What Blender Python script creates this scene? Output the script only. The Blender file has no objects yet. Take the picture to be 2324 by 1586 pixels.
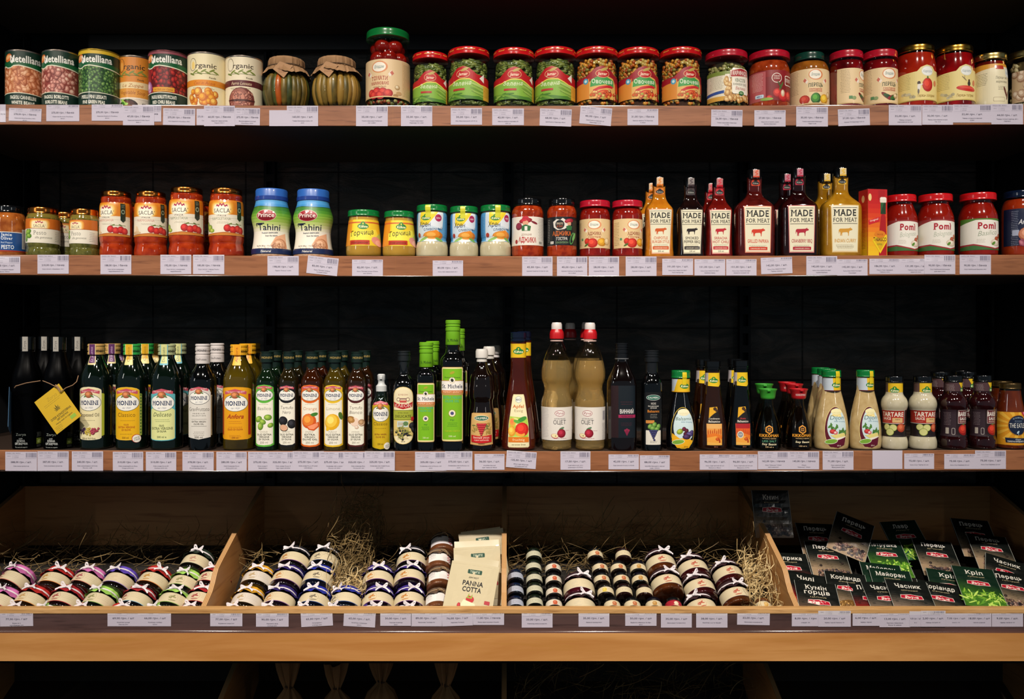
import bpy, bmesh, math, random
import numpy as np
from mathutils import Vector, Matrix
from mathutils.geometry import tessellate_polygon
R = random.Random(7)
PI = math.pi
sc = bpy.context.scene
# ------------------------------------------------------------------ camera, light, exposure
# world frame: camera height = ZC, shelf front plane y = 0, 1 px of the photo = 1 mm on that plane
ZC, D0, F = 1.45, 1.9, 1900.0
CX, HY = 1150.0, 760.0
cam = bpy.data.objects.new('camera', bpy.data.cameras.new('camera'))
sc.collection.objects.link(cam)
cam.location = (0, -D0, ZC); cam.rotation_euler = (PI/2, 0, 0)
cam.data.sensor_width = 36; cam.data.lens = 36*F/2324
cam.data.shift_x = (1162-CX)/2324; cam.data.shift_y = (HY-793)/2324
cam.data.clip_start = 0.05
sc.camera = cam
sc.view_settings.view_transform = 'Standard'; sc.view_settings.look = 'None'
sc.view_settings.exposure = 0.12; sc.view_settings.gamma = 1; sc.view_settings.use_curve_mapping = False
w = bpy.data.worlds.new('world'); sc.world = w; w.use_nodes = True
w.node_tree.nodes['Background'].inputs[0].default_value = (0.6, 0.82, 1.0, 1)
w.node_tree.nodes['Background'].inputs[1].default_value = 0.1
def lamp(kind, loc, target, energy, col, **kw):
    l = bpy.data.lights.new(kind.lower()+'_light', kind); l.energy = energy; l.color = col
    for k, v in kw.items(): setattr(l, k, v)
    o = bpy.data.objects.new(kind.lower()+'_light', l); sc.collection.objects.link(o)
    o.location = loc; o.rotation_euler = (Vector(target)-Vector(loc)).to_track_quat('-Z', 'Y').to_euler()
    return o
for lx, e in ((-1.65, 200), (-0.55, 235), (0.5, 215), (1.6, 180)):      # ceiling track spots in front of the shelves
    lamp('SPOT', (lx, -1.9, ZC+1.96), (lx*0.8, 0.0, ZC-0.55), e, (1.0, 0.90, 0.79), spot_size=1.1, spot_blend=1.0, shadow_soft_size=0.04)
lamp('AREA', (-2.6, -2.3, ZC+0.95), (0, 0.1, ZC+0.2), 4.2, (1.0, 0.97, 0.92), shape='RECTANGLE', size=0.035, size_y=0.8)
lamp('AREA', (2.7, -3.4, ZC+1.1), (0, 0.1, ZC+0.1), 2.2, (1.0, 0.95, 0.88), shape='RECTANGLE', size=0.05, size_y=0.6)

# ------------------------------------------------------------------ colour and materials
def hx(c):
    if not isinstance(c, str): return tuple(c[:3])
    v = [int(c[i:i+2], 16)/255 for i in (0, 2, 4)]
    return tuple(x/12.92 if x < 0.04045 else ((x+0.055)/1.055)**2.4 for x in v)
MC = {}
def newmat(key):
    m = bpy.data.materials.new(key); m.use_nodes = True; MC[key] = m
    return m, m.node_tree, m.node_tree.nodes['Principled BSDF']
def pm(c, rough=0.4, metal=0.0, coat=0.0, noise=None, c2=None, bump=0.0, bscale=200, spec=0.5, alpha=1, nscale=None, sheen=0):
    """plain procedural surface; c2 + nscale mottle the colour, bump roughens it"""
    key = 'm_%s_%s_%s_%s_%s_%s_%s_%s_%s_%s' % (c, rough, metal, coat, c2, bump, bscale, spec, nscale, sheen)
    if key in MC: return MC[key]
    m, t, b = newmat(key)
    b.inputs['Base Color'].default_value = hx(c)+(1,)
    b.inputs['Roughness'].default_value = rough; b.inputs['Metallic'].default_value = metal
    b.inputs['Coat Weight'].default_value = coat; b.inputs['Coat Roughness'].default_value = 0.04
    b.inputs['Specular IOR Level'].default_value = spec
    if c2 or bump:
        tc = t.nodes.new('ShaderNodeTexCoord')
    if c2:
        n = t.nodes.new('ShaderNodeTexNoise'); n.inputs['Scale'].default_value = nscale or 60; n.inputs['Detail'].default_value = 5
        r = t.nodes.new('ShaderNodeValToRGB'); r.color_ramp.elements[0].position = 0.38; r.color_ramp.elements[1].position = 0.66
        r.color_ramp.elements[0].color = hx(c)+(1,); r.color_ramp.elements[1].color = hx(c2)+(1,)
        t.links.new(tc.outputs['Object'], n.inputs['Vector']); t.links.new(n.outputs['Fac'], r.inputs[0]); t.links.new(r.outputs[0], b.inputs['Base Color'])
    if bump:
        n = t.nodes.new('ShaderNodeTexNoise'); n.inputs['Scale'].default_value = bscale; n.inputs['Detail'].default_value = 4
        bm = t.nodes.new('ShaderNodeBump'); bm.inputs['Strength'].default_value = bump; bm.inputs['Distance'].default_value = 0.002
        t.links.new(tc.outputs['Object'], n.inputs['Vector']); t.links.new(n.outputs['Fac'], bm.inputs['Height']); t.links.new(bm.outputs[0], b.inputs['Normal'])
    return m
def printed(rough=0.42, coat=0.25, metal=0.0):
    """printed paper or film: colour comes from the artwork's own colour attribute"""
    key = 'print_%s_%s_%s' % (rough, coat, metal)
    if key in MC: return MC[key]
    m, t, b = newmat(key)
    a = t.nodes.new('ShaderNodeAttribute'); a.attribute_name = 'Col'
    t.links.new(a.outputs['Color'], b.inputs['Base Color'])
    b.inputs['Roughness'].default_value = rough; b.inputs['Metallic'].default_value = metal
    b.inputs['Coat Weight'].default_value = coat; b.inputs['Coat Roughness'].default_value = 0.09
    return m
def glass(tint='ffffff', edge=1.45, rough=0.03):
    """thin clear wall: lets light straight through, mirrors by Fresnel"""
    key = 'glass_%s_%s_%s' % (tint, edge, rough)
    if key in MC: return MC[key]
    m, t, b = newmat(key); t.nodes.remove(b)
    tr = t.nodes.new('ShaderNodeBsdfTransparent'); tr.inputs[0].default_value = hx(tint)+(1,)
    g = t.nodes.new('ShaderNodeBsdfGlossy'); g.inputs['Roughness'].default_value = rough
    f = t.nodes.new('ShaderNodeFresnel'); ge = t.nodes.new('ShaderNodeNewGeometry'); mr = t.nodes.new('ShaderNodeMapRange')
    mr.inputs[3].default_value = edge; mr.inputs[4].default_value = 1/edge       # the same mirror share from either side of the wall
    t.links.new(ge.outputs['Backfacing'], mr.inputs[0]); t.links.new(mr.outputs[0], f.inputs[0])
    mx = t.nodes.new('ShaderNodeMixShader')
    t.links.new(f.outputs[0], mx.inputs[0]); t.links.new(tr.outputs[0], mx.inputs[1]); t.links.new(g.outputs[0], mx.inputs[2])
    t.links.new(mx.outputs[0], t.nodes['Material Output'].inputs[0])
    return m
def liquid(c, ior=1.33, tw=0.82):
    key = 'liq_%s' % c
    if key in MC: return MC[key]
    m, t, b = newmat(key)
    b.inputs['Base Color'].default_value = hx(c)+(1,); b.inputs['Transmission Weight'].default_value = tw
    b.inputs['IOR'].default_value = ior; b.inputs['Roughness'].default_value = 0.03
    return m
def wood(c1, c2, scale=1.0, rough=0.5, axis=0, c3=None, bump=0.05):
    key = 'wood_%s_%s_%s_%s_%s' % (c1, c2, scale, axis, c3)
    if key in MC: return MC[key]
    m, t, b = newmat(key); N = t.nodes.new; L = t.links.new
    tc = N('ShaderNodeTexCoord'); mp = N('ShaderNodeMapping')
    s = [9*scale, 9*scale, 9*scale]; s[axis] = 0.9*scale
    mp.inputs['Scale'].default_value = s
    n = N('ShaderNodeTexNoise'); n.inputs['Scale'].default_value = 2.2; n.inputs['Detail'].default_value = 8; n.inputs['Roughness'].default_value = 0.62; n.inputs['Distortion'].default_value = 0.9
    r = N('ShaderNodeValToRGB'); r.color_ramp.elements[0].position = 0.3; r.color_ramp.elements[1].position = 0.72
    r.color_ramp.elements[0].color = hx(c1)+(1,); r.color_ramp.elements[1].color = hx(c2)+(1,)
    L(tc.outputs['Object'], mp.inputs[0]); L(mp.outputs[0], n.inputs['Vector']); L(n.outputs['Fac'], r.inputs[0])
    out = r.outputs[0]
    if c3:
        mp2 = N('ShaderNodeMapping'); s2 = [34*scale]*3; s2[axis] = 2.2*scale; mp2.inputs['Scale'].default_value = s2
        n2 = N('ShaderNodeTexNoise'); n2.inputs['Scale'].default_value = 3; n2.inputs['Detail'].default_value = 4
        r2 = N('ShaderNodeValToRGB'); r2.color_ramp.elements[0].position = 0.55; r2.color_ramp.elements[1].position = 0.75
        mx = N('ShaderNodeMix'); mx.data_type = 'RGBA'
        L(tc.outputs['Object'], mp2.inputs[0]); L(mp2.outputs[0], n2.inputs['Vector']); L(n2.outputs['Fac'], r2.inputs[0])
        L(r2.outputs[0], mx.inputs[0]); L(out, mx.inputs[6]); mx.inputs[7].default_value = hx(c3)+(1,); out = mx.outputs[2]
    L(out, b.inputs['Base Color']); b.inputs['Roughness'].default_value = rough
    bp = N('ShaderNodeBump'); bp.inputs['Strength'].default_value = bump; bp.inputs['Distance'].default_value = 0.002
    L(n.outputs['Fac'], bp.inputs['Height']); L(bp.outputs[0], b.inputs['Normal'])
    return m

# ------------------------------------------------------------------ objects
COL = sc.collection
CH = {}
def link(o, parent=None):
    COL.objects.link(o)
    if parent is not None: o.parent = parent; CH.setdefault(parent.name, []).append(o)
    return o
def tag(o, label=None, cat=None, group=None, kind=None):
    if label: o['label'] = label
    if cat: o['category'] = cat
    if group: o['group'] = group
    if kind: o['kind'] = kind
    return o
def empty(name, loc=(0, 0, 0)):
    o = bpy.data.objects.new(name, None); o.empty_display_size = 0.02; o.location = loc
    return link(o)
def mesh(name, verts, faces, mats, parent=None, smooth=True, fm=None, ang=35):
    me = bpy.data.meshes.new(name); me.from_pydata([tuple(v) for v in verts], [], [tuple(f) for f in faces])
    for m in (mats if isinstance(mats, (list, tuple)) else [mats]): me.materials.append(m)
    if fm is not None: me.polygons.foreach_set('material_index', fm)
    me.polygons.foreach_set('use_smooth', [smooth]*len(me.polygons))
    me.update()
    if smooth: me.set_sharp_from_angle(angle=math.radians(ang))
    return link(bpy.data.objects.new(name, me), parent)
class MB:
    """collects shapes that become one mesh"""
    def __init__(s): s.v = []; s.f = []; s.m = []
    def add(s, v, f, mi=0):
        b = len(s.v); s.v += [tuple(p) for p in v]; s.f += [tuple(b+i for i in q) for q in f]; s.m += [mi]*len(f); return s
    def box(s, x0, y0, z0, x1, y1, z1, mi=0, bev=0.0, M=None):
        bm = bmesh.new(); bmesh.ops.create_cube(bm, size=1)
        for q in bm.verts: q.co = Vector(((x0+x1)/2+q.co.x*(x1-x0), (y0+y1)/2+q.co.y*(y1-y0), (z0+z1)/2+q.co.z*(z1-z0)))
        if bev: bmesh.ops.bevel(bm, geom=bm.edges[:], offset=bev, segments=2, affect='EDGES', profile=0.6)
        bm.verts.index_update()
        s.add([(M @ q.co if M else q.co) for q in bm.verts], [[q.index for q in f.verts] for f in bm.faces], mi); bm.free(); return s
    def tube(s, pts, r, n=6, mi=0, flat=1.0, cap=True):
        pts = [Vector(p) for p in pts]; rings = []; dd = (pts[-1]-pts[0]).normalized() if (pts[-1]-pts[0]).length > 1e-6 else Vector((1, 0, 0)); ref = Vector((1, 0, 0)) if abs(dd.z) > 0.75 else Vector((0, 0, 1))
        for i, p in enumerate(pts):
            d = (pts[min(i+1, len(pts)-1)]-pts[max(i-1, 0)]).normalized()
            a = d.cross(ref)
            if a.length < 0.02: a = d.cross(Vector((0.3, 1, 0.2)))
            a.normalize(); b = d.cross(a); rr = r[i] if isinstance(r, (list, tuple)) else r
            rings.append([p+(a*math.cos(2*PI*k/n)*flat+b*math.sin(2*PI*k/n))*rr for k in range(n)])
        v = [q for g in rings for q in g]; f = []
        for i in range(len(pts)-1):
            for k in range(n): f.append((i*n+k, i*n+(k+1) % n, (i+1)*n+(k+1) % n, (i+1)*n+k))
        if cap: f.append(tuple(range(n))[::-1]); f.append(tuple((len(pts)-1)*n+k for k in range(n)))
        return s.add(v, f, mi)
    def strip(s, pts, wid, th=0.0, mi=0):
        """ribbon: pts = [(point, side vector)], a thin closed band"""
        v = []; f = []
        for p, sd in pts:
            p = Vector(p); sd = Vector(sd).normalized()*wid/2; v += [p-sd, p+sd]
        n = len(pts)
        for i in range(n-1): f.append((2*i, 2*i+1, 2*i+3, 2*i+2))
        return s.add(v, f, mi)
    def ball(s, c, r, M=None, sub=1, mi=0, jit=0.0):
        bm = bmesh.new(); bmesh.ops.create_icosphere(bm, subdivisions=sub, radius=1)
        rx, ry, rz = r if isinstance(r, (list, tuple)) else (r, r, r); vs = []
        for q in bm.verts:
            p = Vector((q.co.x*rx, q.co.y*ry, q.co.z*rz))*(1+jit*(R.random()-0.5))
            if M: p = M @ p
            vs.append(p+Vector(c))
        bm.verts.index_update(); s.add(vs, [[q.index for q in f.verts] for f in bm.faces], mi); bm.free(); return s
    def build(s, name, mats, parent=None, smooth=True, ang=35):
        return mesh(name, s.v, s.f, mats, parent, smooth, s.m, ang)
def chaikin(p, n=2):
    p = [tuple(map(float, q)) for q in p]
    for _ in range(n):
        q = [p[0]]
        for a, b in zip(p, p[1:]):
            q.append(tuple(0.75*x+0.25*y for x, y in zip(a, b))); q.append(tuple(0.25*x+0.75*y for x, y in zip(a, b)))
        q.append(p[-1]); p = q
    return p
K = 0.00102          # product drawings are in photo pixels; metres per pixel at the shelf front
class Body:
    """outline of a vessel: (radius, height) points, superellipse section of power n, depth ratio ry"""
    def __init__(s, pts, n=2.0, ry=1.0, it=2, seg=44):
        s.p = chaikin(pts, it) if it else [tuple(map(float, q)) for q in pts]; s.n = n; s.ry = ry; s.seg = seg if n == 2 else max(seg, 88); s.arc = None
        s.z = np.array([q[1] for q in s.p]); s.r = np.array([q[0] for q in s.p])
    def rad(s, z): return float(np.interp(z, s.z, s.r))
    def ring(s, r, z, off=0):
        out = []
        for k in range(s.seg):
            a = 2*PI*k/s.seg; c, d = math.sin(a), -math.cos(a); e = 2/s.n
            out.append(((r+off)*math.copysign(abs(c)**e, c), (r*s.ry+off)*math.copysign(abs(d)**e, d), z))
        return out
    def pt(s, u, z, off, rref, rot=0.0):
        r = s.rad(z)
        if s.n == 2.0 and s.ry == 1.0:
            a = u/rref+rot; return ((r+off)*math.sin(a), -(r+off)*math.cos(a), z)
        if s.arc is None:       # arc length round the superellipse, measured from the front
            t = np.linspace(0, PI, 1201); x = np.abs(np.sin(t))**(2/s.n); y = -np.sign(np.cos(t))*np.abs(np.cos(t))**(2/s.n)*s.ry
            s.arc = (np.concatenate([[0], np.cumsum(np.hypot(np.diff(x), np.diff(y)))]), x, y)
        L, X, Y = s.arc; q = abs(u/rref+rot)
        x, y = float(np.interp(q, L, X)), float(np.interp(q, L, Y)); x1, y1 = float(np.interp(q+0.01, L, X)), float(np.interp(q+0.01, L, Y)); x0, y0 = float(np.interp(max(q-0.01, 0), L, X)), float(np.interp(max(q-0.01, 0), L, Y))
        tx, ty = x1-x0, y1-y0; d = math.hypot(tx, ty)+1e-9; nx, ny = ty/d, -tx/d
        if q < 1e-4: nx = 0.0
        sg = 1 if u/rref+rot >= 0 else -1
        return (sg*(x*r+nx*off), y*r+ny*off, z)
    def make(s, name, mats, parent, lo=None, hi=None, off=0, zmat=None, twist=None):
        p = [q for q in s.p if (lo is None or q[1] >= lo-1e-6) and (hi is None or q[1] <= hi+1e-6)]
        if lo is not None and p[0][1] > lo+0.01: p = [(s.rad(lo), lo)]+p
        if hi is not None and p[-1][1] < hi-0.01: p = p+[(s.rad(hi), hi)]
        v = []; f = []; fm = []; n = s.seg
        for r, z in p:
            g = s.ring(max(r, 0.3), z, off)
            if twist:
                g = [(x*(1+twist(math.atan2(x, -y), zz)), y*(1+twist(math.atan2(x, -y), zz)), zz) for x, y, zz in g]
            v += g
        for i in range(len(p)-1):
            zm = (p[i][1]+p[i+1][1])/2; mi = 0
            if zmat:
                for k, zt in enumerate(zmat):
                    if zm > zt: mi = k+1
            for k in range(n):
                f.append((i*n+k, i*n+(k+1) % n, (i+1)*n+(k+1) % n, (i+1)*n+k)); fm.append(mi)
        f.append(tuple(range(n))[::-1]); fm.append(0)
        f.append(tuple((len(p)-1)*n+k for k in range(n))); fm.append(fm[-2] if fm else 0)
        return mesh(name, [(a*K, b*K, c*K) for a, b, c in v], f, mats, parent, True, fm, 40)
def lid_body(r, z0, h, top=0.88, seg=48, lip=1.0):
    """pressed metal twist lid: rolled foot, straight skirt, raised rim, sunken top"""
    return Body([(r-lip, z0), (r, z0+0.4), (r+0.2, z0+1.8), (r-0.5, z0+2.6), (r-0.3, z0+h*0.72), (r*0.97, z0+h*0.95), (r*top, z0+h), (r*0.8, z0+h*0.93), (0.5, z0+h*0.93)], it=1, seg=seg)

# ------------------------------------------------------------------ lettering
_gc = {}
def _glyph(ch, res, off):
    key = (ch, res, off)
    if key in _gc: return _gc[key]
    if ch in 'нф':       # the built-in lowercase outlines of these two overlap themselves
        v, f, a = _glyph(ch.upper(), res, off); _gc[key] = (v*np.array([0.79, 0.745]), f, a*0.79); return _gc[key]
    if ch in 'MМИиЙйN' and off > 0:      # thickening these outlines makes them cross themselves: widen the stems instead
        v, f, a = _glyph(ch, res, 0); w = v.copy(); top = v[:, 1].max() if ch not in 'Йй' else (0.728 if ch == 'Й' else 0.542)
        xs = sorted(set(round(float(q), 4) for q in v[np.abs(v[:, 1]) < 0.006][:, 0])); iv = [(p, q) for p, q in zip(xs, xs[1:]) if 0.07 < q-p < 0.115]
        for x0, x1 in iv[:1]+iv[-1:]:
            w[np.abs(v[:, 0]-x0) < 0.004, 0] = x0-off; w[np.abs(v[:, 0]-x1) < 0.0085, 0] = x1+off
        w[np.abs(v[:, 1]) < 0.006, 1] = -off; w[np.abs(v[:, 1]-top) < 0.006, 1] = top+off
        _gc[key] = (w+np.array([off*0.5, 0]), f, a+off); return _gc[key]
    def geo(txt):
        cu = bpy.data.curves.new('t', 'FONT'); cu.body = txt; cu.size = 1; cu.resolution_u = res; cu.offset = off; cu.fill_mode = 'FRONT'
        ob = bpy.data.objects.new('t', cu); COL.objects.link(ob)
        dg = bpy.context.evaluated_depsgraph_get(); me = bpy.data.meshes.new_from_object(ob.evaluated_get(dg))
        v = np.zeros(len(me.vertices)*3); me.vertices.foreach_get('co', v); v = v.reshape(-1, 3)[:, :2]
        f = [tuple(p.vertices) for p in me.polygons]
        bpy.data.meshes.remove(me); bpy.data.objects.remove(ob); bpy.data.curves.remove(cu)
        return v, f
    if '_bar' not in _gc:
        v, _ = geo('||'); _gc['_bar'] = v[:, 0].max()
    v, f = geo(ch) if ch != ' ' else (np.zeros((0, 2)), [])
    v2, _ = geo('|'+ch+'|'); adv = v2[:, 0].max()-_gc['_bar']
    _gc[key] = (v, f, adv); return _gc[key]
def set_text(s, h, bold=0, ital=0, serif=False, wid=None, sx=1.0, res=2, track=0.0):
    """polygons of a line of text, cap height h, centred on x = 0, baseline y = 0"""
    sz = h/0.727; x = 0; res = 3 if h >= 9 and res == 2 else res; V = []; Fc = []; n = 0
    for ch in s:
        v, f, adv = _glyph(ch, res, bold)
        if len(v):
            vv = v.copy()
            if serif and ch.isalpha() and ch not in 'ицч':
                add = []; top = vv[:, 1].max(); bot = vv[:, 1].min(); up = ch.isupper(); t = 0.06 if up else 0.045; e = 0.085 if up else 0.045
                for yy, d in ((bot, 1), (top, -1)):
                    got = []; xs = sorted(set(round(float(q), 4) for q in vv[np.abs(vv[:, 1]-yy) < 0.006][:, 0]))
                    for a, b in zip(xs, xs[1:]):
                        if 0.04 < b-a < 0.24:
                            m = (a+b)/2
                            inside = any(_in(vv[list(q)], m, yy+d*0.02) for q in f)
                            if inside: got.append((a, b, e, e, yy, yy+d*t))
                    if len(got) > 2: got = [got[0], got[-1]]
                    ie = e*(0.1 if ch in 'MNWИМ' else 0.45)
                    if len(got) == 2: got = [(got[0][0], got[0][1], e, ie)+got[0][4:], (got[1][0], got[1][1], ie, e)+got[1][4:]]
                    got = [r_ for a, b, e0, e1, y0, y1 in got for r_ in ((a-e0, a, y0, y1), (b, b+e1, y0, y1))]
                    add += got
                base = len(vv)
                for a, b, y0, y1 in add:
                    vv = np.vstack([vv, [(a, min(y0, y1)), (b, min(y0, y1)), (b, max(y0, y1)), (a, max(y0, y1))]])
                    f = f+[(base, base+1, base+2, base+3)]; base += 4
            vv[:, 0] += x; V.append(vv); Fc += [tuple(i+n for i in q) for q in f]; n += len(vv)
        x += adv+track+(0.05 if serif else 0)
    if not V: return np.zeros((0, 2)), []
    v = np.vstack(V); v[:, 0] = (v[:, 0]+v[:, 1]*ital-x/2)*sz*sx; v[:, 1] *= sz
    if wid:
        w0 = v[:, 0].max()-v[:, 0].min(); v[:, 0] *= wid/w0
    return v, Fc
def _in(poly, x, y):
    c = False; n = len(poly)
    for i in range(n):
        a, b = poly[i], poly[(i+1) % n]
        if (a[1] > y) != (b[1] > y) and x < (b[0]-a[0])*(y-a[1])/(b[1]-a[1])+a[0]: c = not c
    return c

class Art:
    """flat printed artwork in pixels, laid in thin successive layers, wrapped on a body afterwards"""
    def __init__(s): s.ops = []; s.z = 0.0; s.dz = 0.022
    def _a(s, v, f, c):
        if len(v): s.ops.append((np.asarray(v, float), f, c, s.z)); s.z += s.dz
        return s
    def r(s, x0, y0, x1, y1, c): return s._a([(x0, y0), (x1, y0), (x1, y1), (x0, y1)], [(0, 1, 2, 3)], c)
    def p(s, pts, c):
        n = len(pts); t = [pts[i-1][0]*pts[i][1]-pts[i][0]*pts[i-1][1] for i in range(n)]; sg = 1 if sum(t) > 0 else -1
        cvx = all(sg*((pts[i-1][0]-pts[i-2][0])*(pts[i][1]-pts[i-1][1])-(pts[i-1][1]-pts[i-2][1])*(pts[i][0]-pts[i-1][0])) > -1e-6 for i in range(n))
        return s._a(pts, [tuple(range(n))] if cvx else [tuple(q) for q in tessellate_polygon([[Vector((x, y, 0)) for x, y in pts]])], c)
    def rr(s, x0, y0, x1, y1, q, c):
        pts = []
        for cx, cy, a0 in ((x1-q, y1-q, 0), (x0+q, y1-q, 90), (x0+q, y0+q, 180), (x1-q, y0+q, 270)):
            for k in range(6): a = math.radians(a0+18*k); pts.append((cx+q*math.cos(a), cy+q*math.sin(a)))
        return s.p(pts, c)
    def e(s, cx, cy, rx, ry, c, rot=0, n=22):
        a = math.radians(rot); ca, sa = math.cos(a), math.sin(a)
        return s.p([(cx+rx*math.cos(t)*ca-ry*math.sin(t)*sa, cy+rx*math.cos(t)*sa+ry*math.sin(t)*ca) for t in [2*PI*k/n for k in range(n)]], c)
    def g(s, cx, cy, rx, ry, c1, c2, rot=0, n=16):
        """round thing drawn with a light centre"""
        zb = s.z; s.e(cx, cy, rx, ry, c2, rot, n); s.e(cx-rx*0.12, cy+ry*0.12, rx*0.78, ry*0.78, mix(c1, c2, 0.5), rot, n)
        s.e(cx-rx*0.2, cy+ry*0.22, rx*0.45, ry*0.45, c1, rot, 10)
        if s.dz > 0.01: s.z = zb+s.dz*0.57
        s.top = zb+3*s.dz; return s
    def t(s, cx, y, h, txt, c, wid=None, b=0.012, i=0, sf=False, sx=1, rot=0, res=2, track=0.0, arc=0):
        s.z = max(s.z, getattr(s, 'top', 0))
        v, f = set_text(txt, h, b, i, sf, wid, sx, res, track)
        if len(v):
            if arc: v[:, 1] += -arc*(v[:, 0]/(abs(v[:, 0]).max()+1e-6))**2
            if rot:
                a = math.radians(rot); v = v @ np.array([[math.cos(a), math.sin(a)], [-math.sin(a), math.cos(a)]])
            v = v+np.array([cx, y])
        return s._a(v, f, c)
    def bars(s, cx, y, wid, n, c, dy=2.2, th=0.6):
        """lines of print too small to read"""
        V = []; Fc = []
        for k in range(n):
            x = cx-wid*R.uniform(0.38, 0.5); xe = cx+wid*R.uniform(0.38, 0.5); yy = y-k*dy
            while x < xe:
                l = R.uniform(1.5, 5); b = len(V)
                V += [(x, yy), (min(x+l, xe), yy), (min(x+l, xe), yy+th), (x, yy+th)]; Fc.append((b, b+1, b+2, b+3)); x += l+0.8
        return s._a(V, Fc, c)
    def barcode(s, x0, y0, x1, y1, c='55536a'):
        V = []; Fc = []; x = x0
        while x < x1:
            l = R.choice((0.35, 0.5, 0.9)); b = len(V); V += [(x, y0), (x+l, y0), (x+l, y1), (x, y1)]; Fc.append((b, b+1, b+2, b+3)); x += l+R.choice((0.5, 0.7, 1.1))
        return s._a(V, Fc, c)
    def fill(s, x0, y0, x1, y1, n, rx, ry, cols, rnd=0.25, tilt=180):
        """a crowd of beans, peas, seeds"""
        z0, s.dz = s.z, 0.0036
        for q in range(n):
            if q % 40 == 0: s.z = z0+(q//40 % 4)*0.0009
            a, b = R.choice(cols); k = 1+rnd*(R.random()*2-1)
            s.g(R.uniform(x0, x1), R.uniform(y0, y1), rx*k, ry*k, a, b, R.uniform(-tilt/2, tilt/2), 10)
        s.z = z0+0.46; s.dz = 0.022
        return s
    def build(s, name, fn, parent, mat=None, us=4.0, vs=None, dl=0.035, base=0.28, lim=None):
        V = []; Fc = []; C = []; n = 0
        for v, f, c, zl in s.ops:
            V.append(np.column_stack([v, np.full(len(v), zl)])); Fc += [tuple(i+n for i in q) for q in f]; C += [hx(c)+(1,)]*len(f); n += len(v)
        V = np.vstack(V); bm = bmesh.new(); lay = bm.loops.layers.float_color.new('Col')
        bv = [bm.verts.new(p) for p in V]
        for q, c in zip(Fc, C):
            if len(set(q)) < 3: continue
            try: fc = bm.faces.new([bv[i] for i in q])
            except ValueError: continue
            for l in fc.loops: l[lay] = c
        x0, x1, y0, y1 = V[:, 0].min(), V[:, 0].max(), V[:, 1].min(), V[:, 1].max()
        def cut(axis, at, clear=0):
            no = (1, 0, 0) if axis == 0 else (0, 1, 0); co = (at, 0, 0) if axis == 0 else (0, at, 0)
            bmesh.ops.bisect_plane(bm, geom=bm.verts[:]+bm.edges[:]+bm.faces[:], dist=1e-5, plane_co=co, plane_no=no, clear_outer=clear > 0, clear_inner=clear < 0)
        if lim:
            for ax, at, cl in ((0, lim[0], -1), (0, lim[2], 1), (1, lim[1], -1), (1, lim[3], 1)): cut(ax, at, cl)
            x0, x1, y0, y1 = max(x0, lim[0]), min(x1, lim[2]), max(y0, lim[1]), min(y1, lim[3])
        nu = max(1, int(math.ceil((x1-x0)/us))) if us else 1; gu = [x0+(x1-x0)*i/nu for i in range(nu+1)]
        for g in gu[1:-1]: cut(0, g)
        if vs is None and y1-y0 > 8:       # follow bodies whose outline bends under the label
            um = (x0+x1)/2; q0, q1 = np.array(fn(um, y0, 0.0)), np.array(fn(um, y1, 0.0))
            if max(np.abs(np.array(fn(um, y0+(y1-y0)*t, 0.0))-(q0+(q1-q0)*t))[:2].max() for t in (.04, .1, .2, .35, .5, .65, .8, .9, .96)) > 0.1: vs = 5.0
        nv = max(1, int(math.ceil((y1-y0)/vs))) if vs else 1; gv = [y0+(y1-y0)*i/nv for i in range(nv+1)]
        for g in gv[1:-1]: cut(1, g)
        cache = {}
        def P(i, j, w):
            key = (i, j)
            if key not in cache: cache[key] = (np.array(fn(gu[i], gv[j], 0.0)), np.array(fn(gu[i], gv[j], 1.0)))
            a, b = cache[key]; return a+(b-a)*w
        for q in bm.verts:
            i = min(nu-1, max(0, int((q.co.x-x0)/(x1-x0)*nu-1e-7))); j = min(nv-1, max(0, int((q.co.y-y0)/(y1-y0)*nv-1e-7)))
            a = (q.co.x-gu[i])/(gu[i+1]-gu[i]); b = (q.co.y-gv[j])/(gv[j+1]-gv[j]); w = base+q.co.z
            p = (P(i, j, w)*(1-a)+P(i+1, j, w)*a)*(1-b)+(P(i, j+1, w)*(1-a)+P(i+1, j+1, w)*a)*b
            q.co = Vector(p)*K
        me = bpy.data.meshes.new(name); bm.to_mesh(me); bm.free()
        me.materials.append(mat or printed())
        me.polygons.foreach_set('use_smooth', [False]*len(me.polygons))
        return link(bpy.data.objects.new(name, me), parent)
    def wrap(s, name, body, parent, rot=0, mat=None, us=4.0, vs=None, rref=None, lim=None, z=0, base=0.28):
        zz = [v[:, 1].mean() for v, _, _, _ in s.ops]; rr = rref or body.rad(zz[0]+z)
        y0, y1 = min(v[:, 1].min() for v, _, _, _ in s.ops)+z, max(v[:, 1].max() for v, _, _, _ in s.ops)+z
        if lim: y0, y1 = max(y0, lim[1]+z), min(y1, lim[3]+z)
        r0, r1 = body.rad(y0), body.rad(y1)
        if vs is None and max(abs(body.rad(y0+(y1-y0)*t)-(r0+(r1-r0)*t)) for t in (.1, .2, .3, .4, .5, .6, .7, .8, .9)) > 0.12: vs = 4.5
        return s.build(name, lambda u, v, o: body.pt(u, v+z, o, rr, math.radians(rot)), parent, mat, us, vs, lim=lim, base=base)
    def flat(s, name, parent, M=None, mat=None, us=None, vs=None, fn=None, base=0.1):
        M = M or Matrix.Identity(4)
        return s.build(name, fn or (lambda u, v, o: tuple(M @ Vector((u, -o, v)))), parent, mat, us, vs, base=base)
def mix(a, b, t):
    a, b = [[int(c[i:i+2], 16) for i in (0, 2, 4)] for c in (a, b)]
    return '%02x%02x%02x' % tuple(int(x*(1-t)+y*t) for x, y in zip(a, b))

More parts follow.
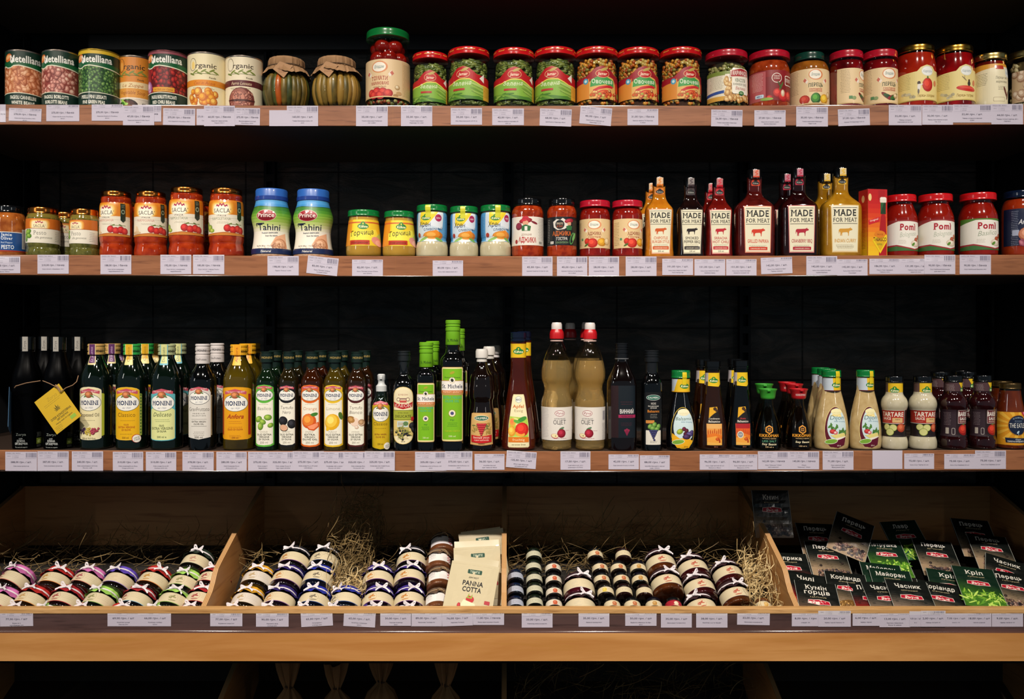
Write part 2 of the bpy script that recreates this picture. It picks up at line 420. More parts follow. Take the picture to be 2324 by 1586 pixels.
# ------------------------------------------------------------------ placing
def depth_scale(y): return (D0+y)/F
def at(px, py, y): return Vector(((px-CX)*depth_scale(y), y, ZC+(HY-py)*depth_scale(y)))
SH = {1: ZC+(HY-239)*0.001, 2: ZC+(HY-580)*0.001, 3: ZC+(HY-1023)*0.001}
THINGS = []
def put(o, row, cx, top, H, y, rot=0, zoff=0, wx=1.0):
    """stand a product (drawn H px tall) on a shelf: its middle at photo column cx, its top at row top"""
    if row == 3: y -= 0.014
    wx *= {1: 0.962, 2: 0.985, 3: 0.985}[row]
    zt = ZC+(HY-top)*depth_scale(y); s = (zt-SH[row])/(H*K)
    o.location = ((cx-CX)*depth_scale(y), y, SH[row]+0.0035*((cx-CX)*depth_scale(y)/1.2)**2-0.0009+zoff); c = wx/math.sqrt(1+((cx-CX)/F)**2)      # a round vessel off the axis looks wider than it is
    o.scale = (s*c, s*c, s); o.rotation_euler = (0, 0, math.radians(rot))
    return o
def copy_tree(o, parent=None, skip=()):
    c = o.copy(); link(c, parent)
    for ch in list(CH.get(o.name, [])):
        if ch.name.split('.')[0] in skip: continue
        copy_tree(ch, c, skip)
    return c
# ------------------------------------------------------------------ the setting
def slab(name, x0, y0, z0, x1, y1, z1, mat, **kw):
    return tag(MB().box(x0, y0, z0, x1, y1, z1).build(name, mat, smooth=False), kind='structure', **kw)
def tiles():
    m, t, b = newmat('black_slate_tiles'); N = t.nodes.new; L = t.links.new
    tc = N('ShaderNodeTexCoord'); sp = N('ShaderNodeSeparateXYZ'); L(tc.outputs['Object'], sp.inputs[0])
    def joint(sock, period, phase, half):
        a = N('ShaderNodeMath'); a.operation = 'ADD'; a.inputs[1].default_value = phase; L(sock, a.inputs[0])
        d = N('ShaderNodeMath'); d.operation = 'PINGPONG'; d.inputs[1].default_value = period/2; L(a.outputs[0], d.inputs[0])
        c = N('ShaderNodeMath'); c.operation = 'LESS_THAN'; c.inputs[1].default_value = half; L(d.outputs[0], c.inputs[0]); return c.outputs[0]
    jx = joint(sp.outputs['X'], 0.2565, 0.2085+2.565, 0.0025); jz = joint(sp.outputs['Z'], 0.1435, -(ZC+0.019)+1.435*2, 0.0022)
    mxj = N('ShaderNodeMath'); mxj.operation = 'MAXIMUM'; L(jx, mxj.inputs[0]); L(jz, mxj.inputs[1])
    n = N('ShaderNodeTexNoise'); n.inputs['Scale'].default_value = 7; n.inputs['Detail'].default_value = 9; n.inputs['Roughness'].default_value = 0.66; n.inputs['Distortion'].default_value = 1.2
    mp = N('ShaderNodeMapping'); mp.inputs['Scale'].default_value = (1, 1, 3.2); L(tc.outputs['Object'], mp.inputs[0]); L(mp.outputs[0], n.inputs['Vector'])
    r = N('ShaderNodeValToRGB'); r.color_ramp.elements[0].color = (0.030, 0.034, 0.032, 1); r.color_ramp.elements[1].color = (0.11, 0.092, 0.078, 1)
    r.color_ramp.elements[0].position = 0.42; r.color_ramp.elements[1].position = 0.68; L(n.outputs['Fac'], r.inputs[0])
    mc = N('ShaderNodeMix'); mc.data_type = 'RGBA'; L(mxj.outputs[0], mc.inputs[0]); L(r.outputs[0], mc.inputs[6]); mc.inputs[7].default_value = (0.001, 0.001, 0.001, 1)
    L(mc.outputs[2], b.inputs['Base Color']); b.inputs['Roughness'].default_value = 0.38
    s = N('ShaderNodeMath'); s.operation = 'SUBTRACT'; L(n.outputs['Fac'], s.inputs[0]); L(mxj.outputs[0], s.inputs[1])
    bp = N('ShaderNodeBump'); bp.inputs['Strength'].default_value = 0.8; bp.inputs['Distance'].default_value = 0.008; L(s.outputs[0], bp.inputs['Height']); L(bp.outputs[0], b.inputs['Normal'])
    return m
TILE = tiles()
WB = 0.415
slab('wall_back', -2.2, WB, 0, 2.2, WB+0.06, 3.5, TILE)
DKW = pm('101315', 0.75)
slab('wall_left', -2.2, 0.0, 0, -1.338, WB, 3.5, DKW)
slab('wall_right', 1.348, 0.0, 0, 2.2, WB, 3.5, DKW)
slab('floor', -4, -5, -0.05, 4, WB+0.06, 0, pm('2a2624', 0.5, c2='332e2a', nscale=4))
slab('ceiling', -4, -5, 3.5, 4, WB+0.06, 3.55, pm('15171a', 0.9))
# slotted uprights against the tiles
BLK = pm('16181b', 0.45, 0.6)
for i, (x, w_) in enumerate(((-1.305, 'at the far left end'), (-0.650, 'between the first and second bays'), (0.004, 'in the middle of the shelving'), (0.653, 'between the third and fourth bays'), (1.312, 'at the far right end'))):
    mb = MB(); hw = 0.015
    mb.box(x-hw, WB-0.024, 0.02, x-hw+0.007, WB-0.002, 2.85); mb.box(x+hw-0.007, WB-0.024, 0.02, x+hw, WB-0.002, 2.85)
    mb.box(x-hw+0.007, WB-0.006, 0.02, x+hw-0.007, WB-0.002, 2.85)
    z = 0.05
    while z < 2.8: mb.box(x-hw+0.007, WB-0.024, z, x+hw-0.007, WB-0.019, z+0.020); z += 0.052
    tag(mb.build('shelf_upright', BLK, smooth=False), 'slotted black metal shelf upright on the tiled wall '+w_, 'shelf post', 'slotted uprights behind the shelves')
tag(MB().box(-1.29, WB-0.045, ZC+0.774, 1.30, WB-0.026, ZC+0.813, bev=0.001).build('rear_crossbar', pm('12171a', 0.5)), 'dark horizontal metal bar across the back above the top row of jars', 'rail')

WOOD = wood('84532f', 'a87048', 1.9, 0.42, c3='653a20')
UNDER = pm('4c4136', 0.8)  # same wood as the front edge, underside shade put into a darker colour
CLEAR = glass('fbfaff', 1.35, 0.12)
def sag(x): return 0.0035*(x/1.2)**2-0.0012
def board(name, zt, th, y0, y1, mats, parent=None):
    v = []; f = []; fm = []; N = 24
    for i in range(N+1):
        x = -1.335+2.68*i/N; s = sag(x); b = 0.0012
        v += [(x, y0, zt+s-b), (x, y0+b, zt+s), (x, y1, zt+s), (x, y1, zt-th+s), (x, y0+b, zt-th+s), (x, y0, zt-th+s+b)]
    for i in range(N):
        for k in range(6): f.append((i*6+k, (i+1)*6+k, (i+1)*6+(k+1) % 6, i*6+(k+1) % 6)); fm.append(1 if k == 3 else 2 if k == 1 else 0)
    f += [(0, 1, 2, 3, 4, 5), tuple(N*6+k for k in (5, 4, 3, 2, 1, 0))]; fm += [0, 0]
    return mesh(name, v, f, mats, parent, False, fm)
def rail(parent, y, ztop, h, cuts, drop=0.0):
    """clear extruded ticket rail: back fold, face, thick rolled foot; one piece per length"""
    prof = [(-0.0006, 0.0005), (-0.0030, 0.0008), (-0.0036, -0.002), (-0.0038, -h*0.5), (-0.0040, -h+0.004), (-0.0070, -h+0.0012), (-0.0078, -h-0.0012), (-0.0055, -h-0.0025), (-0.0020, -h-0.0018), (-0.0004, -h-0.0012)]
    for a, b in zip(cuts, cuts[1:]):
        a += 0.0006; b -= 0.0006; v = []; f = []; N = max(3, int((b-a)/0.1))
        for i in range(N+1):
            x = a+(b-a)*i/N
            for dy, dz in prof: v.append((x, y+dy, ztop+dz+sag(x)))
        n = len(prof)
        for i in range(N):
            for k in range(n-1): f.append((i*n+k, i*n+k+1, (i+1)*n+k+1, (i+1)*n+k))
        mesh('price_rail', v, f, CLEAR, parent)
RAILS = {1: [-1.335, -1.02, -0.258, 0.45, 1.345], 2: [-1.335, -0.92, -0.252, 0.55, 1.345], 3: [-1.335, -0.72, 0.19, 0.80, 1.345]}
for k, (w_, under) in {1: ('top shelf board under the cans and pickle jars', 0), 2: ('middle shelf board under the sauces and pesto jars', 0), 3: ('lowest shelf board under the oil and vinegar bottles', 0)}.items():
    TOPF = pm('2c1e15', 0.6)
    e = tag(empty('shelf_board', (0, 0, 0)), 'brown wood-effect '+w_, 'shelf', 'wood-effect shelf boards')
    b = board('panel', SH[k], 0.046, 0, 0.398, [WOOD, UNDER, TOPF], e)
    rail(e, 0, SH[k]-0.001, 0.044, RAILS[k])
e = empty('top_shelf_board'); tag(e, 'dark shelf board seen from below above the top row of jars', 'shelf')
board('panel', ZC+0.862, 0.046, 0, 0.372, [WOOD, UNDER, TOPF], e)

# ------------------------------------------------------------------ the plywood display bins
PLY = wood('b9834c', 'cf9b61', 1.0, 0.5, c3='a56f3c', bump=0.03)
PLYV = wood('b07a44', 'c8935a', 1.0, 0.5, axis=1, c3='9c6636', bump=0.03)
RIM = wood('b98a52', 'd4a870', 2.5, 0.5, c3='94683a')
DARKLAM = wood('4b3732', '5d4640', 1.2, 0.45, c3='3a2a26')
tray = tag(empty('display_bin'), 'long plywood display bin split into four compartments holding jam jars and spice sachets', 'display bin')
FY = -0.075
def zf(py, y): return ZC+(HY-py)*depth_scale(y)
RZ = zf(1374.5, FY+0.016)            # rim height
zb = zf(1500, FY-0.012)
bl = mesh('front_board', [(x, y, z) for x in (-1.36, 1.37) for y, z in ((FY-0.012, zb), (FY-0.012, zf(1437, FY-0.012)), (FY, zf(1436, FY)), (FY, RZ-0.012), (FY+0.014, RZ-0.012), (FY+0.014, zb))],
          [(0, 6, 7, 1), (1, 7, 8, 2), (2, 8, 9, 3), (3, 9, 10, 4), (4, 10, 11, 5), (5, 11, 6, 0), (0, 1, 2, 3, 4, 5), (11, 10, 9, 8, 7, 6)], wood('b67a3e', 'd49c5e', 0.8, 0.42, c3='b8803e', bump=0.02), tray, False)
MB().box(-1.36, FY-0.004, RZ-0.011, 1.37, FY+0.016, RZ, bev=0.0015).build('front_rim', RIM, tray, smooth=False)
MB().box(-1.36, FY-0.003, zf(1436, FY), 1.37, FY-0.0003, RZ-0.0125).build('rail_backing', DARKLAM, tray, smooth=False)
rail(tray, FY-0.003, RZ-0.014, 0.0345, [-1.335, -0.275, 0.765, 0.83, 1.345])
DIV = [(-0.059, -0.715), (-0.059, -0.597), (-0.045, -0.590), (-0.020, -0.578), (-0.002, -0.562), (0.010, -0.547), (0.022, -0.536), (0.040, -0.528), (0.146, -0.487), (0.150, -0.485), (0.156, -0.486), (0.385, -0.413), (0.385, -0.70)]
def divider(x, t=0.0115, prof=DIV, name='divider', par=None, mats=None):
    n = len(prof); v = [(x+d, y, ZC+z) for d in (-t/2, t/2) for y, z in prof]
    f = [tuple(range(n))[::-1], tuple(range(n, 2*n))]; fm = [0, 0]
    for k in range(n): f.append((k, (k+1) % n, n+(k+1) % n, n+k)); fm.append(1)
    return mesh(name, v, f, mats or [PLYV, PLYE], par or tray, False, fm)
def plyedge():
    m, t, b = newmat('plywood_edge'); N = t.nodes.new; L = t.links.new
    tc = N('ShaderNodeTexCoord'); wv = N('ShaderNodeTexWave'); wv.wave_type = 'BANDS'; wv.bands_direction = 'X'; wv.inputs['Scale'].default_value = 95; wv.inputs['Distortion'].default_value = 0.4
    r = N('ShaderNodeValToRGB'); r.color_ramp.elements[0].color = hx('94693c')+(1,); r.color_ramp.elements[1].color = hx('d2a670')+(1,)
    L(tc.outputs['Object'], wv.inputs['Vector']); L(wv.outputs['Fac'], r.inputs[0]); L(r.outputs[0], b.inputs['Base Color']); b.inputs['Roughness'].default_value = 0.6; return m
PLYE = plyedge()
for x in (-1.320, -0.667, -0.006, 0.638, 1.325): divider(x)
MB().box(-1.33, 0.386, ZC-0.72, 1.32, 0.397, ZC-0.413).build('back_panel', PLY, tray, smooth=False)
TB = math.tan(math.radians(33))
def bed_z(y): return ZC-0.712+TB*max(-0.0, min(y, 0.20))
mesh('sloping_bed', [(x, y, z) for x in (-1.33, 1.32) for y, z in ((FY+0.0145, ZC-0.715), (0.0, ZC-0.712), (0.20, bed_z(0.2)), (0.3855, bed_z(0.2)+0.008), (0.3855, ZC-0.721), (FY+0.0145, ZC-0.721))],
     [(0, 6, 7, 1), (1, 7, 8, 2), (2, 8, 9, 3), (3, 9, 10, 4), (4, 10, 11, 5), (5, 11, 6, 0), (0, 1, 2, 3, 4, 5), (11, 10, 9, 8, 7, 6)], pm('17110b', 0.85), tray, False)  # near-black bed: shade between the jars put into its colour

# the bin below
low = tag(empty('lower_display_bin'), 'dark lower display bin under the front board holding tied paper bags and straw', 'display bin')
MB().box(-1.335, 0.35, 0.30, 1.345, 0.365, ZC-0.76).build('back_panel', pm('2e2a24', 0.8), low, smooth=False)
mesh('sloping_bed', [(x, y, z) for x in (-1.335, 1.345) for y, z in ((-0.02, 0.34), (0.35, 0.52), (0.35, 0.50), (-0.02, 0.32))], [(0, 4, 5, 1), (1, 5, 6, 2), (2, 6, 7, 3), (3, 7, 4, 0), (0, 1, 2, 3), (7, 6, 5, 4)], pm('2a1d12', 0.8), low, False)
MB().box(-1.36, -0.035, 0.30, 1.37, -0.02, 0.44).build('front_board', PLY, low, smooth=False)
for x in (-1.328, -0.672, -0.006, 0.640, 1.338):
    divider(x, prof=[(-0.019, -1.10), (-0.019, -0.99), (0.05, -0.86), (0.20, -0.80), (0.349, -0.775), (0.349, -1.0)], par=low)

# ------------------------------------------------------------------ straw
STRAW_SHADED = pm('8c7446', 0.7, c2='5c4826', nscale=35)  # darker straw: the shade at the bin backs is in its colour
def straw(name, n, fx, fy, fz, rad, label, wid=0.0016, curl=1.0, length=(0.05, 0.13), seed=1, mat=None):
    r = random.Random(seed); mb = MB()
    for _ in range(n):
        x, y = r.uniform(*fx), r.uniform(*fy); p = Vector((x, y, fz(x, y)+r.random()**1.6*rad))
        a = r.uniform(0, 2*PI); d = Vector((math.cos(a), math.sin(a), r.uniform(-0.3, 0.5))); L = r.uniform(*length); pts = []; k = 9; tw = r.uniform(0, 3)
        da = r.uniform(-1, 1)*curl*0.45; dz = r.uniform(-1, 1)*curl*0.25
        for i in range(k):
            sd = Vector((math.cos(tw+i*0.3), math.sin(tw+i*0.3), 0.6)); pts.append((p.copy(), sd))
            p = p+d.normalized()*L/k; a += da; d = Vector((math.cos(a), math.sin(a), d.z+dz))
            lo = fz(p.x, p.y)+0.002
            if p.z < lo: p.z = lo; dz = abs(dz)
            p.x = min(max(p.x, fx[0]), fx[1]); p.y = min(max(p.y, fy[0]), fy[1])
        mb.strip(pts, wid*r.uniform(0.6, 1.3))
    return tag(mb.build(name, mat or STRAW_SHADED, smooth=True), label, 'straw', kind='stuff')
bz = lambda x, y: bed_z(y)+0.001
straw('straw', 420, (-1.31, -0.68), (0.14, 0.37), bz, 0.05, 'dim dry straw strewn at the back of the first bin behind the jam jars', seed=3)
straw('straw', 620, (-0.66, -0.015), (0.16, 0.37), bz, 0.055, 'tangled straw at the back of the second bin behind the navy-capped jars', seed=4)
straw('straw', 600, (-0.43, -0.33), (0.10, 0.36), lambda x, y: bed_z(y)+0.03, 0.13-0.0, 'tall tangle of straw heaped between the jar columns of the second bin', seed=14, curl=1.6)
straw('straw', 700, (0.005, 0.63), (0.16, 0.37), bz, 0.06, 'long loose straw lying at the back of the third bin behind the tiny jars', seed=5, length=(0.08, 0.2))
straw('straw', 260, (0.56, 0.628), (0.0, 0.15), lambda x, y: bed_z(y)+0.03, 0.075, 'pale curly straw beside the light divider at the right end of the third bin', wid=0.0022, curl=2.2, seed=6, mat=pm('e2cc98', 0.6, c2='b8965c', nscale=35))  # paler copy of the straw, with the light on it in the colour
straw('straw', 260, (-0.42, -0.33), (0.05, 0.13), lambda x, y: bed_z(y)+0.02, 0.05, 'pale straw showing between the navy-capped and purple-capped jam jars', wid=0.002, curl=1.8, seed=8, mat=pm('e2cc98', 0.6, c2='b8965c', nscale=35))  # lit straw again, brightened by colour
straw('straw', 500, (0.02, 0.6), (0.08, 0.33), lambda x, y: 0.355+0.45*y, 0.30, 'shaded straw filling the third compartment of the lower bin', seed=7, length=(0.08, 0.2))
# ------------------------------------------------------------------ shared product pieces
def prod(name, cat):
    o = empty(name); o['category'] = cat; return o
def setup(o, label, group=None):
    o['label'] = label
    if group: o['group'] = group
    return o
GOLD = pm('c99a3e', 0.22, 1.0); ORG = pm('d98238', 0.2, 1.0); PGOLD = pm('d8c078', 0.25, 1.0); TIN = pm('c9b8a8', 0.3, 1.0)
REDLID = pm('c3141a', 0.22, 0.0, 0.6); CRIM = pm('b3122a', 0.25, 0, 0.6); GREENLID = pm('0c7434', 0.25, 0, 0.6); DKGREEN = pm('0c3a2e', 0.25, 0, 0.6)
BLACKLID = pm('0a0b0d', 0.15, 0, 0.8); NAVYLID = pm('0b1730', 0.15, 0, 0.8)
JARGL = glass('f4faf6', 1.4, 0.02); NECKSHADE = pm('050505', 0.04, 0, 1.0)  # last one: near-black empty jar necks, the lid's shadow put into colour
LAB_ = printed(0.4, 0.35); MATTE = printed(0.75, 0.0)
def lid(o, r, z0, h, m, name='lid', top=0.88):
    return lid_body(r, z0, h, top).make(name, m, o)
def kuhne(A, cx, cy, s=1.0, txt='fff7c8'):
    A.e(cx, cy, 13*s, 6.5*s, '1c7a34'); A.e(cx, cy+5.5*s, 5.5*s, 5*s, '1c7a34'); A.e(cx, cy+6*s, 1.6*s, 2*s, 'e9d23c')
    A.t(cx, cy-3*s, 5.6*s, 'Kühne', txt, wid=21*s, b=0.02, i=0.15)
def sauce(c, c2, ns=70, rough=0.1, coat=1.0): return pm(c, rough, 0, coat, c2=c2, nscale=ns)

# ------------------------------------------------------------------ top shelf: tins
def can(r, H, art, side, rim=TIN, name='tin_can', cat='can', seam=None):
    o = prod(name, cat); b = Body([(r-1.6, 0), (r-0.2, 0.6), (r, 2), (r-0.9, 3.4), (r-0.9, H-3.6), (r, H-2.2), (r-0.1, H-0.6), (r-1.4, H), (r-2.6, H-1), (r-3, H-3.4), (0.5, H-3.4)], it=0, seg=56)
    b.make('can_body', rim, o); bb = Body([(r-0.7, 3.4), (r-0.7, H-3.6)], it=0)
    art.wrap('label', bb, o, lim=(-1.9*r, 3.4, 1.9*r, H-3.6)); Body([(r-0.75, 3.3), (r-0.75, H-3.5)], it=0, seg=56).make('label_back', pm(side, 0.4, 0, 0.3), o)
    o['H'] = H; return o
def metelliana(r, cols, l1, l2, rx, ry, n, top='0d3a26', onion=False):
    A = Art(); W = 1.9*r; A.r(-W, 3, W, 110, '0c2f22')
    A.r(-W, 26, W, 84, cols[0][1]); A.fill(-1.35*r, 28, 1.35*r, 82, n, rx, ry, cols)
    if onion:
        A.r(-W, 28, -22, 78, '8f1420'); A.g(-30, 40, 11, 13, 'e6b8d8', '8c4a86', 20); A.e(-30, 40, 6, 10, 'f3dcec', 20); A.rr(-16, 30, 32, 39, 2, 'd99a2c'); A.t(8, 32.5, 3.6, 'in Chili con Carne', '6b2a12', wid=40, b=0, i=0.2)
    A.p([(-W, 78), (-38, 80), (-28, 76), (-20, 76), (-12, 80), (0, 81), (W, 72), (W, 112), (-W, 112)], 'e8e6cc')
    A.p([(-W, 80), (-38, 82), (-28, 78), (-20, 78), (-12, 82), (0, 83), (W, 74), (W, 112), (-W, 112)], '0d5a30')
    A.p([(-W, 88), (-10, 90), (W, 84), (W, 112), (-W, 112)], '0a3022')
    A.e(-27, 97, 11, 7.5, 'd8722f', 20); A.e(-28, 98, 7, 4, 'f0b070', 20); A.e(-14, 91, 3, 6, 'f4f4ee', -30)
    A.t(14, 88, 14, 'Metelliana', 'f3f3ea', wid=70, b=0.025, i=-0.04)
    A.p([(-W, 3), (W, 3), (W, 27), (0, 29), (-W, 26)], 'e8e6cc'); A.p([(-W, 3), (W, 3), (W, 25.6), (0, 27.6), (-W, 24.6)], '0b2c22')
    A.t(8, 16, 7, l1, 'eceadb', wid=56, b=0.03); A.t(8, 6, 6.5, l2, 'eceadb', wid=50, b=0.03)
    if top != '0d3a26': A.r(-W, 105, W, 112, top)
    return A
def organic(r, bg, top, word, band, bcol, fy, kind):
    A = Art(); W = 1.9*r; A.r(-W, 3, W, 112, bg)
    cx = -22; A.e(cx, 85, 9, 13, '4a3b22'); A.e(cx, 85, 8, 12, bg); A.e(cx+1, 83, 4, 8, top)
    A.t(8, 78, 10, 'rganic', '3a2a18', wid=46, b=0.01)
    for k in range(7):
        A.e(-24+k*9, 66+(k % 2)*4+k*0.6, 7, 1.7, '7d8a3a', 28 if k % 2 else -22)
    A.r(-30, 66, 32, 66.8, '5b6a28'); A.t(22, 57, 3.6, 'Foods', '5b4a28', wid=14)
    A.r(-W, 42, W, 54, band); A.t(4, 44.5, 6.5, word, bcol, wid=46, b=0, i=0.25)
    A.bars(2, 38, 50, 2, '8d7b58')
    if kind == 'chick':
        A.fill(-28, 6, 30, 32, 24, 8, 8, [('f3b03a', 'c8691a'), ('f6c860', 'b85d18')])
    elif kind == 'farro':
        A.g(4, 14, 30, 26, 'c9836c', '6b2f26'); A.fill(-20, 4, 28, 30, 60, 3.4, 1.7, [('e0a48c', '7b3a2e'), ('c98672', '5b2a22')]); A.e(4, 14, 31, 2, '4a1f18')
    else:
        A.r(-W, 3, W, 22, 'dcd2c2'); A.g(-5, 10, 22, 12, '6b3a28', '2c1814')
        for k in range(10): A.e(-12+R.uniform(-8, 8), 14+R.uniform(-4, 9), 6, 2.4, R.choice(('5fae3c', '3a7a28', 'a4cf5a')), R.uniform(0, 180))
        A.t(30, 12, 4, '400 g', '2a2118', wid=12)
    return A
BEAN = [('f0b48c', 'b5663c'), ('e8a274', 'a5552f'), ('f4c09a', 'c07848')]; BORL = [('e8b0a0', '8f4038'), ('d99484', '7b342c'), ('f0c8b4', '9c5044')]
PEAS = [('6f9a4a', '1d4420'), ('5c8a40', '163a1c'), ('86ad5c', '234a24')]; REDB = [('c8342c', '5f0c10'), ('b02824', '4c080c')]
def soup_art(r):
    A = organic(r, 'd5842c', 'e6a24a', 'Le Zuppe', 'e8d3a0', 'a05a20', 0, 'soup'); W = 1.9*r
    A.r(-W, 24, W, 42, 'd9963e'); A.t(4, 31, 7, 'Vegetable Soup', '8f4a18', wid=54, b=0, i=0.2); A.r(-W, 22, W, 25, 'e8dcc8'); return A
c = can(41.5, 113, metelliana(41.5, BEAN, 'FAGIOLI CANNELLINI', 'WHITE BEANS', 8.4, 4.6, 170), '0a3022'); put(c, 1, 57, 127, 113, 0.062, 12); setup(c, 'green tin with a picture of orange-tan cannellini beans, at the far left end')
c = can(42, 114, metelliana(42, BORL, 'FAGIOLI BORLOTTI', 'BORLOTTI BEANS', 6.8, 5.4, 170), '0a3022'); put(c, 1, 140, 126.5, 114, 0.055, -2); setup(c, 'green tin with a picture of pink borlotti beans, left of the green-pea tin')
c = can(45, 115, metelliana(45, PEAS, 'PISELLI FINI LESSATI', 'FINE GREEN PEAS', 4.0, 4.0, 380, 'd8b428'), '0a3022', pm('cfa93a', 0.3, 0.8)); put(c, 1, 227, 125.5, 115, 0.057, -4); setup(c, 'green tin with a yellow rim and a picture of green peas')
c = can(37, 104, soup_art(37), 'd5842c'); put(c, 1, 309, 137.5, 104, 0.088, 4, wx=0.95); setup(c, 'small orange organic vegetable soup tin between two green tins')
c = can(43, 113, metelliana(43, REDB, 'FAGIOLI BORLOTTI PICCANTI', 'RED CHILI BEANS', 6.4, 5, 170, '8c4450', True), '0a3022', pm('9c5a5e', 0.3, 0.8)); put(c, 1, 383, 127.5, 113, 0.056, -5); setup(c, 'green and red tin picturing red chili beans and a purple onion')
c = can(43, 110, organic(43, 'ecdfb6', 'f2d27a', 'Ceci in Acqua', 'e08a24', 'b04f14', 0, 'chick'), 'ecdfb6'); put(c, 1, 471, 131.5, 110, 0.056, 4); setup(c, 'cream organic tin with an orange band and chickpeas on its label')
c = can(41.5, 104, organic(41.5, 'ecdfc0', 'f0e4c8', 'Farro Lessato', '5c1c22', 'efd8b0', 0, 'farro'), 'ecdfc0'); put(c, 1, 554.5, 138, 104, 0.056, 2, wx=0.97); setup(c, 'cream organic tin with a dark red band and a bowl of grain')

# ------------------------------------------------------------------ glass jars with pieces inside
def jar_shell(o, pts, r_in, m=None, name='glass_jar', **k):
    return Body(pts, **k).make(name, m or JARGL, o)
def pieces(o, name, r, z0, z1, n, size, mats, back, kind='chunk', bs=None):
    """food packed behind the glass: a dark core and individual pieces pressed against the wall"""
    mb = MB(); b = bs or Body([(r, z0), (r, z1)], it=0)
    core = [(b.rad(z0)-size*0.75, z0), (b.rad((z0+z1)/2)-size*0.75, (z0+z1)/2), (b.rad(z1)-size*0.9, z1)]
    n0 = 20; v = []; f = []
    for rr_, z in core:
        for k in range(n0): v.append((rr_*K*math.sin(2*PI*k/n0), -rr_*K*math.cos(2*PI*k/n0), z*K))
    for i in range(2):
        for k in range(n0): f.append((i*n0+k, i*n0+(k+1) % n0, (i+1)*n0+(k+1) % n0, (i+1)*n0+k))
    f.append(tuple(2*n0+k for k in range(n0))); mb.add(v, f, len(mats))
    for _ in range(n):
        z = R.uniform(z0+size*0.6, z1-size*0.4); a = R.uniform(-1.75, 1.75); s = size*R.uniform(0.75, 1.15); q = b.rad(z)-s*0.85-1.2
        c_ = (q*math.sin(a)*K, -q*math.cos(a)*K, z*K); M = Matrix.Rotation(R.uniform(0, PI), 3, Vector((R.random(), R.random(), R.random()+.01)).normalized())
        if kind == 'pod': rad = (s*K*1.9, s*K*0.62, s*K*0.62); M = Matrix.Rotation(a, 3, 'Z') @ Matrix.Rotation(R.uniform(-0.6, 0.6), 3, 'Y')
        elif kind == 'cube': rad = (s*K*0.9, s*K*0.8, s*K*0.8)
        else: rad = (s*K, s*K*0.8, s*K*0.8)
        mb.ball(c_, rad, M, 1, R.randrange(len(mats)))
    return mb.build(name, list(mats)+[back], o, True, 80)
def swirl_lid(o, r, z0, h, base, mk):
    l = lid(o, r, z0, h, base); A = Art()
    for k in range(-5, 6):
        u = k*r*0.27; A.e(u, 0, r*0.055, 0.9, 'f0a030', 20)
        if k % 2: A.t(u+r*0.13, -1.2, 2.6, 'Jamar', 'f6c860', wid=r*0.2, b=0.01, i=0.2)
    bb = Body([(r+0.1, z0+1), (r*0.985, z0+h*0.72), (r*0.97, z0+h*0.95)], it=0)
    A.wrap('lid_print', bb, l, z=z0+h*0.6, us=3); return l
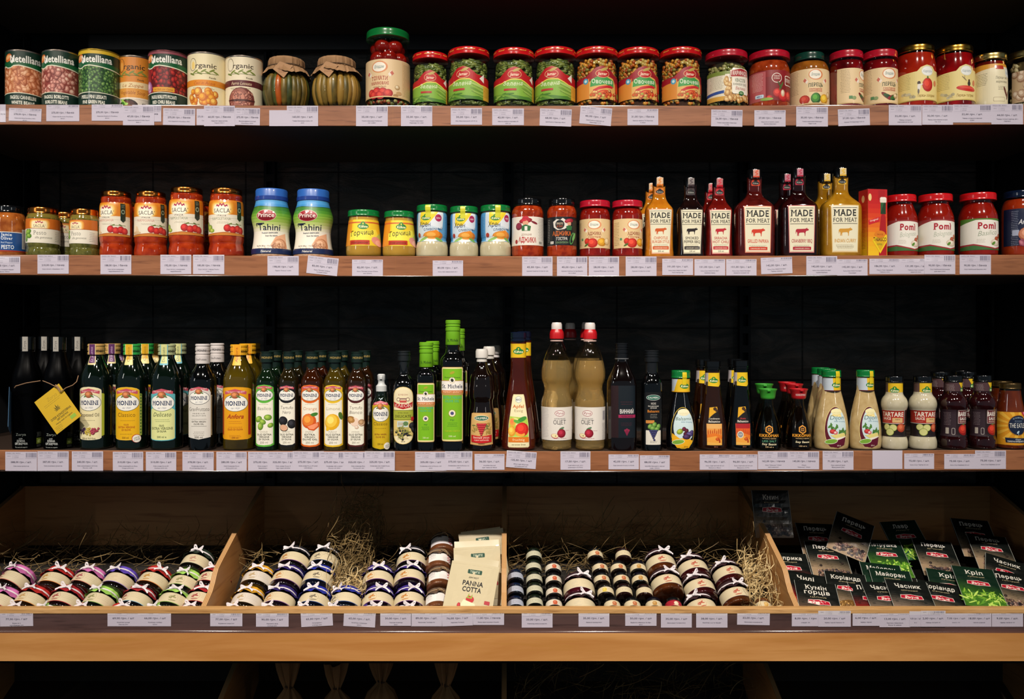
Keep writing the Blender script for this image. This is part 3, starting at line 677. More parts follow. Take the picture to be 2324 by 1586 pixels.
def jamar(kind):
    o = prod('pickle_jar', 'jar'); r = 44; H = 123
    prof = [(r-6, 0), (r-2, 1), (r, 6), (r, 62), (r-0.5, 84), (r-2.5, 96), (r-6.5, 104), (r-7, 108), (r-6.5, 112)]
    b = Body(prof, it=2)
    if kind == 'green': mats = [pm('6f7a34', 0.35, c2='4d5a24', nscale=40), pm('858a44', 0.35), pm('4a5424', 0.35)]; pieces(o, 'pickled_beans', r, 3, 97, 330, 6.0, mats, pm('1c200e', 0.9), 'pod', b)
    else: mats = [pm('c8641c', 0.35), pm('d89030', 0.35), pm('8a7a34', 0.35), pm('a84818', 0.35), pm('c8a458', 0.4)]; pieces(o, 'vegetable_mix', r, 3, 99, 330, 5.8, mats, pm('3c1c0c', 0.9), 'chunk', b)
    b.make('glass_jar', JARGL, o)
    A = Art(); y0, W = 16, 1.55*r
    top = [(-W, 58), (-34, 62), (-14, 78), (0, 82), (12, 79), (30, 66), (W, 60)]
    A.p([(-W, y0)]+[(x, y-0) for x, y in top]+[(W, y0)], 'b5141c' if kind == 'green' else '9c1424')
    if kind == 'green':
        A.p([(-W, y0), (-W, 48), (-30, 50), (-8, 57), (14, 57), (40, 46), (W, 44), (W, y0)], 'e8cf58'); A.p([(-W, y0), (-W, 46), (-30, 48), (-8, 55), (14, 55), (40, 44), (W, 42), (W, y0)], '7fae3c')
        A.p([(-W, y0), (-W, 30), (-20, 26), (20, 22), (W, 24), (W, y0)], '4c7f2c')
        A.t(-4, 43, 8.5, 'Зелена', 'e4edc8', wid=44, b=0.01, i=0.2, arc=-2, sf=True)
        for k in range(9): A.e(36+R.uniform(-3, 6), 24+k*2.4, 20, 2.5, ('8db04a', '6c9434', 'a8c468')[k % 3], -14+R.uniform(-4, 4))
        for k in range(10): A.e(-28+R.uniform(-14, 24), 18+R.uniform(0, 9), 14, 1.8, ('6b9a34', '8fb850', '4a7a26')[k % 3], R.uniform(-30, 30))
        A.rr(-24, 33.5, 4, 37.5, 1, 'b5342c'); A.p([(36, 58), (48, 50), (48, 68)], 'efe3d8')
        A.r(46, y0, W, 44, 'd8a234'); A.bars(57, 40, 20, 9, '7a5a20')
    else:
        A.p([(-W, y0), (-W, 46), (-36, 50), (-28, 58), (-28, y0)], 'd98a34'); A.e(-36, 52, 6, 6, '4a9ab8'); A.e(-36, 52, 3, 3, 'c8e4e8')
        A.p([(-28, y0), (-28, 50), (-14, 59), (10, 62), (26, 58), (34, 46), (34, y0)], 'e0b060')
        A.p([(-26, 40), (-24, 55), (-10, 60), (8, 60), (27, 54), (28, 40), (6, 45), (-10, 42)], '3f9a4a')
        A.t(1, 46, 8.5, 'Овочева', 'f0f4dc', wid=46, b=0.01, arc=-1.5, sf=True)
        A.p([(-20, 34), (-8, 40), (16, 44), (26, 42), (24, 38), (10, 38), (-8, 34), (-20, 29)], 'c8242c')
        A.e(6, 26, 17, 8, 'c8241c'); A.e(6, 27, 13, 5.5, 'e07038')
        for k in range(26): A.g(R.uniform(-24, 34), R.uniform(17, 32), 4, 3.2, R.choice(('f0a050', 'e8c880', 'e05a2c', 'a8b850')), R.choice(('b04018', 'a87428', '8c2414')))
        A.e(40, 40, 7, 12, 'c8341c', 15); A.e(44, 26, 5, 6, '8a9a44')
    A.e(0, 66, 15, 8.5, 'e8b888'); A.e(0, 66, 14, 7.5, 'bb1a1c'); A.t(0, 63, 6, 'Jamar', 'f4dcc0', wid=21, b=0.02, i=0.2); A.e(4, 75, 9, 2.8, 'b8a050', 20)
    A.wrap('label', b, o, us=4)
    swirl_lid(o, r+1.5, 107, 15, REDLID, 1); o['H'] = H; return o
base_g, base_v = jamar('green'), jamar('veg')
for k, (cx, top, y, rot, lb) in enumerate(((977, 126, 0.07, 4, 'smaller jar of green beans under a red lid, beside the tall tomato jar'), (1064, 117, 0.056, -14, 'red-lidded green bean jar with its label turned to the side, second of the four'),
        (1166, 119, 0.056, 2, 'red-lidded green bean jar with the label facing front, third of the four'), (1260, 117, 0.056, -14, 'red-lidded green bean jar beside the first mixed vegetable jar'))):
    o = base_g if k == 0 else copy_tree(base_g); put(o, 1, cx, top, 123, y, rot, wx=0.88 if k == 0 else 0.975); setup(o, lb, 'red-lidded jars of green beans')
for k, (cx, top, y, rot, lb) in enumerate(((1354, 117, 0.056, 10, 'red-lidded mixed vegetable jar next to the green bean jars, first of three'), (1448, 118, 0.056, 10, 'red-lidded mixed vegetable jar standing in the middle of three'), (1544, 118, 0.056, 16, 'red-lidded mixed vegetable jar, third of three, a gap away from the white bean jar'))):
    o = base_v if k == 0 else copy_tree(base_v); put(o, 1, cx, top, 123, y, rot); setup(o, lb, 'red-lidded jars of mixed vegetables')

# two round jars under brown paper
def paper_jar(seed, halves):
    r = 53; H = 108; o = prod('paper_covered_jar', 'jar')
    b = Body([(r-20, 0), (r-12, 1), (r-6, 12), (r-1, 32), (r, 46), (r-2, 60), (r-8, 72), (r-17, 80), (r-18, 86), (r-16, 90), (r-16, 97)], it=2)
    rr_ = random.Random(seed)
    vb = MB(); mats = [pm('8a6a2c', 0.4, c2='5c4a1c', nscale=45), pm('c85a14', 0.35, c2='9c4010', nscale=40), pm('5c5a22', 0.4, c2='33371a', nscale=45), pm('a87c34', 0.4)]
    for k in range(15):
        a = -1.7+k*3.4/14+rr_.uniform(-.08, .08); pts = []
        for j in range(8):
            z = 5+j*10.5; q = b.rad(z)-8.5; pts.append((q*math.sin(a)*K, -q*math.cos(a)*K, z*K))
        vb.tube(pts, [w_*K for w_ in (4, 7, 8, 8.4, 8, 7.4, 6, 3)], 8, mi=(1 if (k == 6 and halves == 1) else rr_.choice(halves == 1 and (0, 2, 3) or (0, 0, 3, 2))))
    vb.build('pickled_vegetables', mats, o, True, 80)
    Body([(r-26, 4), (r-19, 30), (r-20, 60), (r-30, 86)], it=1).make('brine', pm('1c1409', 0.2), o); b.make('glass_jar', JARGL, o)
    PAP = pm('a9825c', 0.85, c2='8f6b48', nscale=22, bump=0.3, bscale=90)
    n = 72; v = []; f = []; rings = [(0.5, 107), (r-22, 108), (r-16, 106), (r-13.5, 102), (r-13, 94), (r-14.5, 89), (r-9, 85), (r-2, 77)]
    for i, (q, z) in enumerate(rings):
        for k in range(n):
            a = 2*PI*k/n; w1 = 0 if i < 2 else (math.sin(a*17+seed)+math.sin(a*29+1.3))*(0.5 if i < 5 else 0.9)+(rr_.random()-.5)*0.6
            zz = z
            if i == len(rings)-1: zz = z-7*abs(math.sin(2*a+seed*0.9))**2+rr_.random()*2; w1 += 3*math.sin(4*a)
            v.append(((q+w1)*math.sin(a)*K, -(q+w1)*math.cos(a)*K, zz*K))
    for i in range(len(rings)-1):
        for k in range(n): f.append((i*n+k, (i+1)*n+k, (i+1)*n+(k+1) % n, i*n+(k+1) % n))
    mesh('paper_cover', v, f, PAP, o, True, ang=25)
    MB().tube([((r-12)*math.sin(a)*K, -(r-12)*math.cos(a)*K, (89.5+0.8*math.sin(3*a))*K) for a in [2*PI*k/40 for k in range(41)]], 1.1*K, 5).build('string', pm('5a4632', 0.9), o)
    A = Art(); A.p([(-22, 76), (2, 58), (20, 84), (-8, 93)], 'a9805a'); A.bars(-2, 80, 18, 5, '6e3a2e', 2.6)
    A.build('paper_tag', lambda u, z, q: (u, -(r-10+(90-z)*0.30+q), z), o, MATTE, us=None)
    o['H'] = H; return o
o = paper_jar(1, 1); put(o, 1, 650.5, 136, 108, 0.072, 6, wx=0.97); setup(o, 'brown paper covered jar of pickled vegetables with an orange pepper showing')
o = paper_jar(4, 0); put(o, 1, 764, 135.5, 108, 0.068, -8); setup(o, 'brown paper covered jar of dark pickled peppers beside the tall tomato jar')

# the tall marinated tomato jar
def vladam(A, cx, cy, s=1.0, title='ПЕРЕЦЬ', tcol='2c4a2a', sub='гострий маринований', scol='b5402c'):
    A.e(cx, cy, 17*s, 11*s, 'd98a58'); A.e(cx-1, cy, 14*s, 9*s, 'f3ecdc'); A.t(cx-1, cy-2.5*s, 6*s, 'Владам', '2c6a6c', wid=20*s, b=0, i=0.25)
    for d, c_ in ((-1, 'c86a58'), (1, 'c86a58')):
        A.p([(cx+d*17*s, cy-14*s), (cx+d*24*s, cy-6*s), (cx+d*28*s, cy-11*s), (cx+d*21*s, cy-19*s)], 'efe0d0'); A.p([(cx+d*21*s, cy-11*s), (cx+d*25*s, cy-7*s), (cx+d*29*s, cy-12*s), (cx+d*25*s, cy-16*s)], c_)
    A.t(cx, cy-24*s, 7*s, title, tcol, wid=34*s, b=0.02, sf=True, arc=1.2); A.t(cx, cy-30.5*s, 3.2*s, sub, scol, wid=30*s, b=0.02)
def big_tomato():
    r = 49; H = 168; o = prod('tomato_jar', 'jar')
    prof = [(r-8, 0), (r-3, 1.5), (r-1, 7), (r, 20), (r, 100), (r-1.5, 118), (r-5, 134), (r-8, 144), (r-7, 150), (r-7, 156)]; b = Body(prof, it=2)
    mb = MB(); tm = [pm('a5160c', 0.2, 0, 0.5, c2='8c1008', nscale=30), pm('8c120a', 0.2, 0, 0.5)]
    for z, q, n in ((16, 26, 6), (46, 26, 6), (76, 26, 6), (108, 25, 6), (134, 21, 5)):
        for k in range(n):
            a = 2*PI*k/n+z*0.7; mb.ball((q*math.sin(a)*K, -q*math.cos(a)*K, z*K), (19*K, 19*K, 17*K), None, 3, R.randrange(2))
    mb.build('tomatoes', tm, o); Body([(20, 3), (30, 20), (30, 140), (20, 150)], it=1).make('marinade', pm('4a0806', 0.2), o)
    pieces(o, 'herbs_and_garlic', r, 4, 22, 34, 6, [pm('a89a5c', 0.4), pm('5c5c28', 0.4), pm('8c3a1c', 0.4)], pm('1c0d08', 0.9), 'chunk', b)
    b.make('glass_jar', JARGL, o); W = 1.75*r; A = Art()
    A.r(-W, 22, W, 100, 'e3c69a'); A.r(38, 24, W, 98, 'dcb98a'); A.bars(52, 92, 22, 26, '8f7048', 2.6)
    vladam(A, -14, 84, 1.12, 'ТОМАТИ', 'a52c22', '', 'a52c22'); A.t(-14, 47, 6, 'МАРИНОВАНІ', 'a52c22', wid=42, b=0.02, sf=True); A.t(-14, 41, 3, '-НАТУРАЛЬНІ-', '8f5a3c', wid=32)
    for x, y in ((-34, 30), (-20, 33), (-6, 32), (6, 29), (-28, 26), (-12, 25)): A.g(x, y, 10, 8.5, 'e04a3c', 'a0141c')
    A.g(26, 42, 6, 5, 'efe0c0', 'b08a58'); A.e(30, 30, 7, 4, 'c8a070'); A.e(22, 25, 6, 3, 'b08858')
    A.r(-W, 20.5, W, 23, 'd9b682'); A.wrap('label', b, o)
    lid(o, r-1, 151, 17, GREENLID); o['H'] = H; return o
o = big_tomato(); put(o, 1, 880.5, 76.5, 168, 0.062, 2); setup(o, 'tallest jar on the top shelf, marinated tomatoes under a green lid')

# ------------------------------------------------------------------ top shelf, right part
def marinado():
    r = 45; H = 118; o = prod('bean_jar', 'jar')
    b = Body([(r-7, 0), (r-2, 1), (r, 6), (r, 62), (r-1, 78), (r-4, 90), (r-8, 98), (r-8, 107)], it=2)
    pieces(o, 'beans', r, 3, 92, 260, 6.6, [pm('8c8a4c', 0.35), pm('a08c50', 0.35), pm('6c6a34', 0.35), pm('a89a68', 0.35)], pm('2a220f', 0.9), 'chunk', b)
    b.make('glass_jar', JARGL, o); W = 1.5*r; A = Art(); A.r(-W, 13, W, 72, 'e6d9b8'); A.r(-W, 13, -18, 72, 'e9e0c8'); A.bars(-40, 68, 34, 12, '6a6450', 2.8)
    A.p([(-W, 24), (-22, 28), (-22, 34), (-W, 30)], '2c4f9c'); A.r(-W, 13, -18, 22, 'd8a444'); A.r(-W, 64, W, 72, '7c8f3c')
    A.r(-20, 13, W, 66, 'efe6d2'); A.fill(-18, 14, 0, 60, 26, 6, 4.6, [('f0d298', 'b8843c'), ('ecc888', 'a87434')]); A.fill(30, 14, 52, 60, 26, 6, 4.6, [('f0d298', 'b8843c'), ('ecc888', 'a87434')]); A.fill(-18, 13, 50, 22, 26, 6, 4, [('f0d298', 'a8702c')])
    A.rr(-6, 26, 40, 78, 5, 'f2ecdc'); A.p([(-10, 58), (38, 62), (40, 76), (16, 79), (-10, 73)], 'e9dcc8'); A.p([(-8.5, 60), (37, 63.5), (38, 75), (16, 77.5), (-8.5, 71.5)], 'a8202c')
    A.t(14, 64, 8.5, 'МАРИНАДО', 'f4ece0', wid=42, b=0.02, rot=2); A.t(14, 50, 7, 'КВАСОЛЯ', '3c5a34', wid=26, b=0.01); A.t(14, 43, 4.4, 'В НІЖНОМУ СОУСІ', '4a4a34', wid=34); A.t(14, 34, 6.5, 'Велика', 'b04a44', wid=26, b=0, i=0.25)
    A.e(16, 28, 7, 4, '3c7a3c'); A.t(16, 26.6, 3, '60 г', 'f0f0dc', wid=7); A.g(50, 28, 9, 6, 'd86a50', 'a02c28'); A.wrap('label', b, o); lid(o, r+1, 103, 15, CRIM); o['H'] = H; return o
o = marinado(); put(o, 1, 1648, 124, 118, 0.058, 8); setup(o, 'jar of marinated beans with a red sign-shaped name label and red lid')
def sauce_jar_top():
    r = 45; H = 117; o = prod('sauce_jar', 'jar'); b = Body([(r-7, 0), (r-1, 2), (r, 8), (r, 76), (r-2, 88), (r-7, 97), (r-8, 106)], it=2)
    b.make('glass_jar', [sauce('a8401a', '7c2408'), NECKSHADE], o, zmat=[95]); W = 1.6*r; A = Art(); A.r(-W, 13, W, 74, '7c1018'); A.r(-W, 13, -22, 72, 'b8585c'); A.bars(-42, 68, 30, 14, 'e8c8c0', 2.6)
    A.r(-22, 60, W, 74, '8c141c'); A.e(2, 58, 11.5, 10, 'e9dcd0'); A.e(2, 58, 10, 8.6, '8c141c'); A.t(2, 60, 3, 'ПОВНИЙ', 'f0e4d8', wid=13); A.t(2, 55.5, 3, 'СМАКУ', 'f0e4d8', wid=14); A.rr(22, 44, 50, 64, 3, 'e9dcd0'); A.rr(23.5, 45.5, 48.5, 62.5, 3, '7c1018'); A.t(34, 51, 7, 'ТОМАТ', 'f0e4d8', wid=22)
    for x, y, s_ in ((4, 28, 11), (18, 22, 13), (-14, 18, 7), (34, 24, 11)): A.g(x, y, s_, s_*0.85, 'e8483c', '9c0c14')
    A.e(12, 42, 10, 2, '4a6a2c', 60); A.e(8, 44, 9, 1.6, '3c5a24', 120); A.g(16, 28, 5, 7, 'efe0c8', 'c8a888'); A.e(-20, 16, 14, 3, '8fae4c'); A.rr(-46, 19, -26, 26, 2, 'c8dce8'); A.t(-36, 20.5, 4, '480 г', '2c4a8c', wid=12)
    A.wrap('label', b, o); lid(o, r, 102, 15, CRIM); o['H'] = H; return o
o = sauce_jar_top(); put(o, 1, 1745, 125, 117, 0.058, 2); setup(o, 'jar of orange-red tomato sauce with a dark red label and red lid')
def vladam_jar(kind):
    W_ = {'big': 46, 'hot': 38}[kind]; r = W_; H = 117; o = prod('pepper_jar', 'jar')
    if kind == 'big': pts = [(r-8, 0), (r-2, 2), (r, 8), (r, 78), (r-3, 90), (r-11, 100), (r-13, 106)]; sm = sauce('9c5c1c', '6c3a0c', 30)
    else: pts = [(r-6, 0), (r-1, 2), (r, 8), (r, 84), (r-1.5, 92), (r-5, 99), (r-4, 106)]; sm = sauce('7c0c12', '3c0408', 18)
    b = Body(pts, it=2); b.make('glass_jar', [sm, NECKSHADE], o, zmat=[97]); W = 1.65*r; A = Art(); A.r(-W, 8, W, 78, 'e6cb9e')
    c0 = 0 if kind == 'big' else 6
    A.bars(-r*1.15, 74, r*0.6, 16, '6a5438', 3); vladam(A, c0, 66, 1.0, 'ПЕРЕЦЬ', '24402a', 'гострий' if kind != 'big' else 'солодкий')
    A.t(c0, 31, 3.4, 'МАРИНОВАНИЙ', 'b5402c', wid=30, b=0.02)
    if kind == 'big':
        A.g(-26, 16, 12, 9, 'e05a44', 'a82418'); A.g(0, 18, 12, 11, '5fae3c', '1c5a1c'); A.e(2, 16, 6, 6, '0f3a14'); A.g(22, 17, 12, 10, 'f4d248', 'c88a14'); A.e(24, 15, 5, 5, '7a5010'); A.g(36, 26, 8, 7, 'ecd8b0', 'b89460')
    else:
        for k, (a_, c_) in enumerate(((-35, '7c1c24'), (-25, '2c5a2c'), (-15, '1c4422'), (15, '8c1c2c'), (25, '3c6a30'))): A.e(c0+k*5-8, 18+abs(k-2)*1.5, 13, 4, c_, a_)
        A.g(c0+16, 22, 7, 5, 'f0ddb8', 'b08858'); A.e(-24, 18, 5, 3.6, '8ea06c'); A.r(-36, 16, -28, 22, '5a8a5a')
    A.r(-W, 6.5, W, 9, 'd4b380'); A.wrap('label', b, o); lid(o, r+(0 if kind != 'big' else -11), 101, 16, CRIM if kind != 'big' else DKGREEN); o['H'] = H; return o
o = vladam_jar('big'); put(o, 1, 1836, 126, 117, 0.06, 0, wx=0.95); setup(o, 'jar of yellow-brown sweet peppers with a beige label and dark green lid')
o = vladam_jar('hot'); put(o, 1, 1920, 123, 117, 0.05, 42, wx=0.98); setup(o, 'red-lidded hot pepper jar with its beige label turned away to the side', 'red-lidded jars of hot peppers')
o2 = copy_tree(o); put(o2, 1, 1997, 122, 117, 0.05, 0); setup(o2, 'red-lidded hot pepper jar with its beige label facing straight out')
def karpaty(kind):
    r = 46 if kind != 'small' else 39; H = {'a': 130, 'b': 128, 'small': 112}[kind]; o = prod('gold_lid_jar', 'jar'); t = H-130
    b = Body([(r-6, 0), (r-1, 2), (r, 10), (r, 78+t), (r-2, 98+t), (r-6, 112+t), (r-7, 120+t)], it=2)
    b.make('glass_jar', [sauce({'a': 'a82812', 'b': '9c0c10', 'small': '8c1c10'}[kind], {'a': '8c1408', 'b': '4c0408', 'small': '3c0c08'}[kind], 20), NECKSHADE], o, zmat=[112+t])
    W = 1.65*r; A = Art(); hh = 66+t*0.4
    if kind == 'small':
        A.r(-W, 4, W, 86, 'e9dfbc'); A.p([(-W, 74), (-10, 80), (W, 84), (W, 88), (-W, 88)], 'd89a30'); A.rr(-8, 76, 14, 84, 1.5, 'b5341c'); A.t(8, 56, 5.6, 'Перець чилі', '3c3424', wid=34, b=0, i=0.2, sf=True); A.t(8, 48, 5, 'мариновані', '3c3424', wid=32, b=0, i=0.2, sf=True)
        A.bars(10, 40, 28, 3, '4a4434', 3); A.rr(-14, 10, 16, 19, 2, 'b8a888'); A.rr(-13, 11, 15, 18, 2, 'e9dfbc'); A.e(18, 30, 3, 12, '6a3426', 30); A.e(26, 24, 3, 10, '5a2c20', -20); A.bars(-40, 68, 28, 8, '6a6044', 3.2); A.e(30, 70, 12, 10, 'd9dfe0'); A.t(30, 67, 6, 'Карпати', '5c7a8c', wid=20, b=0, i=0.2)
    else:
        A.p([(-W, 14), (-W, 66), (-12, 72), (-4, 80), (10, 85), (26, 82), (34, 74), (W, 74), (W, 14)], 'e6d38c'); A.e(12, 72, 14.5, 10, 'd8dcd2'); A.e(12, 72, 13, 8.8, 'eef0ea'); A.t(12, 69, 5.4, 'Карпати', '6c8494', wid=22, b=0, i=0.25)
        A.bars(-42, 66, 34, 10, '8c7a44', 3.2)
        for k in range(6): A.e(-44+k*5, 22+R.uniform(-3, 7), 4, 3, R.choice(('c8c0a0', 'b0a888')))
        A.bars(-24, 24, 12, 3, '8c7a44')
        if kind == 'a':
            A.g(12, 44, 13, 14, 'e84a34', 'b01c14'); A.e(12, 58, 2, 4, '4a6a2c'); A.g(-8, 48, 3.6, 3.6, '4a3428', '2c2018'); A.e(-8, 40, 3.6, 7, 'e9e4dc'); A.e(-9, 31, 2, 5, '6c625a'); A.e(-4, 44, 5, 1.3, 'e9e4dc', 20)
        else:
            A.e(14, 36, 26, 5.5, 'c8241c', -4); A.e(14, 38, 20, 2.4, 'e05040', -4); A.e(18, 46, 4, 5, '3c342c'); A.e(18, 52, 2.6, 2.6, '4a3428'); A.r(6, 54, 7, 62, '8c7a54'); A.e(6, 56, 7, 1, '8c7a54', -40)
        A.e(34, 48, 5, 6, 'd0784c'); A.t(10, 20, 5.4, 'Перець солодкий' if kind == 'a' else 'Перець гострий', '9c7a2c', wid=44, b=0, i=0.25); A.r(-W, 12.5, W, 14.5, 'c8ae5c')
    A.wrap('label', b, o); lid(o, r-4 if kind != 'small' else r-1, 116+t, 14, GOLD if kind != 'small' else PGOLD); o['H'] = H; return o
o = karpaty('a'); put(o, 1, 2077, 112, 130, 0.058, -6); setup(o, 'gold-lidded jar of red peppers whose label shows a large red bell pepper')
o = karpaty('b'); put(o, 1, 2164, 113, 128, 0.058, -6); setup(o, 'gold-lidded jar of red peppers whose label shows a long chili')
o = karpaty('small'); put(o, 1, 2246, 130, 112, 0.052, 2); setup(o, 'shorter jar with a pale gold lid and cream label with a red flash')
def mushroom_jar():
    r = 44; H = 116; o = prod('mushroom_jar', 'jar'); b = Body([(r-7, 0), (r-1, 2), (r, 8), (r, 78), (r-3, 92), (r-7, 100), (r-7, 106)], it=2)
    pieces(o, 'mushrooms', r, 3, 94, 120, 7.5, [pm('b8a078', 0.4), pm('a08a60', 0.4), pm('c8b48c', 0.4)], pm('4a3a20', 0.3), 'chunk', b); b.make('glass_jar', JARGL, o)
    A = Art(); W = 1.5*r; A.r(-W, 12, W, 74, 'c8ac88'); A.fill(-W, 14, W, 72, 60, 9, 7.5, [('f0e0cc', 'b08c70'), ('e8d4bc', '9c7458')]); A.rr(-30, 20, 30, 34, 6, 'e0c030'); A.t(0, 23, 7, 'Печериці', 'a02c1c', wid=44, b=0.02, i=0.2); A.wrap('label', b, o, lim=(-W, 12, W, 74)); lid(o, r, 101, 15, PGOLD); o['H'] = H; return o
o = mushroom_jar(); put(o, 1, 2330, 125, 116, 0.062, 10); setup(o, 'jar of pale mushrooms cut off by the frame at the top shelf end')
# ------------------------------------------------------------------ middle shelf
def sacla_logo(A, cx, cy, s, dark='2c1c24', crown='a81c4c'):
    pts = [(-14, 0), (-12, 6), (-7, 3), (-4, 10), (0, 5), (4, 10), (7, 3), (12, 6), (14, 0), (11, 1.5), (7, -1), (3.6, 5), (0, 0), (-3.6, 5), (-7, -1), (-11, 1.5)]
    V = [(cx+x*s, cy+y*s*0.9) for x, y in pts]; n = 8
    A._a(V, [(i, i+1, 15-i-1 if 15-i-1 > i+1 else i+1, 15-i) for i in range(0, 7)], crown)
    A.t(cx+1*s, cy-13*s, 9*s, "SACLA'", dark, wid=40*s, b=0.0, sf=True)
def sacla_tall(kind):
    o = prod('sauce_jar', 'jar'); r = 38; H = 142
    b = Body([(r-4, 0), (r, 1.5), (r+0.6, 12), (r-1, 22), (r-2.4, 27), (r-0.5, 33), (r, 44), (r-0.5, 108), (r-2, 114), (r-3.5, 118), (r-3, 124), (r-4.5, 130), (r-5, 134)], it=2)
    b.make('glass_jar', [sauce('b03c16', '8a2208', 55), NECKSHADE], o, zmat=[129])
    A = Art(); W = 1.62*r; A.r(-W, 44, W, 116, 'e4dcc8'); A.r(-W, 86, W, 116, 'd07a18')
    for k, c_ in enumerate(('d98a20', 'e09e34', 'ecb85c', 'f2d48c', 'f4e8c0', 'f6f0dc')): A.rr(-26+k*2.2, 86, 28-k*2.4, 118-k*2.0-4, 10-k, c_)
    sacla_logo(A, 2, 102, 0.95); A.t(2, 82, 3, 'ITALIA', '2c1c24', wid=20, track=0.2)
    A.r(-W, 78.5, W, 81, 'e4dcc8')
    A.t(0, 74.5, 6, 'PARMIGIANA' if kind == 'p' else 'NAPOLETANA', 'd8a090' if kind == 'p' else '9aa088', wid=42, b=-0.004); A.bars(4, 70, 28, 2, 'c0b8a4')
    if kind == 'p': A.p([(-38, 50), (-12, 48), (-20, 64), (-32, 68)], 'dcc4a0'); A.p([(-40, 52), (-26, 54), (-24, 66), (-34, 68)], 'efdcbc'); A.e(-24, 51, 14, 3, 'd0b48c')
    else: A.g(-30, 58, 9, 7, 'b8cc50', '6c8c24', 20); A.g(-40, 64, 8, 8, 'b0c448', '5c7c20'); A.g(-22, 53, 7, 4, 'c8d468', '7c9c30')
    for x, y in ((14, 58), (26, 55), (37, 57), (46, 54)): A.g(x, y, 8, 7.6, 'e03c34', '9c0c14')
    A.r(14, 66, 48, 66.8, '6c7c34'); A.e(20, 67, 4, 1.2, '6c7c34', 20); A.e(36, 67, 4, 1.2, '5c6c2c', -20)
    A.p([(-W, 43), (-30, 45), (10, 49), (W, 46), (W, 43)], 'c87c2c'); A.p([(-W, 44), (-30, 46.5), (10, 50), (W, 47), (W, 46), (10, 48.6), (-30, 45), (-W, 43)], 'a8581c')
    A.r(36, 78, 48, 114, '16281c'); A.p([(36, 78), (48, 78), (42, 73)], '16281c'); A.e(42, 96, 4.4, 5, '8a9c84'); A.e(42, 96, 2.6, 3, '16281c'); A.bars(42, 110, 8, 3, '8a9c84', 2.4)
    A.bars(-44, 110, 14, 8, '7c4a18', 3); A.wrap('label', b, o)
    lid(o, r-4, 130, 12, ORG, top=0.9); o['H'] = H; return o
sp, sn = sacla_tall('p'), sacla_tall('n')
put(sp, 2, 264, 438, 142, 0.058, -16, wx=1.0); setup(sp, 'tall copper-lidded tomato sauce jar with label turned aside, beside the small pesto jars', 'tall red sauce jars with copper lids')
o = copy_tree(sp); put(o, 2, 343, 438.5, 142, 0.058, 2); setup(o, 'tall copper-lidded tomato sauce jar with cheese wedges on its label', 'tall red sauce jars with copper lids')
put(sn, 2, 424, 429, 142, 0.052, -8); setup(sn, 'tallest copper-lidded tomato sauce jar, third in its row', 'tall red sauce jars with copper lids')
o = copy_tree(sn); put(o, 2, 514, 431, 142, 0.052, 0); setup(o, 'tall copper-lidded tomato sauce jar nearest the blue-capped tahini', 'tall red sauce jars with copper lids')
for cx, top, lb in ((292, 452, 'half-hidden copper-lidded jar behind the first tall tomato sauce jar'), (455, 446, 'copper-lidded jar hidden behind the third tall tomato sauce jar'), (492, 470, 'copper-lidded jar showing in the gap before the last tall tomato sauce jar')):
    o = copy_tree(sn); put(o, 2, cx, top, 142, {292: 0.15, 455: 0.14}.get(cx, 0.225), 8); setup(o, lb, 'tall red sauce jars with copper lids')
    o.scale = tuple(min(v, 0.98) for v in o.scale)
def pesto():
    o = prod('pesto_jar', 'jar'); r = 38; H = 103
    b = Body([(r-5, 0), (r-1, 1), (r, 8), (r-1, 15), (r-2.4, 18), (r-0.8, 22), (r, 30), (r-0.3, 78), (r-2, 84), (r-4.5, 89), (r-4, 94)], it=2)
    b.make('glass_jar', [sauce('6a6830', '4a4c1c', 120), pm('7a6c2c', 0.1, 0, 1.0)], o, zmat=[80]); A = Art(); W = 1.7*r
    A.r(-W, 28, W, 78, 'c8691c'); 
    for k, c_ in enumerate(('dc8c2c', 'eaaa4c', 'f2cc80', 'f6e6b8')): A.rr(-22+k*2.4, 55, 26-k*2.4, 76-k*1.2, 8-k, c_)
    sacla_logo(A, 2, 68, 0.66); A.p([(-W, 28), (W, 26), (W, 56), (-W, 57)], 'e9e3d2'); A.p([(-W, 57), (W, 56), (W, 57), (-W, 58)], '9a4a14')
    A.t(4, 44, 9, 'Pesto', '6a6a62', wid=28, b=-0.006, sf=True); A.t(12, 36, 5, 'alla genovese', '5a5a50', wid=38, b=-0.004, i=0.1)
    for x, y, a_ in ((-32, 48, 60), (-24, 42, -10), (-34, 38, 100), (-25, 50, 20)): A.g(x, y, 9, 5.5, '9cc450', '4c7c24', a_)
    A.bars(46, 50, 16, 6, '8a8678', 3.6); A.wrap('label', b, o); lid(o, r-3.5, 89, 14, ORG, top=0.9); o['H'] = H; return o
o = pesto(); put(o, 2, 98, 475, 103, 0.055, 12); setup(o, 'green pesto jar with a copper lid beside the blue-labelled jar', 'small green pesto jars')
o2 = copy_tree(o); put(o2, 2, 192, 478, 103, 0.050, -14, wx=0.91); setup(o2, 'green pesto jar with a copper lid next to the tall tomato sauces', 'small green pesto jars')
o2 = copy_tree(o); put(o2, 2, 150, 486, 103, 0.135, 10, wx=0.95); setup(o2, 'green pesto jar standing behind, in the gap between two others', 'small green pesto jars')
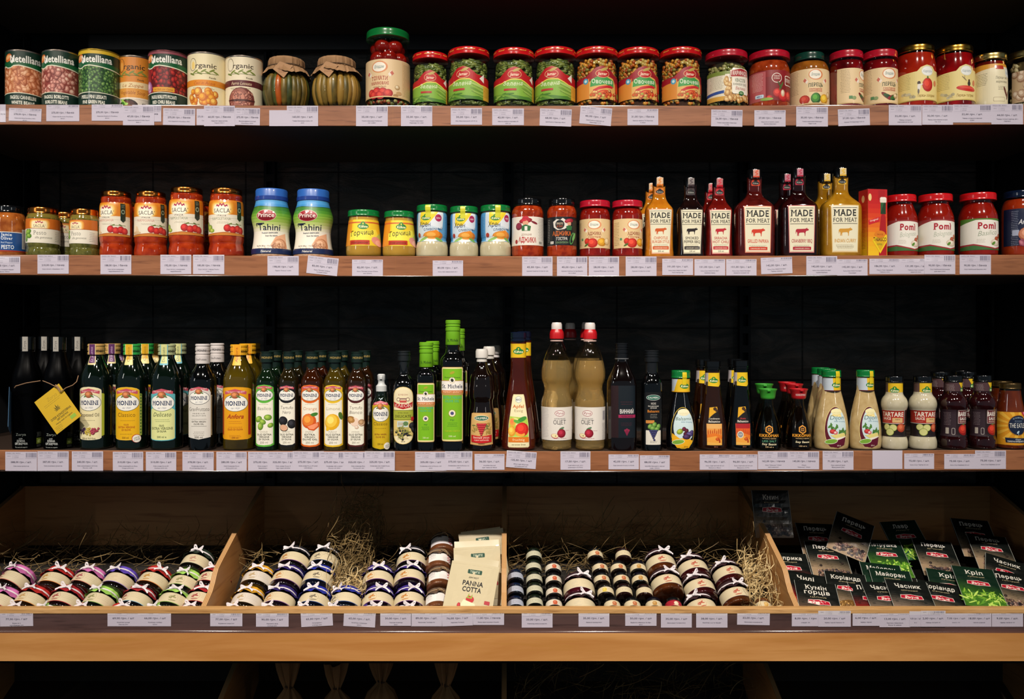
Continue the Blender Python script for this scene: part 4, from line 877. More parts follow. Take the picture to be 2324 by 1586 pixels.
def jo():
    o = prod('red_pesto_jar', 'jar'); r = 40; H = 109; b = Body([(r-6, 0), (r-1, 1), (r, 8), (r, 76), (r-2, 86), (r-8, 94), (r-9, 99)], it=2)
    b.make('glass_jar', [sauce('b4682c', '8c4414', 60), NECKSHADE], o, zmat=[92]); A = Art(); W = 1.7*r; A.r(-W, 9, W, 51, 'e9e4da'); A.r(-W, 11, W, 49.5, '1c4c8c'); A.r(-W, 9, W, 11.6, 'a8341c')
    A.t(6, 42, 6.5, 'Jamie', 'e8eef4', wid=24, b=0.02, sf=True); A.t(6, 34, 6.5, 'Oliver', 'e8eef4', wid=26, b=0.02, sf=True); A.t(6, 26.6, 3.4, 'Red Pepper', 'c8d8ec', wid=26); A.t(8, 14.5, 8.5, 'PESTO', 'eef2f6', wid=28, b=0.015)
    A.e(-24, 26, 11, 17, 'b8182c'); A.e(-25, 44, 4.4, 5.4, 'c88c6c'); A.e(-25, 47.5, 4.6, 3, '5c4028'); A.r(42, 16, 54, 58, 'dcd8d0'); A.barcode(43, 17, 53, 56, '3c3a4a')
    A.wrap('label', b, o); lid(o, r-7, 94, 15, BLACKLID); o['H'] = H; return o
o = jo(); put(o, 2, 21, 471, 109, 0.06, 14); setup(o, 'black-lidded jar of orange pesto with a blue label, cut off by the frame')

def tahini():
    o = prod('tahini_tub', 'tub'); r = 46; H = 151
    b = Body([(r-3, 0), (r-1, 1), (r-0.5, 5), (r-1.5, 6.5), (r-1.5, 14), (r-2, 18), (r-4.6, 32), (r-6.5, 50), (r-6, 62), (r-2.6, 76), (r-0.4, 86), (r-1, 94), (r-6, 108), (r-9.4, 118), (r-10.5, 126), (r-10.5, 132)], it=2)
    b.make('tub_body', pm('c8a284', 0.35, 0, 0.4, c2='a87c5c', nscale=160), o); W = 1.9*r; A = Art(); LIMG = ('e8e4d2', 'e0e0c0', 'cfdc9c', 'b0cc68', '8ab844', '5f9c30', '3c7c28')
    A.r(-W, 6.5, W, 130, 'e9e4d4')
    for k, c_ in enumerate(('e4e2c4', 'd8dea4', 'c4d680', 'a8c85c', '8cb844', '6ca234', '4c8c2c', '3c7c2a')): A.r(-W, 56+k*6.5, W, 130, c_)
    A.p([(-W, 108), (-20, 110), (10, 108), (W, 111), (W, 130), (-W, 130)], '2c5c38'); A.p([(-W, 110), (-20, 112), (10, 110), (W, 113), (W, 130), (-W, 130)], '3c8cc8'); A.r(-W, 116, W, 130, '4c9cd8'); A.r(-W, 124, W, 130, '6cb0e0')
    A.e(-4, 90, 22, 13, 'd8c4b4'); A.e(-4, 90, 21, 12, '9c1424'); A.e(-4, 87, 17, 7, '7c0c1c'); A.t(-4, 86, 9.5, 'Prince', 'f2e4da', wid=36, b=0.01)
    A.p([(-8, 98), (-8, 102), (-5.5, 100), (-4, 103.5), (-2.5, 100), (0, 102), (0, 98)], 'f2e4da')
    A.t(2, 58, 14, 'Tahini', '141a3a', wid=54, b=0.006); A.r(-29, 71.5, -8, 73.5, '141a3a'); A.e(-29, 70, 1.4, 3.6, '141a3a')
    A.t(4, 51, 3.6, 'Premium sesame paste', '2c3450', wid=38, rot=3); A.t(8, 44.5, 3.6, 'from the nature', '2c3450', wid=28, rot=3)
    A.p([(44, 52), (18, 44), (6, 26), (10, 18), (46, 18)], 'e0a884'); A.g(28, 26, 17, 14, 'efc09c', 'b87a54'); A.e(24, 22, 15, 10, '9c6444'); A.fill(12, 16, 38, 30, 50, 2.0, 1.3, [('e8c09c', 'a86c4c'), ('d8a880', '8c5438')])
    A.fill(-W, 16, W, 19, 40, 1.8, 1.2, [('e8d0b0', 'c09468')]); A.t(-8, 22.4, 3, 'Net Wt. 500 gr. / 17.6 OZ', '6c5444', wid=36)
    A.r(-W, 6.5, W, 18, '12234f'); A.t(-4, 9.4, 5, 'Natural', 'e8e4dc', wid=22, b=0.01, i=0.15); A.bars(62, 66, 12, 16, '5c6444', 3.4)
    A.wrap('label', b, o, us=3.5, vs=4.5, rref=r-4)
    c = Body([(r-11, 126), (r-9, 128), (r-8.6, 134), (r-9.4, 136), (r-9.2, 148), (r-11, 151), (0.5, 151)], it=0, seg=72).make('screw_cap', pm('2c62b4', 0.35, 0, 0.3), o, twist=lambda a, z: 0.006*math.cos(60*a) if z > 136.5 else 0)
    Body([(r-10.5, 124), (r-8.2, 126), (r-8.2, 134), (r-10, 135.6)], it=0).make('cap_ring', pm('1c3c8c', 0.35, 0, 0.3), o); o['H'] = H; return o
o = tahini(); put(o, 2, 616.5, 432, 151, 0.062, 4); setup(o, 'blue-capped tub of tahini nearest the tomato sauces', 'blue-capped tahini tubs')
o2 = copy_tree(o); put(o2, 2, 711, 433, 151, 0.062, 0); setup(o2, 'blue-capped tub of tahini standing near the mustard jars', 'blue-capped tahini tubs')
def mustard():
    o = prod('mustard_jar', 'jar'); r = 39.5; H = 103; b = Body([(r-8, 0), (r-3, 1.5), (r, 7), (r+0.2, 18), (r-0.5, 30), (r-3.5, 62), (r-6.5, 84), (r-6.5, 90)], it=2)
    b.make('glass_jar', [sauce('b8923c', 'a8802c', 12), pm('c88a4c', 0.1, 0, 1)], o, zmat=[85]); W = 1.7*r; A = Art(); A.r(-W, 24, W, 81, 'e8c42c'); A.r(-W, 24, -26, 81, 'dc8c1c'); A.r(-22, 24, 6, 81, 'f0d438'); A.r(-W, 73, W, 76, 'c85a2c')
    kuhne(A, 2, 66, 1.0); A.p([(-30, 36), (-30, 52), (0, 56), (34, 60), (44, 40), (44, 36)], 'f0e048'); A.e(44, 44, 20, 6, 'b8c860', 30); A.t(0, 47, 11, 'Горчица', '2c1c14', wid=54, b=0.01, i=0.15, rot=5, sf=True)
    A.e(36, 34, 16, 9, 'e09484', -20); A.e(42, 30, 12, 7, 'efb4a0', -10); A.rr(-28, 26, 16, 36, 1.5, 'b8341c'); A.t(-6, 28.6, 4.4, 'острая дижонская', '4c1408', wid=38, b=0.01); A.wrap('label', b, o)
    lid(o, r-3.5, 89, 14, GREENLID, top=0.92); o['H'] = H; return o
o = mustard(); put(o, 2, 825.5, 479, 103, 0.056, 4); setup(o, 'green-lidded mustard jar next to the tahini tub', 'mustard jars with green lids')
o2 = copy_tree(o); put(o2, 2, 906, 481, 103, 0.056, 12, wx=0.96); setup(o2, 'green-lidded mustard jar next to the white horseradish jars', 'mustard jars with green lids')
def hren():
    o = prod('horseradish_jar', 'jar'); r = 36; H = 115; b = Body([(r-5, 0), (r-1, 1.5), (r, 8), (r, 24), (r-2, 32), (r-4.5, 38), (r-4.5, 42), (r-2.5, 48), (r-2.2, 92), (r-4, 98), (r-6, 102)], it=2)
    b.make('glass_jar', sauce('c8bfa0', 'b8ae8c', 30, 0.15), o); W = 1.7*r; A = Art(); A.r(-W, 34, W, 98, 'c8d8e4'); A.p([(26, 34), (W, 34), (W, 98), (10, 98)], '5c9cc8'); A.p([(-W, 34), (-34, 34), (-34, 98), (-W, 98)], '4c94c8'); A.r(-W, 34, W, 36, '8cb4d0')
    A.p([(-24, 98), (20, 98), (-4, 70), (-24, 70)], 'ecd02c'); A.p([(20, 98), (-4, 70), (30, 60), (34, 98)], 'dce4ec'); kuhne(A, -9, 85, 0.86)
    A.e(20, 85, 8, 8, 'a82454'); A.t(20, 83, 3.4, 'NEW', 'f0dce4', wid=10); A.t(-12, 66, 11, 'Хрен', '2c2c3c', wid=28, b=0.006, i=0.1); A.t(8, 58, 6.5, 'сливочный', '3c4c6c', wid=44, b=0, i=0.1, rot=3)
    A.g(8, 46, 24, 11, 'f0b050', 'c8741c'); A.e(0, 40, 20, 7, 'e9ead8'); A.e(12, 50, 10, 8, 'e88c24', 20); A.e(-16, 39, 12, 3, '8cb460', 20); A.e(22, 38, 10, 3, '6ca04c', -20); A.e(-28, 48, 4.5, 5, 'a83c2c'); A.bars(46, 88, 16, 12, '3c6c94', 3.6); A.bars(-44, 88, 12, 12, '3c6c94', 3.6); A.wrap('label', b, o)
    l = lid(o, r-1, 101, 14, GREENLID, top=0.92); S = Art(); S.r(-6, 86, 6, 114, 'd0cf34'); bb = Body([(r-2.2, 84), (r-2.2, 97), (r-0.6, 102), (r-0.2, 108), (r-1.5, 113), (r-4, 115)], it=0)
    S.wrap('seal_strip', bb, o, us=3, vs=2, rot=-6); o['H'] = H; return o
o = hren(); put(o, 2, 980.5, 467, 115, 0.052, -4); setup(o, 'white horseradish jar next to the mustard, first of three', 'green-lidded white horseradish jars')
o2 = copy_tree(o); put(o2, 2, 1053, 470, 115, 0.055, 4, wx=0.93); setup(o2, 'white horseradish jar standing in the middle of three', 'green-lidded white horseradish jars')
o2 = copy_tree(o); put(o2, 2, 1124.5, 467.5, 115, 0.052, 16, wx=0.98); setup(o2, 'white horseradish jar next to the black-lidded red relish', 'green-lidded white horseradish jars')
def adzhika(kind):
    o = prod('relish_jar', 'jar'); r = 35.5; H = 129; b = Body([(r-5, 0), (r-1, 1), (r, 8), (r, 26), (r-0.6, 90), (r-0.2, 100), (r-3, 108), (r-7, 114), (r-6, 120)], it=2)
    b.make('glass_jar', [sauce('a83a14', '7c1c08', 90), NECKSHADE], o, zmat=[111], twist=lambda a, z: 0.02*math.cos(26*a) if z < 20 or 90 < z < 106 else 0); W = 1.62*r; A = Art()
    if kind == 'w':
        A.r(-W, 25, W, 87, 'e4ded2'); A.bars(34, 82, 24, 15, '5a5652', 3.2); A.g(-8, 78, 15, 6, 'c8283c', '8c1424', 8); A.e(-8, 83, 8, 5, 'c0243a'); A.e(-8, 73, 6.5, 6, 'd8a080'); A.p([(-16, 56), (-19, 66), (-8, 70), (4, 66), (2, 56)], '2c6a3c'); A.r(-10, 57, -4, 66, 'e9e4da'); A.e(-24, 66, 8, 8, '6c2434'); A.e(-24, 68, 6, 6, '8c2c44')
        A.e(12, 74, 8, 2.4, '7c1c2c', -20); A.t(-6, 46, 4, 'ДОМАШНЯ', 'a88474', wid=22); A.t(-4, 31, 11, 'АДЖИКА', 'b41c24', wid=40, b=0.03, rot=-2, arc=-1); A.e(-30, 33, 3.6, 4.6, 'a02c2c'); A.barcode(24, 28, 34, 34, '3c3a3a')
    else:
        A.r(-W, 25, W, 87, '10151a'); A.p([(-24, 76), (-14, 82), (-6, 80), (0, 84), (10, 78), (14, 66), (4, 60), (-12, 58), (-22, 64)], 'ddd6cc'); A.e(-7, 70, 11, 10, '10151a'); A.t(-7, 70, 4, 'ПРОСТО', 'e8d0b0', wid=15); A.t(-7, 64, 4, 'В ЇЖУ', 'c85a2c', wid=14)
        A.g(16, 78, 12, 5, 'c0384c', '8c1424', 10); A.e(16, 72, 5, 5, 'd8a080'); A.p([(10, 58), (8, 66), (16, 69), (24, 66), (22, 58)], '2c6a3c'); A.t(-2, 46, 9.5, 'АДЖИКА', 'd86a24', wid=46, b=0.02); A.t(-2, 36, 6.5, 'ГОСТРА', 'e8e4dc', wid=26, b=0.01); A.t(-2, 29, 4, 'З БАЗИЛІКОМ', '7c9c6c', wid=30)
        A.e(24, 40, 6, 14, '4c8c4c', -20); A.e(24, 40, 3.6, 11, '10151a', -20); A.e(30, 44, 4, 10, '6cac5c', -30); A.bars(-38, 80, 8, 14, 'c8c4bc', 3.6); A.rr(-32, 28, -22, 34, 1, 'c8c4bc')
    A.wrap('label', b, o); lid(o, r-4, 113, 16, BLACKLID, top=0.9); o['H'] = H; return o
o = adzhika('w'); put(o, 2, 1197.5, 452, 129, 0.053, 4); setup(o, 'black-lidded red relish jar with a white label and a cartoon cook')
o = adzhika('b'); put(o, 2, 1275, 452, 129, 0.05, 0, wx=0.94); setup(o, 'black-lidded red relish jar with a black label')
def red_vladam():
    o = prod('relish_jar', 'jar'); r = 34.5; H = 125; b = Body([(r-5, 0), (r, 1.5), (r+0.4, 8), (r-0.5, 20), (r, 28), (r, 84), (r-0.5, 96), (r-4, 105), (r-7, 110), (r-6, 116)], it=2)
    b.make('glass_jar', [sauce('8c1c12', '6c0c08', 70), NECKSHADE], o, zmat=[113]); W = 1.62*r; A = Art(); A.r(-W, 19, W, 83, 'dfc290'); vladam(A, -3, 70, 0.92, 'АДЖИКА', '8c241c', 'гостра', 'a8402c')
    A.g(-8, 30, 12, 10.5, 'ec5038', 'b01810'); A.g(-20, 34, 7, 7, 'e04028', 'a01810'); A.g(14, 32, 11, 9, 'f0b83c', 'c0801c'); A.e(18, 32, 4, 4, '4c2c10'); A.g(28, 34, 8, 8, 'efdcb4', 'c0a070'); A.e(-22, 26, 6, 2, '4c6c2c', 30); A.bars(-46, 74, 18, 15, '8c6c44', 3.4); A.rr(-36, 36, -31, 41, 1, '4c8c5c')
    A.wrap('label', b, o); lid(o, r+0.2, 110, 15, CRIM, top=0.92); o['H'] = H; return o
o = red_vladam(); put(o, 2, 1350, 457, 125, 0.052, -2); setup(o, 'crimson-lidded relish jar with a beige tomato label, beside the black-labelled jar', 'crimson-lidded beige-labelled relish jars')
o2 = copy_tree(o); put(o2, 2, 1423.5, 457, 125, 0.052, 24, wx=1.0); setup(o2, 'crimson-lidded relish jar beside the small orange-yellow flat bottle', 'crimson-lidded beige-labelled relish jars')

# flat flask bottles of meat sauce
COW = [(-17, 6), (-14, 8), (-2, 8), (8, 8.5), (12, 9.5), (15, 12), (14, 9), (18, 8), (19, 5), (16, 3.5), (12, 3), (10, 0), (9.5, -3), (9, -10), (7.4, -10), (7, -4), (5, -1), (-6, -1.5), (-9, -3), (-9, -10), (-10.8, -10), (-11.4, -4), (-12.2, -10), (-14, -10), (-13.6, -2), (-16, 1), (-17, -4), (-18, -4), (-18, 4)]
def flask(big, c1, c2, tint, ribbon, l1, l2=None, strip='c8b8a0'):
    o = prod('sauce_bottle', 'bottle'); 
    if big: r, H = 46.5, 196; pts = [(r-5, 0), (r-1.5, 1.5), (r, 6), (r, 104), (r-1, 112), (r-6, 119), (r-18, 128), (r-27, 136), (r-30, 145), (r-30, 158), (r-29.5, 178)]; L = (30.5, 8, 33.5, 112); nk = 17
    else: r, H = 32, 177; pts = [(r-2, 0), (r, 1), (r+0.6, 5), (r-1.5, 22), (r-1.5, 60), (r-0.3, 92), (r-0.3, 104), (r-3, 110), (r-11, 119), (r-16, 128), (r-18, 138), (r-18, 158)]; L = (21, 6, 27.5, 105); nk = 14.5
    b = Body(pts, n=3.2, ry=0.62 if big else 0.75, it=2, seg=56); b.make('bottle_body', sauce(c1, c2, 40, 0.06), o)
    A = Art(); x0, y0, x1, y1 = L; q = 1.7
    A.p([(-x0, y0), (x0, y0), (x1, y1), (-x1, y1)], mix(tint, 'e0d8b8', 0.4)); A.p([(-x0+q, y0+q), (x0-q, y0+q), (x1-q, y1-q), (-x1+q, y1-q)], 'e2dcc0'); k = x1/33.5
    A.p([(-x0+2.6*k, y0+2.6), (x0-2.6*k, y0+2.6), (x0-3.2*k, y0+3.2), (-x0+3.2*k, y0+3.2)], tint)
    yt = y1; A.r(-x1+5*k, yt-5.5*k-1, x1-5*k, yt-4.4*k-1, '1c1c1c'); A.t(0, yt-23*k-1, 14.5*k, 'MADE', '1a1a1a', wid=53*k, b=0.025, sf=True); A.t(0, yt-36*k-1, 9*k, 'FOR MEAT', '1a1a1a', wid=56*k, b=0.012, sf=True); A.r(-x1+5*k, yt-40.5*k-1, x1-5*k, yt-39.4*k-1, '1c1c1c')
    cy = yt-58*k-1; A.p([(x*0.86*k, cy+y*0.86*k) for x, y in COW], tint)
    if l2: A.t(0, cy-22*k, 7.5*k, l1, tint, wid=38*k, b=0.01); A.t(0, cy-32*k, 7.5*k, l2, tint, wid=46*k, b=0.01); yb = cy-37*k
    else: A.t(0, cy-23*k, 8*k, l1, tint, wid=50*k, b=0.01); yb = cy-29*k
    A.bars(0, yb, 44*k, 3, '8c8674', 2.6); 
    if tint != 'c8902c': A.rr(-22*k, y0+(6 if big else 10), 22*k, y0+(13 if big else 17), 0.8, tint); A.t(0, y0+(8 if big else 12), 2.6, 'CARAMELISED ONION', 'e0d8c0', wid=36*k)
    else: A.bars(0, y0+12, 40, 2, 'b0a078', 4)
    if not big: A.t(0, y0+4.6, 3.4, '235 ml', '4a4a44', wid=13)
    A.build('label', lambda u, v, q_: b.pt(u, v, q_, b.rad(v)), o, None, us=3.5, vs=5)
    nb = Body([(nk-1.5, H-22), (nk, H-21), (nk, H-3), (nk-1, H), (0.5, H)], it=0, seg=44); nb.make('screw_cap', BLACKLID, o)
    S = Art(); w_ = 7.5; zc = H-32 if big else H-34; S.p([(-w_, H-1), (-w_, zc+10), (-w_-3, zc), (-w_-2, zc-5), (w_+2, zc-5), (w_+3, zc), (w_, zc+10), (w_, H-1)], ribbon); S.r(-w_, H-16, w_, H-1, strip)
    for j in range(4): S.e(0, H-3-j*3.4, 4, 1.3, mix(ribbon, 'ffffff', 0.15), 20 if j % 2 else -20)
    S.e(0, zc+1, 9, 4.5, '101010'); S.e(0, zc+4.5, 4, 3.5, '101010'); S.t(0, zc-1, 3.6, 'Kühne', 'a8a8a0', wid=13)
    def nr(u, v, q_):
        p = b.pt(u, v, q_+0.4, max(b.rad(v), 12)); c = nb.pt(u, max(min(v, H-2), H-21), q_+0.4, nk); t = min(1, max(0, (v-(H-23))/2)); return tuple(x*(1-t)+y*t for x, y in zip(p, c))
    S.build('neck_ribbon', nr, o, None, us=3, vs=3)
    o['H'] = H; return o
small_o = flask(0, 'c07818', 'a86010', 'c8541c', 'd8781c', 'CHIPOTLE', 'BURGER STYLE', 'd8b894')
small_b = flask(0, '0c0606', '1a0a08', '1e1214', '3c2c30', 'SMOKED', 'PEPPER BBQ', '8c8480')
small_r = flask(0, '6c140c', '540a08', 'b81c2c', 'c01828', 'SRIRACHA', 'HOT CHILI', 'b87474')
big_p = flask(1, '541410', '3c0a08', 'c8341c', 'c83c1c', 'GRILLED PAPRIKA', None, 'c89488')
big_c = flask(1, '260606', '140304', 'a81830', 'a81434', 'CRANBERRY BBQ', None, 'b87888')
big_y = flask(1, 'a87a1c', '946410', 'c8902c', 'd8a81c', 'INDIAN CURRY', None, 'd8c494')
for o, cx, top, H, rot, wx, lb in ((small_o, 1495.5, 402.5, 177, 0, 1, 'small flat bottle of orange-yellow chipotle sauce'), (small_b, 1566, 404, 177, 0, 0.97, 'small flat bottle of black smoked pepper sauce'), (small_r, 1630.5, 405, 177, 0, 0.97, 'small flat bottle of red hot chili sauce'),
        (big_p, 1711.5, 386, 196, 2, 1, 'large flat bottle of red grilled paprika sauce'), (big_c, 1811, 384, 196, 0, 0.97, 'large flat bottle of dark cranberry sauce with a crimson neck ribbon'), (big_y, 1907.5, 383, 196, 0, 1.02, 'large flat bottle of mustard-yellow curry sauce')):
    put(o, 2, cx, top, H, 0.045, rot, wx=wx); setup(o, lb, 'flat bottles of meat sauce')
for src, cx, y, lb in ((small_o, 1478, 0.13, 'small chipotle sauce bottle half hidden behind the front orange one'), (small_r, 1612, 0.12, 'small red chili sauce bottle half hidden behind the front one'), (big_c, 1783, 0.115, 'large cranberry sauce bottle hidden behind the front one, its black cap showing'), (big_y, 1872, 0.115, 'large curry sauce bottle hidden behind the front one, its cap showing')):
    o = copy_tree(src); s_ = src.scale; o.location = ((cx-CX)*depth_scale(y), y, SH[2]+0.001); o.scale = s_; setup(o, lb, 'flat bottles of meat sauce')
# the red carton
def carton():
    o = prod('sauce_carton', 'carton'); w_, d_, h_ = 30, 22, 146
    MB().box(-w_*K, -d_*K, 0, w_*K, d_*K, h_*K, bev=0.0008).build('box', pm('b3141c', 0.4, 0, 0.3), o, smooth=False)
    A = Art(); n = 14
    def grad(W):
        for k in range(n): A.r(-W, k*h_/n*0.985+1, W, h_-1, ('e8b81c', 'e8b41c', 'e8ac1c', 'e8a01c', 'e6901c', 'e47c1c', 'e0681c', 'dc541c', 'd6401c', 'd0301c', 'c8241c', 'c01c1c', 'bc181c', 'b8161c')[k])
    grad(w_-0.6); A.rr(2, 122, 22, 144, 2, 'a8141c')
    A.p([(4, 0.5), (4, 40), (6, 62), (9, 84), (12, 92), (22, 92), (25, 84), (26, 62), (28, 40), (28, 0.5)], 'a8141c'); A.r(9, 92, 25, 118, '1c3c24'); A.p([(9, 94), (20, 118), (9, 118)], '2c5c34'); A.rr(7, 117, 27, 128, 2, 'e6ddd0'); A.rr(9, 124, 25, 129, 2, 'efe8dc')
    A.p([(-16, 34), (8, 6), (28.5, 32), (28.5, 46), (8, 56)], 'e8c81c'); A.p([(8, 12), (-8, 32), (8, 44), (24, 32)], 'd8a81c'); A.t(7, 33, 8.5, 'TABASCO', '5c2c10', wid=40, b=0.02); A.t(6, 24, 4, 'PEPPER', '6c7c1c', wid=16)
    A.e(7, 48, 17, 8, 'd87c1c'); A.t(7, 46, 3.4, 'SAUCE', '7c2c10', wid=18); A.p([(-28, 78), (6, 86), (6, 76), (-28, 68)], 'c81c2c'); A.t(-11, 77, 4, 'Original', 'f0d8c8', wid=26, rot=13); A.e(-24, 128, 5, 8, 'e8c888')
    A.flat('front_print', o, Matrix.Translation((0, -d_, 0))); A = Art(); grad(d_-0.6); A.e(0, 126, 7, 8, 'e8b87c'); A.bars(0, 98, 24, 26, '7c2c10', 3.2)
    A.flat('side_print', o, Matrix.Translation((-w_, 0, 0)) @ Matrix.Rotation(-PI/2, 4, 'Z')); o['H'] = h_; return o
o = carton(); put(o, 2, 1981, 433, 146, 0.042, 10, wx=0.86); setup(o, 'red and yellow pepper sauce carton beside the curry sauce bottle')
def pomi(kind):
    o = prod('pasta_sauce_jar', 'jar'); r = 42; H = 136; b = Body([(r-5, 0), (r-1, 1.5), (r, 8), (r, 80), (r-2, 92), (r-8, 106), (r-12, 115), (r-11, 124)], it=2, seg=48)
    b.make('glass_jar', [sauce('8c1c10', '7c1008', 30), NECKSHADE], o, zmat=[120]); W = 1.62*r; A = Art(); A.r(-W, 12, W, 79, '8c2c2c' if kind == 'bo' else '4c7c2c'); A.p([(-W, 14), (-W, 66), (-30, 76), (0, 76), (W, 72), (W, 14)], 'e8e4da'); A.r(44, 14, W, 78, 'c8c4b8'); A.bars(54, 74, 16, 16, '6a665c', 3.4)
    A.t(-4, 57, 14, 'Pomì', 'a8142c', wid=44, b=0.035, sf=True); A.t(-4, 43, 11, 'Bolognese' if kind == 'bo' else 'Basilico', 'a8b4a0' if kind == 'bo' else '8c9c84', wid=46, b=-0.01, i=0.35, rot=5); A.bars(-20, 34, 20, 3, 'b0a898', 3)
    A.p([(-W, 12), (-W, 22), (-34, 24), (-8, 18), (14, 14), (36, 18), (W, 24), (W, 12)], '3c6c34'); A.p([(-W, 19), (-34, 22), (-8, 17), (14, 13.4), (36, 17), (W, 23), (W, 26), (36, 20), (14, 16), (-8, 19.6), (-34, 25), (-W, 23)], '9c2430')
    A.g(19, 28, 17, 8, 'f0e4d4', 'c8b8a0'); A.e(19, 30, 14, 5.4, '9c2410'); A.g(20, 36, 7, 5, 'c05a34', '8c3418'); A.e(10, 26, 6, 3, '5c8c34', 30); A.e(38, 40, 8, 5, '7c9c3c', 30); A.g(42, 36, 6, 5, 'd8b040', 'a87420'); A.g(30, 42, 6, 5, 'c86c4c', '9c3c24')
    A.wrap('label', b, o); lid(o, r-3, 120, 16, REDLID if 1 else CRIM, top=0.94); o['H'] = H; return o
o = pomi('bo'); put(o, 2, 2044, 446, 136, 0.06, 8, wx=0.92); setup(o, 'red-lidded pasta sauce jar beside the red carton', 'red-lidded pasta sauce jars')
o2 = copy_tree(o); put(o2, 2, 2122.5, 445, 136, 0.056, 4, wx=1.02); setup(o2, 'red-lidded pasta sauce jar standing in the middle of three', 'red-lidded pasta sauce jars')
o = pomi('ba'); put(o, 2, 2219, 443, 136, 0.056, 6, wx=1.08); setup(o, 'red-lidded pasta sauce jar with green label corners, apart from the other two', 'red-lidded pasta sauce jars')
def ama():
    o = prod('pasta_sauce_jar', 'jar'); r = 47; H = 143; b = Body([(r-6, 0), (r-1, 1.5), (r, 8), (r, 96), (r-2, 110), (r-7, 120), (r-9, 130)], it=2); b.make('glass_jar', [sauce('9c3414', '8c2408', 30), NECKSHADE], o, zmat=[124]); W = 1.62*r; A = Art()
    A.r(-W, 22, W, 102, '121c3c'); A.bars(-44, 96, 18, 20, 'a8b0c8', 3.8); A.rr(-50, 44, -34, 56, 1, 'a8b0c8'); A.e(0, 90, 17, 8, 'e8dcd0'); A.e(0, 90, 15, 6, 'b0202c'); A.t(0, 88, 4.6, 'Barilla', 'f0e8e0', wid=22); A.t(-4, 68, 11, 'Amatriciana', 'e8e8ec', wid=64, b=0.01, i=0.3)
    A.g(-14, 46, 22, 16, 'e8a484', 'a85c3c'); A.e(-8, 42, 15, 12, 'e8d8b4'); A.fill(-30, 24, 34, 34, 20, 8, 5, [('c87c8c', '8c3c54'), ('d89ca0', '9c4c5c')]); A.wrap('label', b, o); lid(o, r-5, 127, 16, NAVYLID, top=0.92); o['H'] = H; return o
o = ama(); put(o, 2, 2318, 438, 143, 0.062, 4); setup(o, 'navy-lidded pasta sauce jar with a dark blue label, cut off by the frame')
# ------------------------------------------------------------------ lowest shelf: oils, vinegars, sauces
OILGL = pm('06100a', 0.05, 0, 1.0); BLKGL = pm('050607', 0.06, 0, 1.0)
def logo(A, cx, cy, rx=30, ry=19, k=1.0, rim='2c4c44'):
    """white oval with the maker's name under a red arched band and a fruit roundel"""
    A.p([(cx-rx*0.88, cy+ry*1.05), (cx-rx*0.92, cy+ry*1.42), (cx, cy+ry*1.75), (cx+rx*0.92, cy+ry*1.42), (cx+rx*0.88, cy+ry*1.05), (cx, cy+ry*1.36)], 'c05060')
    A.t(cx, cy+ry*1.24, 3.6*k, 'UNA FAMIGLIA PER BENE', 'e8c8c4', wid=rx*1.5, arc=-2.2*k); A.e(cx, cy, rx+1, ry+1, rim); A.e(cx, cy, rx, ry, 'eceae2')
    A.g(cx, cy+ry*0.98, rx*0.36, ry*0.42, 'e0905c', '8c4a2c'); A.e(cx-rx*0.28, cy+ry*0.8, rx*0.2, ry*0.1, '5c7c44', 30); A.e(cx+rx*0.28, cy+ry*0.8, rx*0.2, ry*0.1, '5c7c44', -30)
    A.t(cx, cy-5*k, 9.6*k, 'MONINI', '1c2c54', wid=rx*1.64, b=0.035, sf=True); A.t(cx-rx*0.82+5*k, cy-5*k, 0.1, '.', '1c2c54'); A.t(cx, cy-13*k, 4*k, 'dal 1920', '5c6c8c', wid=rx*0.7, b=-0.01, i=0.3)
def bcap(o, r, z0, z1, m, rings=(0.25, 0.75), name='screw_cap', lower=None, seg=48):
    h = z1-z0; P = [(r-1.2, z0), (r, z0+0.6)]
    for q in sorted(rings): P += [(r, z0+h*q-2), (r-1.1, z0+h*q-1.2), (r-1.1, z0+h*q+1.2), (r, z0+h*q+2)]
    P += [(r, z1-1.6), (r-1.6, z1), (0.5, z1)]
    return Body(P, it=0, seg=seg).make(name, m, o)
